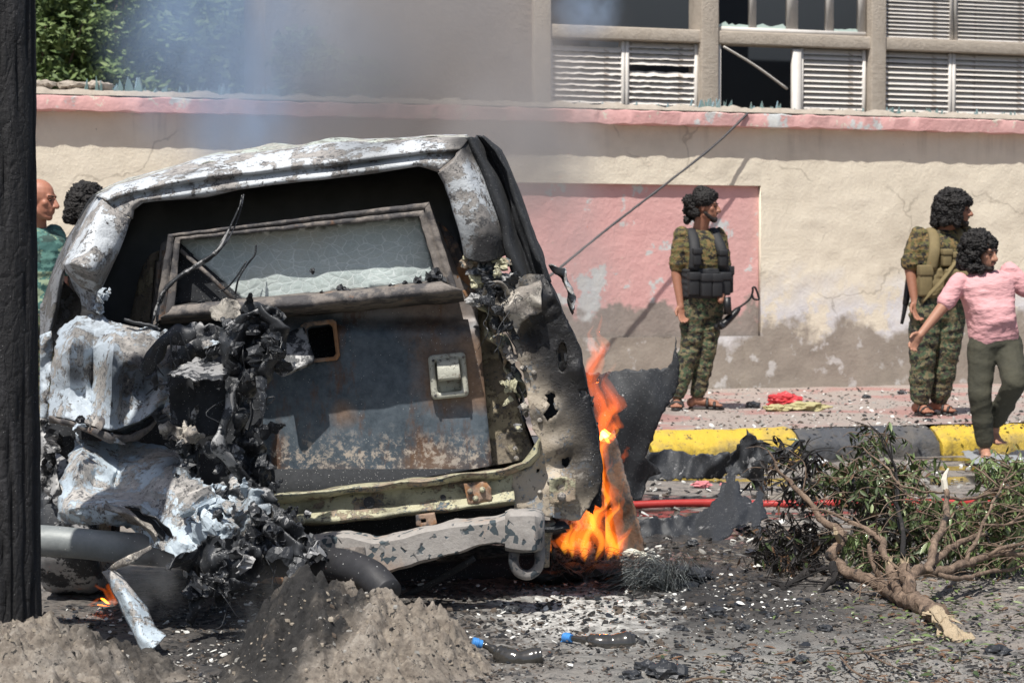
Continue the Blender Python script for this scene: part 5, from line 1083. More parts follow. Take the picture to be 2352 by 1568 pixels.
def person(label, J, face, hd, shirt, pants, sk, k=1.0, hairf=None, beard=1, group=None, feet='sandal', sleeve=.55, wr=.008, belly=0, base=None, hem=.0, loose=1.0):
    root = empty('person', base or (J['ankL'].x, J['ankL'].y, 0), label, 'person', group)
    hp, q, rot = head(J['head'], face, J.get('up', (0, 0, 1)), hd)
    ax = (J['shR'] - J['shL']); ax.z *= .6; axn = ax.normalized(); sw = (J['shR'] - J['shL']).length / 2
    nb = (J['shL'] + J['shR']) / 2 + Vector((0, 0, .03)); pel = (J['hipL'] + J['hipR']) / 2
    body = hp + [caps(q(0, -.015, -.06), nb, .056 * hd, .062 * k, 4)]
    W = max(sw, .17 * k)
    def tst(g, lo=0.0):
        T = lambda t: pel.lerp(nb, t); return [(T(lo), W * .84 * g, .105 * k * g), (T(.15), W * .86 * g, .112 * k * g + belly * .3), (T(.32), W * .80 * g, .110 * k * g + belly), (T(.5), W * .84 * g, .112 * k * g + belly * .7), (T(.68), W * .95 * g, .120 * k * g), (T(.82), W * 1.0 * g, .112 * k * g), (T(.92), W * .88 * g, .092 * k * g), (T(1.0), W * .48 * g, .062 * k * g)]
    body.append(eloft(tst(.93), axn))
    for sd_ in 'LR':
        s_, e_, w_ = J['sh' + sd_], J['el' + sd_], J['wr' + sd_]
        body += [sph(s_, .055 * k), caps(s_, e_, .050 * k, .040 * k), caps(e_, w_, .040 * k, .026 * k)]
        if J.get('hand' + sd_, 1): body += hand(w_, e_, -1 if sd_ == 'L' else 1, k, J.get('curl', .35), J.get('palm' + sd_))
        h_, kn, an = J['hip' + sd_], J['kn' + sd_], J['ank' + sd_]
        body += [caps(h_, kn, .078 * k, .052 * k), caps(kn, an, .052 * k, .034 * k)] + foot(an, J['toe' + sd_], k)
    fuse('body', body, sk, root, .0062, 3)
    # clothes
    pr = [eloft(tst(1.06, J.get('hem', -.04)), axn)]
    for sd_ in 'LR':
        s_, e_ = J['sh' + sd_], J['el' + sd_]; ee = s_.lerp(e_, sleeve + .25)
        pr += [sph(s_ - Vector((0, 0, .014)), .060 * k), caps(s_, ee, .062 * k, .062 * k * loose)]
        # cut the sleeve's round end off square by ending with a short cylinder
    fuse('shirt', pr, shirt, root, .0085, 3, wr, 9, 3)
    pr = [eloft([(pel + Vector((0, 0, -.10 * k)), W * .70, .10 * k), (pel, W * .90, .125 * k), (pel + Vector((0, 0, .08)), W * .84, .118 * k)], axn)]
    for sd_ in 'LR':
        h_, kn, an = J['hip' + sd_], J['kn' + sd_], J['ank' + sd_]; up_ = an.lerp(kn, .10)
        pr += [caps(h_, kn, .098 * k * loose, .074 * k * loose), caps(kn, up_, .074 * k * loose, .058 * k * loose), sph(kn.lerp(up_, .55), (.072 * k * loose,) * 3)]
    fuse('trousers', pr, pants, root, .0085, 3, wr * 1.5, 8, 8)
    face_bits(q, rot, root, hd, beard)
    if hairf: fuse('hair', hairf(q, hd), HAIR, root, .0048, 3, .016, 70)
    if feet == 'sandal':
        for sd_ in 'LR': sandal(J['ank' + sd_], J['toe' + sd_], root, k)
    return root, q, rot
def JP(Y, **k): return {a: (P(b[0], b[1], Y + (b[2] if len(b) > 2 else 0)) if isinstance(b, tuple) and len(b) > 1 and a not in ('up', 'palmL', 'palmR') else b) for a, b in k.items()}
def zset(J, toe, z):
    J[toe].z = z; return J
def pouch(c, wx, dy, hz, mat, root, rz=0, lid=True):
    q = empty_child('pouch', Vector(c) - Vector(WM[root].translation), root); q.rotation_euler = (0, 0, rz)
    MB().box(-wx, wx, -dy, dy, -hz, hz).build('pouch_body', mat, q, local=True, bevel=.012)
    if lid: MB().box(-wx - .004, wx + .004, -dy - .008, dy, hz * .35, hz + .006).build('pouch_flap', mat, q, local=True, bevel=.008)
# left guard
Y1 = 17.25
J = JP(Y1, head=(1621, 476), shL=(1566, 538), shR=(1650, 540, .10), elL=(1553, 628), wrL=(1563, 700, -.05), elR=(1663, 620, .12), wrR=(1655, 690, -.10), hipL=(1595, 700), hipR=(1634, 702, .06), knL=(1584, 800), ankL=(1555, 908), toeL=(1553, 940, -.10), knR=(1622, 800, .05), ankR=(1602, 905, .08), toeR=(1658, 935, .06))
for t in ('toeL', 'toeR'): J[t].z = SIDE + .03
for t in ('ankL', 'ankR'): J[t].z = SIDE + .11
J['palmL'] = (.5, -1, 0); J['handR'] = 0
def bun(q, k):
    pr = [sph(q(0, -.018, .055), (.088 * k, .105 * k, .072 * k), 16), caps(q(0, .045, .085), q(0, -.04, .10), .045 * k, .06 * k)]
    r_ = random.Random(3)
    for i in range(46): pr.append(sph(q(r_.uniform(-.07, .07), -.10 + r_.uniform(-.05, .05), r_.uniform(-.10, .07)), r_.uniform(.02, .034) * k, 8))
    return pr
g1, q1, r1 = person('standing guard in dark chest rig and camouflage, by the pink panel, headscarf over long hair', J, (1, -.30, -.04), 1.0, CAMO_T, CAMO_P, SK1, 1.0, bun, 1, 'armed guards on the pavement', loose=1.05)
def rig(root, J, mat, k=1.0, openf=True):
    nb = (J['shL'] + J['shR']) / 2; pel = (J['hipL'] + J['hipR']) / 2; ax = J['shR'] - J['shL']; ax.z = 0; ax.normalize(); fr = Vector((ax.y, -ax.x, 0)); W = (J['shR'] - J['shL']).length / 2; T = lambda t: pel.lerp(nb, t)
    W = max(W, .17)
    st = [(T(.10), W * 1.02, .142), (T(.25), W * 1.03, .145), (T(.40), W * 1.02, .145), (T(.52), W * 1.03, .145)]
    v, f = eloft(st, ax); fuse('chest_rig', [(v, f)], mat, root, .010, 3, .008, 12)
    for sx_ in (-1, 1):
        a = T(.5) + ax * sx_ * W * .72 + fr * .13; pts = [a, T(.75) + ax * sx_ * W * .66 + fr * .145, T(.97) + ax * sx_ * W * .55 + fr * .08, T(1.06) + ax * sx_ * W * .52, T(.9) + ax * sx_ * W * .5 - fr * .12, T(.5) + ax * sx_ * W * .4 - fr * .15]
        v, f = tube_v(spline(pts, 24), .042, 10, flat=.45); mk('shoulder_strap', v, f, mat, root)
    return T, ax, fr, W
T, ax, fr, W = rig(g1, J, VEST_B)
az = math.atan2(ax.y, ax.x)
for (s, t, hz, wx) in ((-.75, .30, .085, .042), (-.25, .28, .085, .042), (.25, .28, .085, .042), (.75, .30, .085, .042)): pouch(T(t) + ax * W * s + fr * (.165 if abs(s) < .5 else .13), wx, .03, hz, VEST_B, g1, az)
for (s, t) in ((-.62, .68), (.62, .66)): pouch(T(t) + ax * W * s + fr * .16, .032, .025, .062, VEST_B, g1, az)
pouch(T(.36) + ax * W * 1.15 + fr * .02, .04, .05, .10, VEST_B, g1, az)
# slung weapon with wire stock behind the left guard's hip
rf = empty('rifle', P(1672, 730, Y1 - .05), 'slung black weapon with thin wire stock beside the guard at the pink panel', 'weapon')
tube('receiver', [P(1640, 752, Y1 - .05), P(1660, 745, Y1 - .05), P(1690, 716, Y1 - .02), P(1698, 706, Y1)], [.035, .055, .045, .02], GUNM, rf, n=16, flat=.6)
tube('pistol_grip', [P(1672, 722, Y1 - .1), P(1670, 682, Y1 - .1)], [.03, .028], GUNM, rf, flat=.7)
tube('stock_wire', [P(u, v, Y1 - .02) for u, v in ((1694, 708), (1712, 696), (1724, 684), (1729, 668), (1729, 661), (1735, 661), (1743, 684), (1740, 688), (1731, 686), (1727, 676))], .009, GUNM, rf, n=60, seg=6)
tube('magazine', [P(1662, 752, Y1 - .12), P(1652, 742, Y1 - .12)], [.05, .045], GUNM, rf, n=6, flat=.5)
# right guard
Y2 = 16.6
J = JP(Y2, head=(2197, 483), shL=(2110, 540), shR=(2218, 536, .10), elL=(2090, 618), wrL=(2101, 692, -.06), elR=(2238, 620, .10), wrR=(2205, 670, -.12), hipL=(2128, 700), hipR=(2182, 700, .05), knL=(2119, 810, -.02), ankL=(2114, 915), toeL=(2135, 950, -.10), knR=(2176, 800, .05), ankR=(2156, 908, .10), toeR=(2193, 945, .04))
for t in ('toeL', 'toeR'): J[t].z = SIDE + .03
for t in ('ankL', 'ankR'): J[t].z = SIDE + .11
J['palmL'] = (.6, -1, 0); J['handR'] = 0
g2, q2, r2 = person('curly-haired guard in khaki chest rig standing behind the man in pink', J, (1, -.35, -.06), 1.02, CAMO_T, CAMO_P, SK1, 1.06, lambda q, k: curls(q, k, 240, 5, -.10, .01, 1.05, 1.06), 1, 'armed guards on the pavement', loose=1.22)
T, ax, fr, W = rig(g2, J, VEST_K); az = math.atan2(ax.y, ax.x)
for (s, t, hz, wx) in ((-.9, .34, .11, .05), (-.2, .66, .06, .035), (.35, .62, .06, .06), (.05, .36, .07, .05), (.55, .30, .085, .07)): pouch(T(t) + ax * W * s + fr * (.165 if abs(s) < .6 else .11), wx, .03, hz, VEST_K, g2, az)
v, f = tube_v(spline([T(.86) + ax * W * .6 + fr * .13, T(.6) + ax * W * .1 + fr * .19, T(.3) - ax * W * .5 + fr * .19, T(.05) - ax * W * .95 + fr * .10], 20), .02, 8, flat=.4); mk('sling', v, f, VEST_K, g2)
rf = empty('rifle', P(2078, 703, Y2 + .1), 'rifle muzzle hanging down behind the arm of the curly-haired guard', 'weapon')
tube('barrel', [P(2071, 744, Y2 + .12), P(2077, 715, Y2 + .12), P(2088, 650, Y2 + .14)], [.012, .016, .028], GUNM, rf, n=12)
tube('handguard', [P(2080, 700, Y2 + .12), P(2092, 620, Y2 + .16)], [.024, .03], GUNM, rf, n=6)
# man in pink, stepping off the kerb barefoot
Y3 = 14.6
J = JP(Y3, head=(2256, 582), shL=(2203, 646), shR=(2318, 622, .06), elL=(2166, 704, -.05), wrL=(2117, 765, -.10), elR=(2362, 672, .05), wrR=(2400, 735, -.05), hipL=(2256, 792), hipR=(2314, 790, .04), knL=(2250, 905, -.08), ankL=(2263, 1022, 0), toeL=(2270, 1054, -.12), knR=(2330, 880, -.22), ankR=(2285, 972, .10), toeR=(2301, 1020, .02))
J['palmL'] = (.6, -1, 0); J['palmR'] = (-.5, -1, 0); J['hem'] = -.02
J['up'] = (-.10, 0, 1)
pk, q3, r3 = person('barefoot bearded man in pink shirt stepping off the kerb at right', J, (.8, -.75, -.16), .98, PINKSH, JOG, skin('tan_skin', (.44, .225, .15)), .98, lambda q, k: curls(q, k, 220, 9, -.10, .012, .95, .98), 1, None, 'bare', belly=.06, wr=.0035, loose=1.02)
# two men half hidden behind the wreck
Y4 = 13.6
J = JP(Y4, head=(91, 460), shL=(40, 535), shR=(125, 538, .1), elL=(30, 640), wrL=(40, 730, -.1), elR=(140, 640, .1), wrR=(130, 730, -.05), hipL=(60, 750), hipR=(112, 750), knL=(60, 900), ankL=(60, 1060), toeL=(75, 1090, -.15), knR=(110, 900), ankR=(110, 1060), toeR=(130, 1090, -.1))
for t in ('toeL', 'toeR'): J[t].z = .03
for t in ('ankL', 'ankR'): J[t].z = .11
J['palmL'] = (.5, -1, 0)
b4, q4, r4 = person('bald man in washed green camouflage shirt between the charred pole and the wreck', J, (1, -.25, -.1), 1.08, CAMO_L, CAMO_P, SK2, 1.05, None, 0)
J = JP(13.9, head=(206, 478), shL=(170, 560), shR=(262, 562, .08), elL=(160, 650), wrL=(170, 740), elR=(270, 650), wrR=(260, 740), hipL=(190, 760), hipR=(240, 760), knL=(190, 900), ankL=(190, 1040), toeL=(200, 1080, -.12), knR=(240, 900), ankR=(240, 1040), toeR=(250, 1080, -.12))
for t in ('toeL', 'toeR'): J[t].z = .03
for t in ('ankL', 'ankR'): J[t].z = .11
b5, q5, r5 = person('man seen only as a dark curly head over the left corner of the wreck', J, (.6, .8, -.2), .98, VEST_B, JOG, SK1, 1.0, lambda q, k: curls(q, k, 240, 19, -.10, .0, 1.05, 1.05), 0)
# ------------------------------------------------------------------ charred pole at the left edge
def m_pole():
    m = N('charred_timber', .72); p = m.obj(); q = m.mapv(p, (1, 1, .18)); n = m.noise(16, 8, .65, q); f = m.noise(60, 6, .7, p)
    c = m.mix(f, (.004, .004, .005), (.018, .018, .021)); c = m.mix(m.thr(n, .56, .66), c, (.028, .028, .032)); wh = m.thr(m.vor(60, 'F1', p), .07, .05); c = m.mix(wh, c, (.4, .4, .4))
    e = m.vor(26, 'DISTANCE_TO_EDGE', m.mapv(p, (1, 1, .45))); m.col(c); m.bump(m.ramp(e, [(0, 0.0), (.12, 1.0)]), .3, .010); m.bump(m.mix(.5, n, f), .8, .02); return m.mat
def pole():
    Yp = 7.22; xr0 = P(92, 1430, Yp).x; xr1 = P(79, 0, Yp).x; V = []; Fs = []; n = 96; m_ = 150; z1 = 2.9
    for i in range(m_ + 1):
        z = -.05 + (z1 + .05) * i / m_; xe = xr0 + (xr1 - xr0) * (z - .16) / 2.0; r = .155 - .006 * z; cx = xe - r
        for j in range(n):
            a = 2 * math.pi * j / n; q = Vector((math.cos(a), math.sin(a), z * .35))
            g = abs(noise.noise(Vector((q.x * 6, q.y * 6, z * .8)))); crack = -.016 * max(0, 1 - g * 9); blk = .005 * noise.noise(Vector((q.x * 14, q.y * 14, z * 7)))
            rr_ = r + crack + blk + .006 * noise.noise(q * 2.5); V.append((cx + rr_ * math.cos(a), Yp + rr_ * math.sin(a), z))
    for i in range(m_):
        for j in range(n): Fs.append((i * n + j, i * n + (j + 1) % n, (i + 1) * n + (j + 1) % n, (i + 1) * n + j))
    mk('charred_pole', V, Fs, m_pole(), label='charred black timber utility pole rising through the left edge', cat='pole')
pole()
# ------------------------------------------------------------------ heaps of earth
def m_heap(name, soot):
    m = N(name, .95); p = m.pos(); f = m.ramp(m.noise(30, 8, .72, p), [(.3, 0.0), (.7, 1.0)]); g = m.noise(5, 6, .6, p)
    c = m.mix(f, (.14, .115, .095), (.44, .385, .32)); c = m.mix(m.thr(g, .5, .66), c, m.mix(f, (.22, .19, .16), (.54, .49, .43))); c = m.mix(m.thr(m.noise(38, 7, .7, p), .58, .62), c, (.045, .042, .04))
    for a, r, st, k in soot: c = m.mix(m.math('MULTIPLY', m.blob(a, r, .6, .36, 7, k), st), c, m.mix(f, (.012, .012, .013), (.05, .048, .047)))
    wh = m.thr(m.vor(60, 'F1', p), .07, .05); c = m.mix(wh, c, (.66, .65, .62)); m.col(c); m.bump(m.mix(.5, m.noise(60, 8, .75, p), m.noise(16, 8, .7, p)), 1.0, .03); return m.mat
def heap(name, cx, cy_, rx, ry, h, mat, seed, label, peak=(0, 0), extra=None, pw=1.25):
    n = 190; V = []; Fs = []
    for i in range(n + 1):
        for j in range(n + 1):
            a = -1.15 + 2.3 * i / n; b = -1.15 + 2.3 * j / n; x = cx + a * rx; y = cy_ + b * ry
            r = math.hypot(a - peak[0] * (1 - min(1, math.hypot(a, b))), b - peak[1] * (1 - min(1, math.hypot(a, b)))) + .16 * nz((x, y, seed), 2.6)
            t = max(0, 1 - r); z = h * (math.sin(min(1, t * pw) * math.pi / 2) ** 1.15)
            p = (x, y, seed); e = min(1, t * 4)
            z += e * (fbm(p, 7, 1) * .058 + fbm(p, 22, 4, 5) * .042 + .03 * (fold(p, 7, seed) - .5) - .04 * max(0, ridge(p, 6, 3) - .7) + .012 * max(0, nz(p, 45, 2)))
            if extra: z += extra(x, y) * e
            V.append((x, y, z - .035 + (.02 if t > 0 else -.03)))
    for i in range(n):
        for j in range(n): a = i * (n + 1) + j; Fs.append((a, a + n + 1, a + n + 2, a + 1))
    return mk(name, V, Fs, mat, label=label, cat='earth heap')
sx = P(725, 1390, 7.3); s2 = P(660, 1400, 7.45)
MH1 = m_heap('pale_caked_earth', [((-1.20, 7.2, .1), .30, .85, (1, .5, 1))])
MH2 = m_heap('sooted_caked_earth', [(tuple(P(700, 1350, 7.25)), .21, 1.0, (1, .4, .9)), (tuple(P(800, 1370, 7.1)), .10, 1.0, (1, .4, 1)), (tuple(P(560, 1450, 7.2)), .27, 1.0, (1, .4, 1)), (tuple(P(600, 1530, 7.0)), .20, .9, (1, .4, 1)), (tuple(P(770, 1420, 7.0)), .10, 1, (1, .4, 1)), (tuple(P(700, 1460, 7.0)), .13, .7, (1, .4, 1))])
heap('earth_heap', -1.66, 6.92, .70, .68, .17, MH1, 3, 'pale caked earth heap at the foot of the charred pole', pw=1.5)
def hx(x, y):
    q = P(690, 1300, 7.45); return .075 * math.exp(-((x - q.x) ** 2 / .004 + (y - 7.4) ** 2 / .03)) - .05 * math.exp(-((x - q.x + .16) ** 2 / .006 + (y - 7.2) ** 2 / .06))
heap('earth_heap', P(815, 1500, 7.15).x, 7.22, .46, .60, .235, MH2, 8, 'tall earth heap with sooty crown burying the end of the fallen pipe', peak=(-.1, .2), extra=hx, pw=1.35)
# fallen lamp post
m = N('scorched_shaded_pipe', .55, .2); p = m.obj(); f = m.noise(22, 7, .7, p); c = m.mix(f, (.13, .15, .155), (.34, .36, .36)); x = m.sep(m.pos())
X4 = lambda u_: (P(u_, 1260, 7.8).x + 2.0) / 4
xx = m.math('ADD', m.math('DIVIDE', m.math('ADD', x[0], 2.0), 4.0), m.math('MULTIPLY', m.math('SUBTRACT', m.noise(4), .5), .06))
c = m.mix(m.thr(xx, X4(250), X4(330)), c, m.mix(f, (.05, .05, .052), (.17, .165, .16))); c = m.mix(m.thr(xx, X4(640), X4(700)), c, m.mix(f, (.012, .012, .014), (.06, .06, .065)))  # middle stretch painted darker for the pole's shade; right end scorched black
c = m.mix(m.thr(m.vor(50, 'F1', p), .12, .09), c, (.6, .6, .58)); m.col(c); m.bump(f, .3, .006); MPIPE = m.mat
tube('fallen_lamp_post', [P(-80, 1236, 8.02), P(92, 1240, 8.0), P(250, 1254, 7.98), P(420, 1268, 7.96), P(600, 1284, 7.86), P(746, 1293, 7.72), P(800, 1301, 7.6), P(850, 1322, 7.5), P(892, 1362, 7.42)], [.056, .056, .056, .057, .058, .056, .056, .056, .05], MPIPE, seg=20, n=90, rough=.10, rs=5, label='bent steel lamp post lying across the front of the wreck', cat='lamp post')
# ------------------------------------------------------------------ wreckage beyond
def wsheet(name, poly, Y, mat, label, cat, seed, amp=.08, cell=6, jag=4, ps=.016, tilt=(0, 0), **k):
    cu = sum(p[0] for p in poly) / len(poly); cv = sum(p[1] for p in poly) / len(poly)
    return sheet(name, poly, lambda u, v: Y + (u - cu) * tilt[0] + (v - cv) * tilt[1] + amp * 1.0 * nz((u, v, seed), ps * .6), mat, None, cell=cell, jag=jag, seed=seed, amp=amp, ps=ps, thick=.006, label=label, cat=cat, **k)
M_WR = m_char('sooty_body_panel', .45, .60)
wsheet('body_panel', [(1330, 852), (1380, 856), (1450, 848), (1532, 846), (1546, 826), (1547, 815), (1554, 774), (1556, 800), (1562, 850), (1552, 900), (1530, 936), (1516, 960), (1502, 1000), (1482, 1050), (1520, 1085), (1490, 1100), (1470, 1150), (1380, 1150), (1350, 1000)], 12.3, M_WR, 'large sooty car panel standing upright behind the flames', 'car panel', 5, .09, 7, 3, .008)
wsheet('leaning_strip', [(1380, 1010), (1400, 1000), (1408, 988), (1418, 1012), (1440, 1100), (1462, 1180), (1474, 1230), (1480, 1272), (1440, 1268), (1410, 1262), (1396, 1180), (1388, 1100)], 9.75, m_rust('brown_scorched_strip', (.05, .04, .035), (.24, .19, .15), (.2, .12, .08), .5), 'brown scorched curved strip leaning right of the flames', 'metal strip', 6, .03, 7, 2, .02, (-.002, 0))
wsheet('crushed_panel', [(1490, 1040), (1530, 1030), (1600, 1045), (1680, 1040), (1690, 1070), (1650, 1098), (1560, 1100), (1480, 1108), (1470, 1070)], 13.7, M_WR, 'flat crushed grey panel lying against the yellow kerb', 'car panel', 7, .15, 6, 4, .014)
wsheet('crushed_panel', [(1668, 1060), (1690, 1030), (1714, 990), (1722, 992), (1745, 1012), (1800, 1030), (1845, 1006), (1850, 1012), (1800, 1056), (1752, 1072), (1760, 1110), (1740, 1130), (1722, 1100), (1690, 1092), (1670, 1110)], 13.0, M_WR, 'peaked black panel fragment pointing up in front of the kerb', 'car panel', 8, .14, 7, 5, .02)
wsheet('torn_bodywork', [(1440, 1196), (1500, 1190), (1580, 1186), (1630, 1166), (1650, 1130), (1672, 1092), (1690, 1090), (1700, 1136), (1730, 1150), (1756, 1110), (1752, 1160), (1762, 1190), (1745, 1196), (1750, 1250), (1738, 1240), (1726, 1200), (1690, 1206), (1668, 1240), (1640, 1258), (1560, 1250), (1470, 1246)], 10.9, M_WR, 'long torn black bodywork lying across the red hose', 'car panel', 9, .15, 6, 6, .014, (0, -.0035))
M_HOSE = plain('red_rubber_hose', (.42, .035, .03), .45, var=.2)
tube('fire_hose', [P(1340, 1166, 12.0), P(1500, 1157, 12.05), P(1640, 1154, 12.1), P(1760, 1157, 12.1), P(1950, 1155, 12.1), P(2150, 1153, 12.1), P(2352, 1152, 12.15), P(2600, 1150, 12.2)], .021, M_HOSE, n=60, seg=10, label='red rubber hose stretched across the wet road', cat='hose')
# red bag and yellow rubbish on the pavement
def gsheet(name, poly, z, amp, mat, label, cat, seed, cell=5, s=9, thick=.003, jag=3, parent=None, dome=0, **k):
    cu = sum(p[0] for p in poly) / len(poly); cv = sum(p[1] for p in poly) / len(poly); ru = max(p[0] for p in poly) - cu; rv = max(p[1] for p in poly) - cv
    o = sheet(name, poly, lambda u, v: 10, mat, parent, cell=cell, jag=jag, seed=seed, thick=thick, label=label, cat=cat, **k)
    # lay it down: rebuild every vertex on the ground at its own height
    off = o.location.copy(); P0 = [v.co + off for v in o.data.vertices]; W_ = []
    for q in P0:
        t = (q - Vector((0, 0, CAM_H))); t = t / t.y; v = CV + F * math.tan(math.atan(-t.z) - PITCH); u = CU + F * t.x
        d = max(0, 1 - ((u - cu) / ru) ** 2) * max(0, 1 - ((v - cv) / rv) ** 2)
        g = G(u, v, z); g.z += amp * fold((g.x, g.y, seed), s, seed) + dome * d
        W_.append(g)
    n = len(W_); c = sum(W_, Vector()) / n; c.z = z
    for v, g in zip(o.data.vertices, W_): v.co = g - c
    o.location = c; o.data.update(); return o
M_REDB = N('red_plastic_bag', .3); M_REDB.col((.70, .07, .08)); M_REDB.set('Transmission Weight', .25); M_REDB = M_REDB.mat
def crumple(name, u, v, z, Y, s, mat, seed, fs, label=None, cat=None, parent=None, sub=4, group=None):
    c = P(u, v, Y); bm = bmesh.new(); bmesh.ops.create_icosphere(bm, subdivisions=sub, radius=1); bm.verts.index_update(); V = []
    for w_ in bm.verts:
        d = w_.co.normalized(); k = 1 + .9 * (fold(d, 1.3, seed) - .5) + .4 * (fold(d, 3.1, seed + 2) - .5); V.append(c + Vector((d.x * fs[0], d.y * fs[1], d.z * fs[2])) * s * k)
    Fs = [tuple(w_.index for w_ in f.verts) for f in bm.faces]; bm.free()
    return mk(name, V, Fs, mat, parent, smooth=False, label=label, cat=cat, group=group)
crumple('plastic_bag', 1802, 920, 0, 17.3, .10, M_REDB, 3, (1.35, .9, .58), 'crumpled red plastic bag lying on the pavement', 'bag')
M_YEL = plain('yellowed_wrapping', (.42, .38, .20), .7)
crumple('wrapping', 1850, 934, 0, 17.1, .11, M_YEL, 5, (1.5, .8, .34), 'torn yellowish wrapping to the right of the red bag', 'wrapping'); crumple('wrapping', 1786, 938, 0, 17.0, .07, M_YEL, 6, (1.5, .8, .4), 'small yellowish scrap under the red bag', 'wrapping')
M_PNK = plain('pink_scrap', (.62, .22, .24), .7); M_WHS = plain('white_scrap', (.66, .67, .68), .8)
crumple('pink_scrap', 1612, 1112, 0, 13.2, .035, M_PNK, 8, (1.6, .8, .6), 'pink scrap lying in front of the crushed grey panel', 'scrap'); crumple('pink_scrap', 1672, 1113, 0, 13.2, .03, M_PNK, 9, (1.6, .8, .5), 'smaller pink scrap behind the torn bodywork', 'scrap')
crumple('paper_scrap', 1878, 1060, 0, 14.7, .045, M_WHS, 10, (1.4, .8, .5), 'white crumpled scrap at the foot of the black kerb', 'scrap'); crumple('paper_scrap', 1880, 1080, 0, 14.2, .03, M_WHS, 11, (1.4, .8, .5), 'smaller white scrap in the puddle by the black kerb', 'scrap')
gsheet('metal_sheet', [(2204, 1048), (2240, 1040), (2262, 1060), (2300, 1054), (2352, 1044), (2420, 1060), (2420, 1110), (2330, 1112), (2262, 1092), (2236, 1076)], .035, .07, plain('dull_grey_sheet_metal', (.30, .32, .34), .5), 'grey sheet of metal under the barefoot man', 'metal sheet', 4, 6, 4, .004)
# ------------------------------------------------------------------ plastic bottles
m = N('sooty_clear_plastic', .18); m.col(m.mix(m.noise(14, 6, .7), (.012, .012, .011), (.06, .056, .05))); m.set('Coat Weight', 1.0); m.set('Coat Roughness', .05); MBOT = m.mat
M_BCAP = plain('blue_bottle_cap', (.06, .25, .62), .35, bump=0)
def bottle(pts, seed, label):
    r = [.011, .011, .014, .026, .031, .033, .030, .032, .033, .031, .026]; path = spline([P(*p) for p in pts], 40); o = empty('plastic_bottle', tuple(path[20]), label, 'bottle', 'sooty plastic bottles on the road')
    v, f = tube_v(path[3:], [r[min(10, int(i / 37 * 10.99))] * (1 + .0) for i in range(37)], 18, True, .35, 14, seed); mk('bottle_body', v, f, MBOT, o, smooth=True)
    d = (path[3] - path[0]).normalized(); c0 = path[3] - d * .008
    v, f = tube_v([c0 - d * .030, c0 - d * .029, c0 - d * .012, c0 - d * .010, c0 + d * .004], [.014, .0165, .0165, .014, .014], 14); mk('bottle_cap', v, f, M_BCAP, o, sharp=40)
    for k in range(3):
        v, f = tube_v([c0 - d * (.010 + .006 * k), c0 - d * (.0125 + .006 * k)], [.0176, .0176], 14); mk('cap_ridge', v, f, M_BCAP, o)
    v, f = tube_v(spline([c0 - d * .02, c0 - d * .03 - Vector((.012, 0, .02)), c0 - d * .028 - Vector((.014, .01, .035))], 8), [.012, .009, .004], 6, flat=.4); mk('torn_cap_ring', v, f, M_BCAP, o)
bottle([(1104, 1478, 7.36), (1118, 1482, 7.36), (1140, 1494, 7.34), (1165, 1506, 7.32), (1195, 1514, 7.3), (1225, 1510, 7.3), (1246, 1506, 7.3)], 3, 'sooty bent bottle with ribbed blue cap raised, left one by the earth heap')
bottle([(1308, 1464, 7.72), (1325, 1466, 7.7), (1350, 1470, 7.68), (1380, 1476, 7.66), (1410, 1477, 7.66), (1440, 1476, 7.66), (1460, 1474, 7.66)], 7, 'sooty crushed bottle lying flat, the right one further from the earth heap')
# ------------------------------------------------------------------ fallen branch
def Z(x, y, Y): return P(1493 + x * .4142, 918.8 + y * .4142, Y)
def m_barkf(name, a, b, s):
    m = N(name, .85); p = m.obj(); f = m.ramp(m.noise(30, 8, .72, m.mapv(p, (1, 1, .5))), [(.32, 0.0), (.68, 1.0)]); c = m.mix(f, a, b); c = m.mix(m.thr(m.noise(9, 6, .6), .60 - s, .66 - s), c, (.02, .018, .018)); m.col(c); m.bump(f, .8, .01); return m.mat
BK = m_barkf('reddish_bark', (.07, .045, .032), (.36, .26, .19), 0); BKB = m_barkf('charred_bark', (.012, .011, .011), (.08, .07, .065), .2)
m = N('splintered_wood', .9); p = m.obj(); f = m.noise(26, 8, .75, m.mapv(p, (1, 1, .3))); m.col(m.mix(f, (.30, .21, .12), (.74, .62, .44))); m.bump(f, 1.0, .02); M_SPL = m.mat
q = Z(1400, 1100, 8.5); br = empty('fallen_branch', (q.x, q.y, 0), 'large broken tree branch with reddish bark, wilted and scorched leaves on the road', 'tree branch')
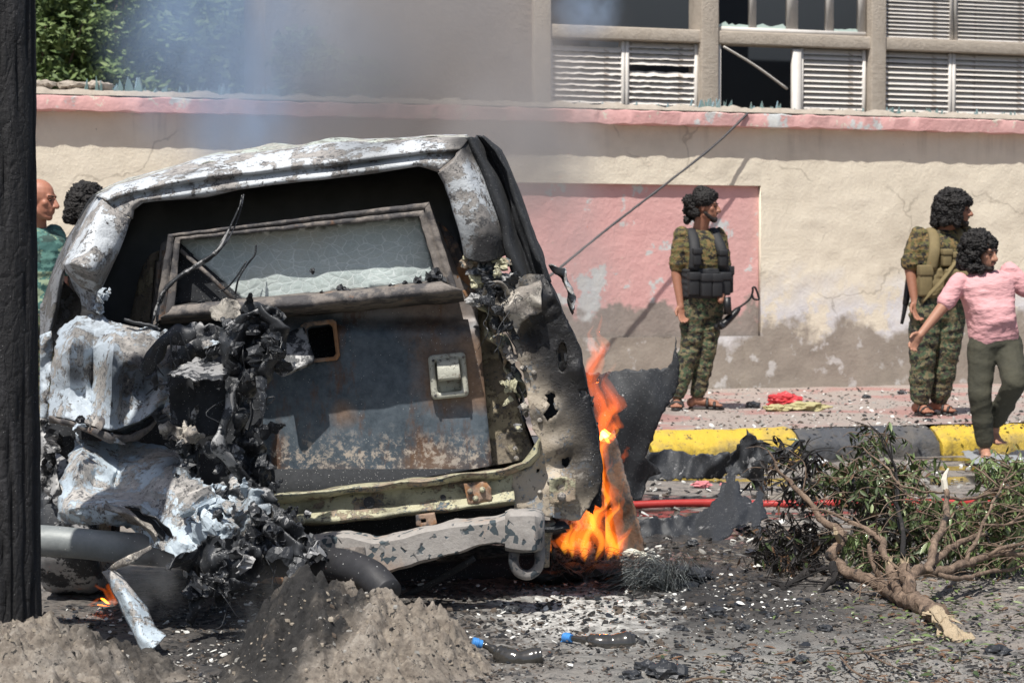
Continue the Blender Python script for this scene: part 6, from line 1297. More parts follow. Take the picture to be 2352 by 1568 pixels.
LIMBS = [('trunk_limb', BK, [(1610, 1198, 8.08), (1560, 1165, 8.2), (1500, 1130, 8.3), (1400, 1095, 8.5), (1310, 1040, 8.7), (1200, 990, 8.85), (1100, 955, 9.0), (1030, 900, 9.1)], (.046, .044, .042, .036, .031, .027, .025, .024), 10),
 ('limb', BK, [(1030, 905, 9.1), (1000, 850, 9.1), (1050, 785, 9.15), (1045, 735, 9.2), (960, 670, 9.3), (900, 590, 9.35), (820, 500, 9.4), (760, 440, 9.5), (715, 395, 9.5), (690, 330, 9.5), (655, 270, 9.5)], (.022, .024, .022, .02, .018, .015, .013, .011, .009, .006, .003), 9),
 ('broken_stub', BK, [(1440, 1090, 8.45), (1422, 1000, 8.5), (1408, 925, 8.55)], (.032, .029, .028), 9), ('broken_stub', BK, [(1385, 1075, 8.5), (1352, 1000, 8.6), (1332, 930, 8.65)], (.026, .024, .024), 9),
 ('limb', BK, [(1275, 1000, 8.8), (1238, 930, 8.8), (1210, 800, 8.85)], (.016, .013, .010), 7),
 ('limb', BK, [(1325, 880, 8.7), (1285, 830, 8.8), (1290, 790, 8.9), (1240, 740, 8.95), (1180, 700, 9.0), (1100, 670, 9.05), (1040, 640, 9.1), (960, 610, 9.2), (880, 600, 9.2)], (.016, .02, .018, .014, .012, .010, .008, .006, .004), 8),
 ('limb', BK, [(1430, 1000, 8.5), (1500, 942, 8.6), (1560, 955, 8.65), (1660, 935, 8.7), (1750, 905, 8.8), (1850, 870, 8.9), (1930, 850, 8.95), (2074, 855, 9.0), (2200, 865, 9.1)], (.028, .024, .022, .02, .018, .016, .014, .012, .008), 9),
 ('limb', BK, [(1545, 945, 8.6), (1550, 890, 8.65), (1585, 780, 8.75), (1635, 680, 8.9), (1648, 600, 8.95), (1640, 490, 9.0)], (.022, .021, .018, .017, .015, .012), 8),
 ('limb', BK, [(1560, 900, 8.7), (1620, 850, 8.8), (1700, 800, 8.9), (1780, 760, 9.0), (1860, 742, 9.1)], (.02, .017, .015, .013, .008), 8),
 ('limb', BK, [(1600, 960, 8.6), (1700, 992, 8.65), (1800, 972, 8.8), (1900, 950, 8.9), (2020, 930, 9.0), (2150, 900, 9.0)], (.012, .012, .011, .010, .008, .005), 7),
 ('limb', BKB, [(1405, 870, 8.8), (1402, 760, 8.9), (1385, 650, 9.1), (1370, 560, 9.2), (1365, 440, 9.4), (1340, 330, 9.5), (1300, 260, 9.5)], (.013, .012, .011, .010, .009, .007, .003), 7),
 ('limb', BK, [(1650, 545, 9.0), (1760, 545, 9.1), (1880, 515, 9.2), (2000, 480, 9.2), (2150, 440, 9.2)], (.009, .008, .007, .006, .004), 6),
 ('limb', BK, [(1750, 890, 8.8), (1800, 790, 8.9), (1850, 690, 9.0), (1910, 560, 9.1), (1970, 440, 9.2), (2010, 370, 9.2)], (.011, .010, .009, .007, .005, .003), 6),
 ('limb', BK, [(1880, 865, 8.9), (1960, 820, 8.9), (2074, 790, 9.0), (2160, 770, 9.0)], (.012, .010, .009, .006), 6),
 ('limb', BK, [(1840, 690, 9.0), (1950, 690, 9.05), (2074, 640, 9.1), (2160, 610, 9.1)], (.008, .007, .006, .004), 6),
 ('limb', BKB, [(1020, 900, 9.05), (1018, 980, 9.0), (980, 1015, 9.0), (930, 1078, 8.95)], (.020, .016, .014, .012), 8), ('limb', BKB, [(1000, 930, 9.1), (880, 938, 9.2), (840, 900, 9.3), (790, 850, 9.4)], (.012, .009, .007, .005), 6),
 ('limb', BKB, [(880, 945, 9.1), (800, 1000, 9.1), (745, 1042, 9.0), (738, 1060, 9.0)], (.018, .018, .018, .016), 8), ('limb', BKB, [(745, 1040, 9.0), (690, 1010, 9.15), (600, 982, 9.3)], (.013, .011, .007), 7),
 ('limb', BKB, [(740, 410, 9.5), (800, 370, 9.6), (850, 330, 9.6), (900, 300, 9.7)], (.008, .007, .006, .003), 6), ('limb', BKB, [(760, 440, 9.5), (830, 430, 9.5), (890, 450, 9.5), (880, 500, 9.5)], (.008, .006, .005, .003), 6),
 ('limb', BK, [(1365, 440, 9.4), (1420, 520, 9.3), (1500, 560, 9.2), (1560, 490, 9.2)], (.006, .005, .005, .003), 5), ('limb', BK, [(1180, 260, 9.6), (1260, 330, 9.5), (1330, 400, 9.4), (1400, 470, 9.3), (1500, 500, 9.2), (1640, 520, 9.0)], (.003, .005, .006, .006, .006, .005), 5)]
TW = []
rb = random.Random(21)
for i, (nm, mt_, pts, rad, sg) in enumerate(LIMBS):
    path = spline([Z(*p) for p in pts], max(14, len(pts) * 6)); path = [q + Vector((nz(q, 14, i), nz(q, 14, i + 3), nz(q, 14, i + 7))) * .010 for q in path]
    v, f = tube_v(path, [r_ * .84 for r_ in rad], sg, True, .45, 38, i); mk(nm, v, f, mt_, br); TW.append((path, mt_))
def splinter(base, d, s, n, mat, nm='splinter', spread=.35):
    for i in range(n):
        a = Vector((rb.gauss(0, 1), rb.gauss(0, 1), rb.gauss(0, 1))) * spread; e = (Vector(d).normalized() + a).normalized() * s * rb.uniform(.4, 1.1); b0 = Vector(base) + Vector((rb.gauss(0, 1), rb.gauss(0, 1), rb.gauss(0, 1))) * s * .14
        v, f = tube_v([b0 - e * .4, b0 + e * .4, b0 + e], [s * .13, s * .10, s * .015], 5, flat=.35); mk(nm, v, f, mat, br, smooth=False)
splinter(Z(1405, 920, 8.55), (0, 0, 1), .055, 9, M_SPL); splinter(Z(1332, 925, 8.65), (-.3, 0, 1), .045, 7, M_SPL); splinter(Z(1600, 1195, 8.08), (.5, -.6, -.2), .10, 8, M_SPL, spread=.25)
crb = [(1545, 1160), (1580, 1140), (1630, 1165), (1660, 1220), (1720, 1280), (1780, 1300), (1805, 1325), (1790, 1362), (1740, 1365), (1690, 1350), (1640, 1360), (1600, 1335), (1590, 1260), (1560, 1200)]
sheet('splintered_end', [(1493 + x * .4142, 918.8 + y * .4142) for x, y in crb], lambda u, v: 7.86 - (v - 1440) * .0028 - (u - 2180) * .0004, M_SPL, br, cell=4, jag=3, amp=.05, ps=.03, seed=3, thick=.012)
sheet('splintered_end', [(1493 + x * .4142, 918.8 + y * .4142) for x, y in [(1570, 1180), (1640, 1210), (1690, 1260), (1740, 1330), (1700, 1345), (1640, 1300), (1600, 1240)]], lambda u, v: 7.80 - (v - 1440) * .0028, M_SPL, br, cell=4, jag=2, amp=.04, ps=.05, seed=5, thick=.012)
v, f = tube_v([Z(1640, 492, 9.0), Z(1632, 440, 9.0), Z(1640, 410, 9.0), Z(1656, 376, 9.0)], [.013, .012, .009, .003], 6, True, .4, 30); mk('bare_tip', v, f, plain('bleached_wood', (.72, .68, .58), .8), br, smooth=False)
v, f = tube_v([Z(1052, 780, 9.1), Z(1030, 735, 9.05), Z(1018, 690, 9.05)], [.012, .010, .002], 6, True, .4, 30); mk('bare_tip', v, f, M_SPL, br, smooth=False)
# twigs + leaves
def lm(nm, a, b): m = N(nm, .5); m.col(m.mix(m.noise(25, 4), a, b)); m.set('Coat Weight', .15); return m.mat
LF = [lm('wilted_green_leaf', (.08, .13, .04), (.19, .25, .09)), lm('dark_green_leaf', (.035, .06, .022), (.09, .12, .045)), lm('scorched_leaf', (.010, .010, .010), (.035, .030, .028)), lm('pale_leaf_back', (.20, .25, .12), (.32, .36, .20)), lm('brown_leaf', (.10, .055, .03), (.20, .12, .07))]
def leaf_v(p, d, n_, L, w_):
    s = d.cross(n_).normalized(); n_ = s.cross(d).normalized(); pts = []
    for t, ww in ((0, .12), (.3, .9), (.6, .85), (1, .04)):
        c = p + d * L * t - n_ * L * .25 * t * t; pts += [c + s * ww * w_ * .5, c - n_ * w_ * .12, c - s * ww * w_ * .5]
    Fs = []
    for i in range(3): a = i * 3; Fs += [(a, a + 1, a + 4, a + 3), (a + 1, a + 2, a + 5, a + 4)]
    return pts, Fs
ALL = []; TWB = MB()
def cluster(c, k, nl, seed, dr=1.0, R0=.05):
    r_ = random.Random(seed); c = Vector(c)
    d0 = Vector((r_.gauss(0, 1), r_.gauss(0, .6), r_.uniform(-.2, 1))).normalized(); tp = spline([c, c + d0 * R0, c + d0 * R0 * 1.8 + Vector((0, 0, -.01)), c + d0 * R0 * 2.4 - Vector((0, 0, .04))], 8)
    TWB.add(*tube_v(tp, [.0025, .001], 4), m=1 if k == 2 else 0)
    for i in range(nl):
        b = tp[r_.randrange(8)]; d = Vector((r_.gauss(0, .55), r_.gauss(0, .5), -dr * r_.uniform(.2, 1.1) + r_.gauss(0, .25))).normalized(); n_ = Vector((r_.gauss(0, .8), -1 + r_.gauss(0, .6), r_.gauss(0, .8))).normalized()
        L = r_.uniform(.030, .066); kk = k if r_.random() < .62 else r_.choice([0, 1, 1, 2, 3, 4] if k != 2 else [2, 2, 1, 4]); ALL.append((b, d, n_, L, L * r_.uniform(.20, .32), kk))
AR = [((820, 800), (175, 120), 8.95, 9.7, 2, 80), ((780, 400), (130, 130), 9.3, 9.7, 2, 34), ((860, 560), (60, 90), 9.2, 9.5, 2, 16), ((720, 900), (110, 60), 9.0, 9.5, 2, 40), ((1060, 480), (70, 100), 9.2, 9.6, 1, 34), ((1200, 430), (170, 110), 9.2, 9.7, 1, 60), ((1180, 520), (110, 90), 9.2, 9.6, 2, 34),
      ((1330, 540), (140, 160), 9.1, 9.6, 1, 62), ((1290, 760), (190, 100), 9.0, 9.5, 2, 54), ((1240, 860), (150, 70), 8.9, 9.4, 1, 44), ((1460, 420), (60, 90), 9.2, 9.5, 0, 14), ((1270, 220), (80, 40), 9.5, 9.6, 1, 10), ((1180, 280), (50, 40), 9.5, 9.6, 1, 8),
      ((1800, 690), (200, 120), 8.9, 9.5, 0, 110), ((2000, 650), (120, 150), 8.9, 9.5, 0, 90), ((1980, 450), (100, 110), 9.1, 9.4, 0, 70), ((1560, 660), (70, 120), 9.0, 9.4, 1, 34), ((1700, 800), (180, 60), 8.9, 9.4, 1, 40), ((1900, 880), (200, 60), 8.9, 9.3, 0, 50), ((1480, 800), (80, 90), 9.0, 9.4, 1, 26), ((1150, 760), (40, 30), 8.9, 9.0, 0, 8), ((2150, 650), (80, 200), 9.0, 9.5, 0, 40)]
sd_ = 0
for i in range(130):   # fine bare twigs
    pth, mt_ = TW[rb.randrange(len(TW))]; c = pth[rb.randrange(len(pth) // 3, len(pth))]; d = Vector((rb.gauss(0, 1), rb.gauss(0, .5), rb.uniform(-.3, 1.0))).normalized(); L = rb.uniform(.06, .26)
    e = c + d * L + Vector((0, 0, -L * rb.uniform(-.1, .5))); mm = c.lerp(e, .5) + Vector((rb.gauss(0, .15), 0, .12)) * L; e.z = max(.02, e.z); TWB.add(*tube_v(spline([c, mm, e], 8), [rb.uniform(.002, .0042), .0012], 4), m=1 if mt_ is BKB else 0)
for (cx, cy_), (rx, ry), y0, y1, k, n_ in AR:
    for i in range(n_):
        while True:
            a, b = rb.uniform(-1, 1), rb.uniform(-1, 1)
            if a * a + b * b < 1: break
        sd_ += 1; q = Z(cx + a * rx, cy_ + b * ry, rb.uniform(y0 + .3, y1 + .3)); q.z = max(q.z, .05); cluster(q, k, rb.randint(5, 9), sd_)
TWB.build('twigs', [BK, BKB], br, kind='stuff')
ALL.sort(key=lambda t: -t[3] * (2 if t[5] in (0, 3) else 1)); big, rest = ALL[:240], ALL[240:]
protos = {}
for i in range(5):
    v, f = leaf_v(Vector((0, 0, 0)), Vector((0, 0, -1)), Vector((0, -1, 0)), 1.0, .26); me = bpy.data.meshes.new('leaf'); me.from_pydata([w_[:] for w_ in v], [], f); me.materials.append(LF[i]); me.polygons.foreach_set('use_smooth', [True] * len(me.polygons)); protos[i] = me
for b, d, n_, L, w_, k in big:
    o = bpy.data.objects.new('leaf', protos[k]); COL.objects.link(o); o.parent = br
    z = -d; s = d.cross(n_).normalized(); y = -(s.cross(d)).normalized(); M = Matrix((s, -y if False else z.cross(s), z)).transposed().to_4x4(); o.matrix_local = WM[br].inverted() @ Matrix.Translation(b) @ M @ Matrix.Diagonal((L, L, L, 1))
b_ = MB()
for b, d, n_, L, w_, k in rest: v, f = leaf_v(b, d, n_, L, w_); b_.add(v, f, k)
b_.build('foliage', LF, br, kind='stuff')
# ------------------------------------------------------------------ ground litter
rg = random.Random(31)
def chip(b, x, y, z, s, m, r_, flat=.3):
    a = r_.uniform(0, 6.28); n_ = r_.randint(4, 6); t = s * flat * r_.uniform(.4, 1.4); tx, ty = r_.uniform(-.5, .5), r_.uniform(-.5, .5); k = []
    for j in range(n_):
        th = a + 2 * math.pi * j / n_; q = s * r_.uniform(.5, 1.15); px, py = math.cos(th) * q, math.sin(th) * q * .8; k.append((x + px, y + py, z + px * tx + py * ty))
    b.add([(p[0], p[1], p[2] - t * .6) for p in k] + [(x + (p[0] - x) * .8, y + (p[1] - y) * .8, p[2] + t * .6) for p in k], [tuple(range(n_, 2 * n_))] + [(j, (j + 1) % n_, n_ + (j + 1) % n_, n_ + j) for j in range(n_)], m)
MC = [plain('char_chip', (.018, .017, .017), .7, bump=0), plain('burnt_brown_chip', (.09, .07, .055), .9, bump=0), plain('grey_chip', (.30, .29, .27), .9, bump=0), plain('pale_paint_flake', (.70, .70, .67), .7, bump=0), plain('glassy_char', (.03, .032, .036), .15, bump=0)]
def scat(n_, fu, mset, smin, smax, zoff=0, name='charred_debris', label='', zf=None, flat=.3):
    b = MB()
    for i in range(n_):
        u, v = fu(); g = G(u, v, zf or 0); s = math.exp(rg.uniform(math.log(smin), math.log(smax))); chip(b, g.x, g.y, (zf or 0) + s * .15 + .004, s, rg.choice(mset), rg, flat)
    return b.build(name, MC, kind='stuff', smooth=False, label=label)
def near():   # foreground road, denser toward the wreck and bottom
    v = 1270 + 310 * math.sqrt(rg.random()); return rg.uniform(380, 2400), v
scat(9000, near, (0, 0, 0, 1, 1, 2, 4), .0022, .011, label='small black and brown debris scattered over the near road')
scat(900, lambda: (rg.gauss(1560, 160), rg.gauss(1370, 60)), (0, 0, 4, 1), .004, .022, label='denser charred bits beside the burnt tyre')
scat(800, lambda: (rg.uniform(500, 1350), rg.uniform(1330, 1470)), (0, 0, 4, 1, 3), .004, .018, label='charred bits in the shade under the wreck')
scat(700, near, (3, 2, 2), .0018, .0055, name='paint_flakes', label='white paint flakes scattered over the near road', flat=.15)
scat(240, lambda: (rg.gauss(1620, 180), rg.gauss(1360, 50)), (3,), .004, .014, name='paint_flakes', label='larger white flakes around the burnt tyre', flat=.15)
scat(420, lambda: (rg.uniform(100, 560), rg.uniform(1390, 1560)), (0, 3, 1, 4), .004, .016, label='debris at the foot of the heaps', name='charred_debris')
scat(900, lambda: (rg.uniform(1400, 2400), 1065 + 220 * rg.random() ** 1.2), (0, 0, 1, 2, 2, 3), .006, .03, label='litter over the wet road near the kerb')
scat(1500, lambda: (rg.uniform(1380, 2400), 893 + 95 * rg.random()), (0, 0, 1, 1, 2, 2, 3), .005, .022, label='char and chips over the pavement', zf=SIDE + .004)
b = MB()
for i in range(900):   # stripped leaves lying round the branch
    u = rg.gauss(2150, 130); v = rg.gauss(1390, 70)
    if v < 1290 or v > 1575: continue
    g = G(u, v, .012); a = rg.uniform(0, 6.28); L = rg.uniform(.02, .05); vv, ff = leaf_v(g, Vector((math.cos(a), math.sin(a), rg.uniform(-.05, .25))).normalized(), Vector((rg.gauss(0, .4), rg.gauss(0, .4), 1)), L, L * .28); b.add(vv, ff, rg.choice([0, 0, 1, 2, 4, 4, 3]))
for i in range(360):
    g = G(rg.uniform(1500, 2400), rg.uniform(1480, 1575), .012); a = rg.uniform(0, 6.28); L = rg.uniform(.02, .055); vv, ff = leaf_v(g, Vector((math.cos(a), math.sin(a), rg.uniform(-.05, .35))).normalized(), Vector((rg.gauss(0, .4), rg.gauss(0, .4), 1)), L, L * .28); b.add(vv, ff, rg.choice([1, 2, 2, 4, 4]))
b.build('fallen_leaves', LF, kind='stuff', label='stripped leaves lying round the fallen branch')
for nm, pts in (('dry_twig', [(2120, 1475), (1965, 1500), (1920, 1494), (1862, 1498)]), ('dry_twig', [(1930, 1508), (1960, 1540), (2010, 1560), (2100, 1575)]), ('dry_twig', [(1985, 1494), (2030, 1520), (2080, 1540)]), ('dry_twig', [(1575, 1566), (1620, 1556), (1700, 1562)])):
    ll = {2120: 'thin reddish twig lying across the near road below the branch', 1930: 'curved twig running off the bottom edge right of centre', 1985: 'short forked twig among the leaves at lower right', 1575: 'pale twig at the very bottom edge'}[pts[0][0]]
    tube(nm, [G(u, v, .015 + .012 * (i % 2)) for i, (u, v) in enumerate(pts)], [.004, .0035, .002], BK, seg=5, n=30, label=ll, cat='twig')
# larger single fragments
HITS = []
FR = [(500, 1405, .026, 'black lump under the wreck between the hanging strip and the earth heap'), (1175, 1407, .026, 'angular black fragment on the light ground below the tow shackle'), (1290, 1372, .014, 'tiny black fragment below the big flames'),
 (1610, 1330, .022, 'black fragment just right of the wire tuft'), (1640, 1415, .034, 'flat dark slab fragment on the road below the charred twigs'), (1560, 1452, .024, 'flat black fragment right of the crushed bottle'), (1705, 1446, .02, 'black fragment midway between the bottles and the splintered end'), (1895, 1450, .024, 'flat grey-black fragment left of the splintered end'), (1772, 1418, .018, 'small black fragment under the middle of the branch'),
 (1530, 1556, .046, 'tall twisted black lump at the bottom edge, right of centre'), (1486, 1545, .036, 'rounded black lump at the bottom edge beside the tall twisted one'), (1448, 1562, .03, 'leftmost of the black lumps at the bottom edge'), (1555, 1510, .014, 'small black fragment above the lumps at the bottom edge'), (1080, 1540, .018, 'oval black fragment below the capped bottle by the heap'),
 (2290, 1505, .034, 'large flat black fragment near the lower right corner'), (1840, 1520, .02, 'black fragment beside the reddish twig'), (1690, 1520, .022, 'black fragment left of the reddish twig, near the bottom'), (1970, 1250, .02, 'black fragment on the wet road behind the branch fork'), (1590, 1250, .022, 'black fragment in the puddle beside the torn bodywork')]
for i, (u, v, s, lb) in enumerate(FR):
    g = G(u, v); Yv = g.y; crumple('charred_fragment', u, v - s * .35 * ppm(Yv), 0, Yv, s, M_CHAR, 40 + i, (1.3, 1.0, .75), lb, 'fragment', sub=3, group='charred fragments on the road')
for i, (u, v, s, lb) in enumerate(((1730, 937, .05, 'black crumpled fragment left of the red bag'), (1845, 888, .04, 'black fragment against the wall foot above the red bag'), (1990, 915, .03, 'small black fragment midway between the red bag and the right guard'), (2072, 907, .035, 'black fragment just left of the right guard'), (2130, 968, .025, 'black fragment on the pavement edge below the right guard'))):
    g = G(u, v, SIDE); crumple('charred_fragment', u, v - s * .4 * ppm(g.y), 0, g.y, s, M_CHAR, 80 + i, (1.2, 1, .7), lb, 'fragment', sub=3, group='charred fragments on the pavement')
WHF = [(1275, 1483, .016, 'curled white chip lying between the two bottles'), (1700, 1392, .02, 'white chip left of the branch on sooty ground'), (1745, 1305, .028, 'long white chip just left of the charred twigs'), (1640, 1405, .016, 'white chip beside the flat dark slab'), (990, 1512, .012, 'small white chip on the right flank of the sooty heap'), (1310, 1535, .013, 'white chip below the right bottle'), (1550, 1372, .014, 'white chip under the wire tuft')]
for i, (u, v, s, lb) in enumerate(WHF):
    b = MB(); g = G(u, v); chip(b, g.x, g.y, .014, s, 0, rg, .12); b.build('paint_chip', MC[3], smooth=False, label=lb, cat='paint chip', group='white chips on the road')
b = MB()
for i in range(1100):   # clods and grit on the two heaps
    hx_, hy_, r_, hh = rg.choice(((P(815, 1500, 7.15).x, 7.22, .47, .27), (-1.66, 6.92, .62, .26)))
    a = rg.uniform(0, 6.28); t = rg.uniform(0, 1) ** .6; x = hx_ + math.cos(a) * r_ * t; y = hy_ - abs(math.sin(a)) * .6 * t
    HITS.append((x, y, math.exp(rg.uniform(math.log(.002), math.log(.012)))))
dg = bpy.context.evaluated_depsgraph_get()
from mathutils.bvhtree import BVHTree
for o in [o for o in COL.objects if o.name.startswith('earth_heap')]:
    bv = BVHTree.FromObject(o, dg)
    for (x, y, s) in HITS:
        h = bv.ray_cast(Vector((x, y, 2)) - o.location, Vector((0, 0, -1)))
        if h[0] and h[0].z + o.location.z > .01: chip(b, x, y, h[0].z + o.location.z + s * .1, s, rg.choice((0, 0, 1, 2, 5, 5, 5, 5)), rg, .6)
b.build('heap_grit', MC + [plain('earth_clod', (.30, .26, .21), .95)], kind='stuff', smooth=False, label='clods and grit lying on the earth heaps')
# burnt-out tyre: ash and steel cords
q = G(1500, 1340)
cord = empty('steel_cord_tuft', (q.x, q.y, 0), 'black tuft of steel cord wires left from a burnt tyre by the flames', 'tyre remains')
MW_ = N('steel_cord', .35, .6); MW_.col(MW_.mix(MW_.noise(6), (.02, .025, .028), (.20, .22, .22))); MW_ = MW_.mat
b = MB(); rw = random.Random(5)
for i in range(420):
    c0 = P(1535 + rw.gauss(0, 12), 1362 + rw.gauss(0, 8), 9.0 + rw.gauss(0, .05)); a = rw.uniform(.1, 2.9)
    r = rw.uniform(.10, .26); e = c0 + Vector((-math.cos(a * .55) * r * (1.15 if rw.random() < .8 else -.5), rw.gauss(0, .10), abs(math.sin(a)) * r * .42)); mdl = c0.lerp(e, .5) + Vector((rw.gauss(0, .02), rw.gauss(0, .03), .03 + rw.uniform(0, .07)))
    b.add(*tube_v(spline([c0, mdl, e], 7), .0011, 3, False))
b.build('cord_wires', MW_, cord, kind='stuff')
b = MB()
for i in range(260):
    c0 = P(rw.uniform(1250, 1470), rw.uniform(1285, 1330), 9.0 + rw.uniform(-.1, .4)); c0.z = max(.01, c0.z); e = c0 + Vector((rw.uniform(.02, .14), rw.gauss(0, .04), rw.uniform(-.02, .05))); b.add(*tube_v(spline([c0, c0.lerp(e, .5) + Vector((0, 0, .03)), e], 5), .0010, 3, False))
b.build('cord_wires', MW_, cord, kind='stuff')
for i in range(44): crumple('tyre_char', rw.uniform(1240, 1600), rw.uniform(1300, 1372), 0, 9.1 + rw.uniform(-.1, .3), rw.uniform(.03, .07), M_CHAR if i % 4 else MC[0], i, (1.4, 1, .5), None, None, cord, 2)
for i, (u, v, s) in enumerate(((1450, 1270, .03), (1468, 1276, .03), (1484, 1284, .02))): crumple('ash_lump', u, v, 0, 9.5, s, plain('white_ash', (.6, .61, .52), .95) if i == 0 else bpy.data.materials['white_ash'], i, (1.4, 1, .6), None, None, cord, 2)
# ------------------------------------------------------------------ fire
def m_flame(name, c, s):
    m = bpy.data.materials.new(name); m.use_nodes = True; t = m.node_tree; t.nodes.clear(); o = t.nodes.new('ShaderNodeOutputMaterial'); e = t.nodes.new('ShaderNodeEmission'); e.inputs[0].default_value = (*c, 1); e.inputs[1].default_value = s
    t.links.new(e.outputs[0], o.inputs['Volume']); return m
FL_O = m_flame('flame_orange', (1, .16, .010), 12); FL_Y = m_flame('flame_yellow', (1, .40, .035), 30); FL_R = m_flame('flame_red', (1, .12, .02), 7); FL_S = m_flame('flame_soft', (1, .16, .012), 5)
def tongue(pts, w_, mat, parent, seed, Yd=.5):
    path = spline([P(*p) for p in pts], 40); sc = 1 / ppm(pts[0][2]); V = []; Fs = []; seg = 14; rr_ = random.Random(seed); Vn = []
    for i, p in enumerate(path):
        t = i / 39; r = w_ * sc * .5 * (math.sin(min(1, t * 3.2) * math.pi / 2) * (1 - t) ** .75 + .012) * (1 + .45 * math.sin(t * 9 + seed) * t)
        off = Vector((nz((t * 3, seed, 0), 1.3), nz((t * 3, seed, 5), 1.3) * .5, 0)) * w_ * sc * .55 * t
        for j in range(seg):
            a = 2 * math.pi * j / seg; q = p + off + Vector((math.cos(a) * r, math.sin(a) * r * Yd, 0)); q += Vector((nz(q, 22, seed), 0, nz(q, 22, seed + 3))) * w_ * sc * .22; V.append(q)
    for i in range(39):
        for j in range(seg): Fs.append((i * seg + j, i * seg + (j + 1) % seg, (i + 1) * seg + (j + 1) % seg, (i + 1) * seg + j))
    Fs += [tuple(reversed(range(seg))), tuple(39 * seg + j for j in range(seg))]
    return mk('flame_tongue', V, Fs, mat, parent)
q = G(1370, 1290); fire = empty('fire', (q.x, 9.4, 0), 'tall orange fire burning from the right rear wheel of the wreck', 'fire')
TG = [([(1272, 1272, 9.2), (1266, 1255, 9.2), (1258, 1238, 9.2)], 22), ([(1300, 1272, 9.1), (1294, 1245, 9.1), (1308, 1215, 9.1), (1322, 1186, 9.1)], 44), ([(1318, 1282, 9.0), (1312, 1240, 9.0), (1334, 1200, 9.0), (1322, 1150, 9.0)], 40), ([(1345, 1290, 9.0), (1340, 1245, 9.0), (1362, 1200, 9.0), (1350, 1150, 9.1), (1362, 1115, 9.1)], 56), ([(1372, 1288, 9.1), (1380, 1240, 9.1), (1364, 1190, 9.1), (1392, 1140, 9.2), (1378, 1090, 9.2), (1392, 1050, 9.2)], 52), ([(1398, 1286, 9.2), (1404, 1250, 9.2), (1392, 1200, 9.2), (1420, 1160, 9.2), (1410, 1115, 9.2)], 50), ([(1420, 1284, 9.3), (1416, 1258, 9.3), (1432, 1236, 9.3), (1462, 1216, 9.3)], 34),
      ([(1350, 1150, 9.4), (1362, 1115, 9.4), (1352, 1090, 9.4)], 30), ([(1392, 1120, 9.5), (1376, 1070, 9.5), (1388, 1020, 9.5), (1412, 986, 9.5), (1404, 955, 9.5)], 36)]
TR = [([(1366, 1080, 9.6), (1372, 1000, 9.6), (1384, 940, 9.6), (1366, 890, 9.6), (1382, 840, 9.6)], 44), ([(1380, 1000, 9.7), (1392, 960, 9.7), (1410, 925, 9.7), (1386, 880, 9.7), (1396, 840, 9.7)], 36), ([(1356, 920, 9.7), (1352, 860, 9.7), (1366, 815, 9.7), (1352, 780, 9.7), (1362, 752, 9.7)], 30), ([(1372, 830, 9.8), (1384, 800, 9.8), (1374, 765, 9.8), (1380, 722, 9.8)], 18), ([(1425, 1060, 9.8), (1432, 1045, 9.8), (1436, 1030, 9.8)], 14), ([(1380, 990, 9.6), (1400, 1010, 9.6), (1412, 985, 9.6), (1406, 950, 9.6)], 34)]
for i, (p, w_) in enumerate(TG):
    tongue(p, w_, FL_O, fire, i); pp = [(a + (3 if j % 2 else -3), b + 4 * (1 - 0), c) for j, (a, b, c) in enumerate(p[:-1])] + [((p[-1][0] + p[-2][0]) / 2, (p[-1][1] + p[-2][1]) / 2, p[-1][2])]
    tongue([(a + 6 * math.cos(i * 3.7), b - 8, c + .05) for a, b, c in p], w_ * 1.5, FL_S, fire, i + 200, .8); tongue([(a - 9 * math.cos(i * 1.7), b - 3, c + .05) for a, b, c in p], w_ * .6, FL_O, fire, i + 230)
    tongue(pp, w_ * .50, FL_Y, fire, i + 30); tongue([(a + 10 * math.sin(i * 2.1), b - 5, c + .1) for a, b, c in p], w_ * .7, FL_O, fire, i + 60)
for i, (p, w_) in enumerate(TR):
    tongue([(a + 5, b - 6, c) for a, b, c in p], w_ * 1.5, FL_S, fire, i + 260, .8); tongue(p, w_, FL_R, fire, i + 90, .8); tongue([(a + 4, b + 6, c) for a, b, c in p[:-1]] + [(p[-1][0], p[-1][1] + 14, p[-1][2])], w_ * .5, FL_O if p[0][1] > 860 else FL_R, fire, i + 110)
q = G(1495, 1284); f2 = empty('fire', tuple(q), 'single tiny flame right of the leaning strip', 'fire'); tongue([(1495, 1284, 9.9), (1494, 1276, 9.9), (1498, 1262, 9.9)], 10, FL_O, f2, 4)
tongue([(1495, 1284, 9.9), (1495, 1279, 9.9), (1496, 1272, 9.9)], 6, FL_Y, f2, 5)
q = G(230, 1400); f3 = empty('fire', tuple(q), 'small orange fire under the left rear of the wreck', 'fire')
for i, (p, w_) in enumerate((([(196, 1390, 8.3), (215, 1384, 8.3), (232, 1374, 8.3), (250, 1386, 8.3), (262, 1380, 8.3)], 18), ([(256, 1388, 8.3), (246, 1366, 8.3), (236, 1350, 8.3), (214, 1338, 8.3)], 20), ([(250, 1392, 8.3), (258, 1368, 8.3), (250, 1345, 8.3), (256, 1330, 8.3)], 24), ([(205, 1393, 8.3), (222, 1388, 8.3), (250, 1392, 8.3)], 16), ([(262, 1390, 8.35), (264, 1372, 8.3), (256, 1356, 8.3)], 18))): tongue(p, w_, FL_O, f3, i + 7); tongue(p, w_ * .45, FL_O, f3, i + 9)
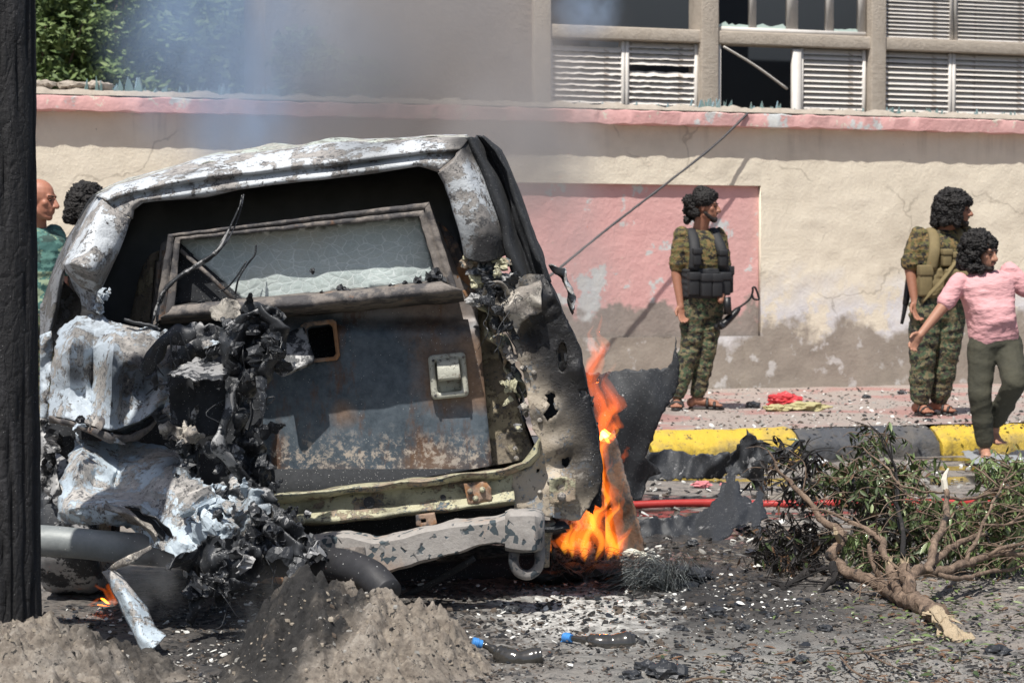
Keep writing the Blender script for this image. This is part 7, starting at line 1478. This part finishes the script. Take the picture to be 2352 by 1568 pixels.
# ------------------------------------------------------------------ smoke
def smoke(u, v, Y, rx, ry, rz, dens, col, seed, label, sc=1.6, thr_=.42, rot=0):
    m = bpy.data.materials.new('smoke_volume'); m.use_nodes = True; t = m.node_tree; t.nodes.clear(); n = t.nodes; o = n.new('ShaderNodeOutputMaterial'); pv = n.new('ShaderNodeVolumePrincipled'); pv.inputs['Color'].default_value = (*col, 1); pv.inputs['Anisotropy'].default_value = .1
    tc = n.new('ShaderNodeTexCoord'); L = n.new('ShaderNodeVectorMath'); L.operation = 'LENGTH'; t.links.new(tc.outputs['Object'], L.inputs[0])
    mr = n.new('ShaderNodeMapRange'); mr.interpolation_type = 'SMOOTHSTEP'; mr.inputs[1].default_value = 1.0; mr.inputs[2].default_value = .15; t.links.new(L.outputs['Value'], mr.inputs[0])
    mp_ = n.new('ShaderNodeMapping'); mp_.inputs['Location'].default_value = (seed * 3.1, seed, 0); mp_.inputs['Scale'].default_value = (1, 1, .8); t.links.new(tc.outputs['Object'], mp_.inputs[0])
    nn = n.new('ShaderNodeTexNoise'); nn.inputs['Scale'].default_value = sc; nn.inputs['Detail'].default_value = 3; nn.inputs['Distortion'].default_value = .6; t.links.new(mp_.outputs[0], nn.inputs[0])
    m2 = n.new('ShaderNodeMapRange'); m2.inputs[1].default_value = thr_; m2.inputs[2].default_value = thr_ + .28; t.links.new(nn.outputs[0], m2.inputs[0])
    a = n.new('ShaderNodeMath'); a.operation = 'MULTIPLY'; t.links.new(mr.outputs[0], a.inputs[0]); t.links.new(m2.outputs[0], a.inputs[1]); b = n.new('ShaderNodeMath'); b.operation = 'MULTIPLY'; b.inputs[1].default_value = dens; t.links.new(a.outputs[0], b.inputs[0])
    t.links.new(b.outputs[0], pv.inputs['Density']); t.links.new(pv.outputs[0], o.inputs['Volume'])
    V, Fs = sph((0, 0, 0), 1.0, 20); me = bpy.data.meshes.new('smoke'); me.from_pydata([w_[:] for w_ in V], [], Fs); me.materials.append(m); ob_ = bpy.data.objects.new('smoke', me); COL.objects.link(ob_); ob_.location = P(u, v, Y); ob_.scale = (rx, ry, rz); ob_.rotation_euler = (0, rot, 0); ob_['kind'] = 'stuff'; ob_['label'] = label
BL = (.52, .70, .95); GY = (.66, .64, .64)
smoke(490, 60, 14.5, .85, .8, 1.15, 1.9, BL, 1, 'bluish white smoke plume over the trees', 2.2, .32)
smoke(700, 150, 15.0, 1.1, 1.0, .9, 1.6, (.62, .70, .82), 3, 'thin blue smoke drifting over the small bushes', 1.8, .30)
smoke(560, 290, 12.5, .42, .5, .55, 1.5, BL, 5, 'thin blue smoke rising behind the roof', 2.2, .34)
smoke(980, 150, 15.2, 1.5, 1.2, 1.3, 1.9, (.56, .54, .54), 7, 'grey-brown smoke veil in front of the building', 1.6, .26)
smoke(1200, 340, 13.0, .62, .8, .8, 2.2, (.56, .54, .54), 9, 'grey smoke rising right of the roof', 1.9, .32)
smoke(1345, 20, 15.5, .30, .6, .28, 2.2, BL, 11, 'wisp of blue smoke before the upper windows', 1.8, .36)
smoke(1330, 640, 11.0, .32, .6, .55, 1.1, (.60, .58, .58), 13, 'faint smoke over the pink panel', 1.9, .36)
smoke(640, 1440, 7.6, .20, .25, .26, 1.6, (.8, .82, .85), 15, 'thin smoke curling off the sooty heap', 2.2, .40)
smoke(330, 1330, 7.75, .22, .22, .18, 1.6, (.8, .82, .85), 17, 'thin smoke before the fallen lamp post', 2.2, .40)
smoke(1352, 1370, 8.9, .05, .08, .13, 5, (.8, .82, .85), 19, 'small wisp of smoke rising from the ash', 2.4, .42)
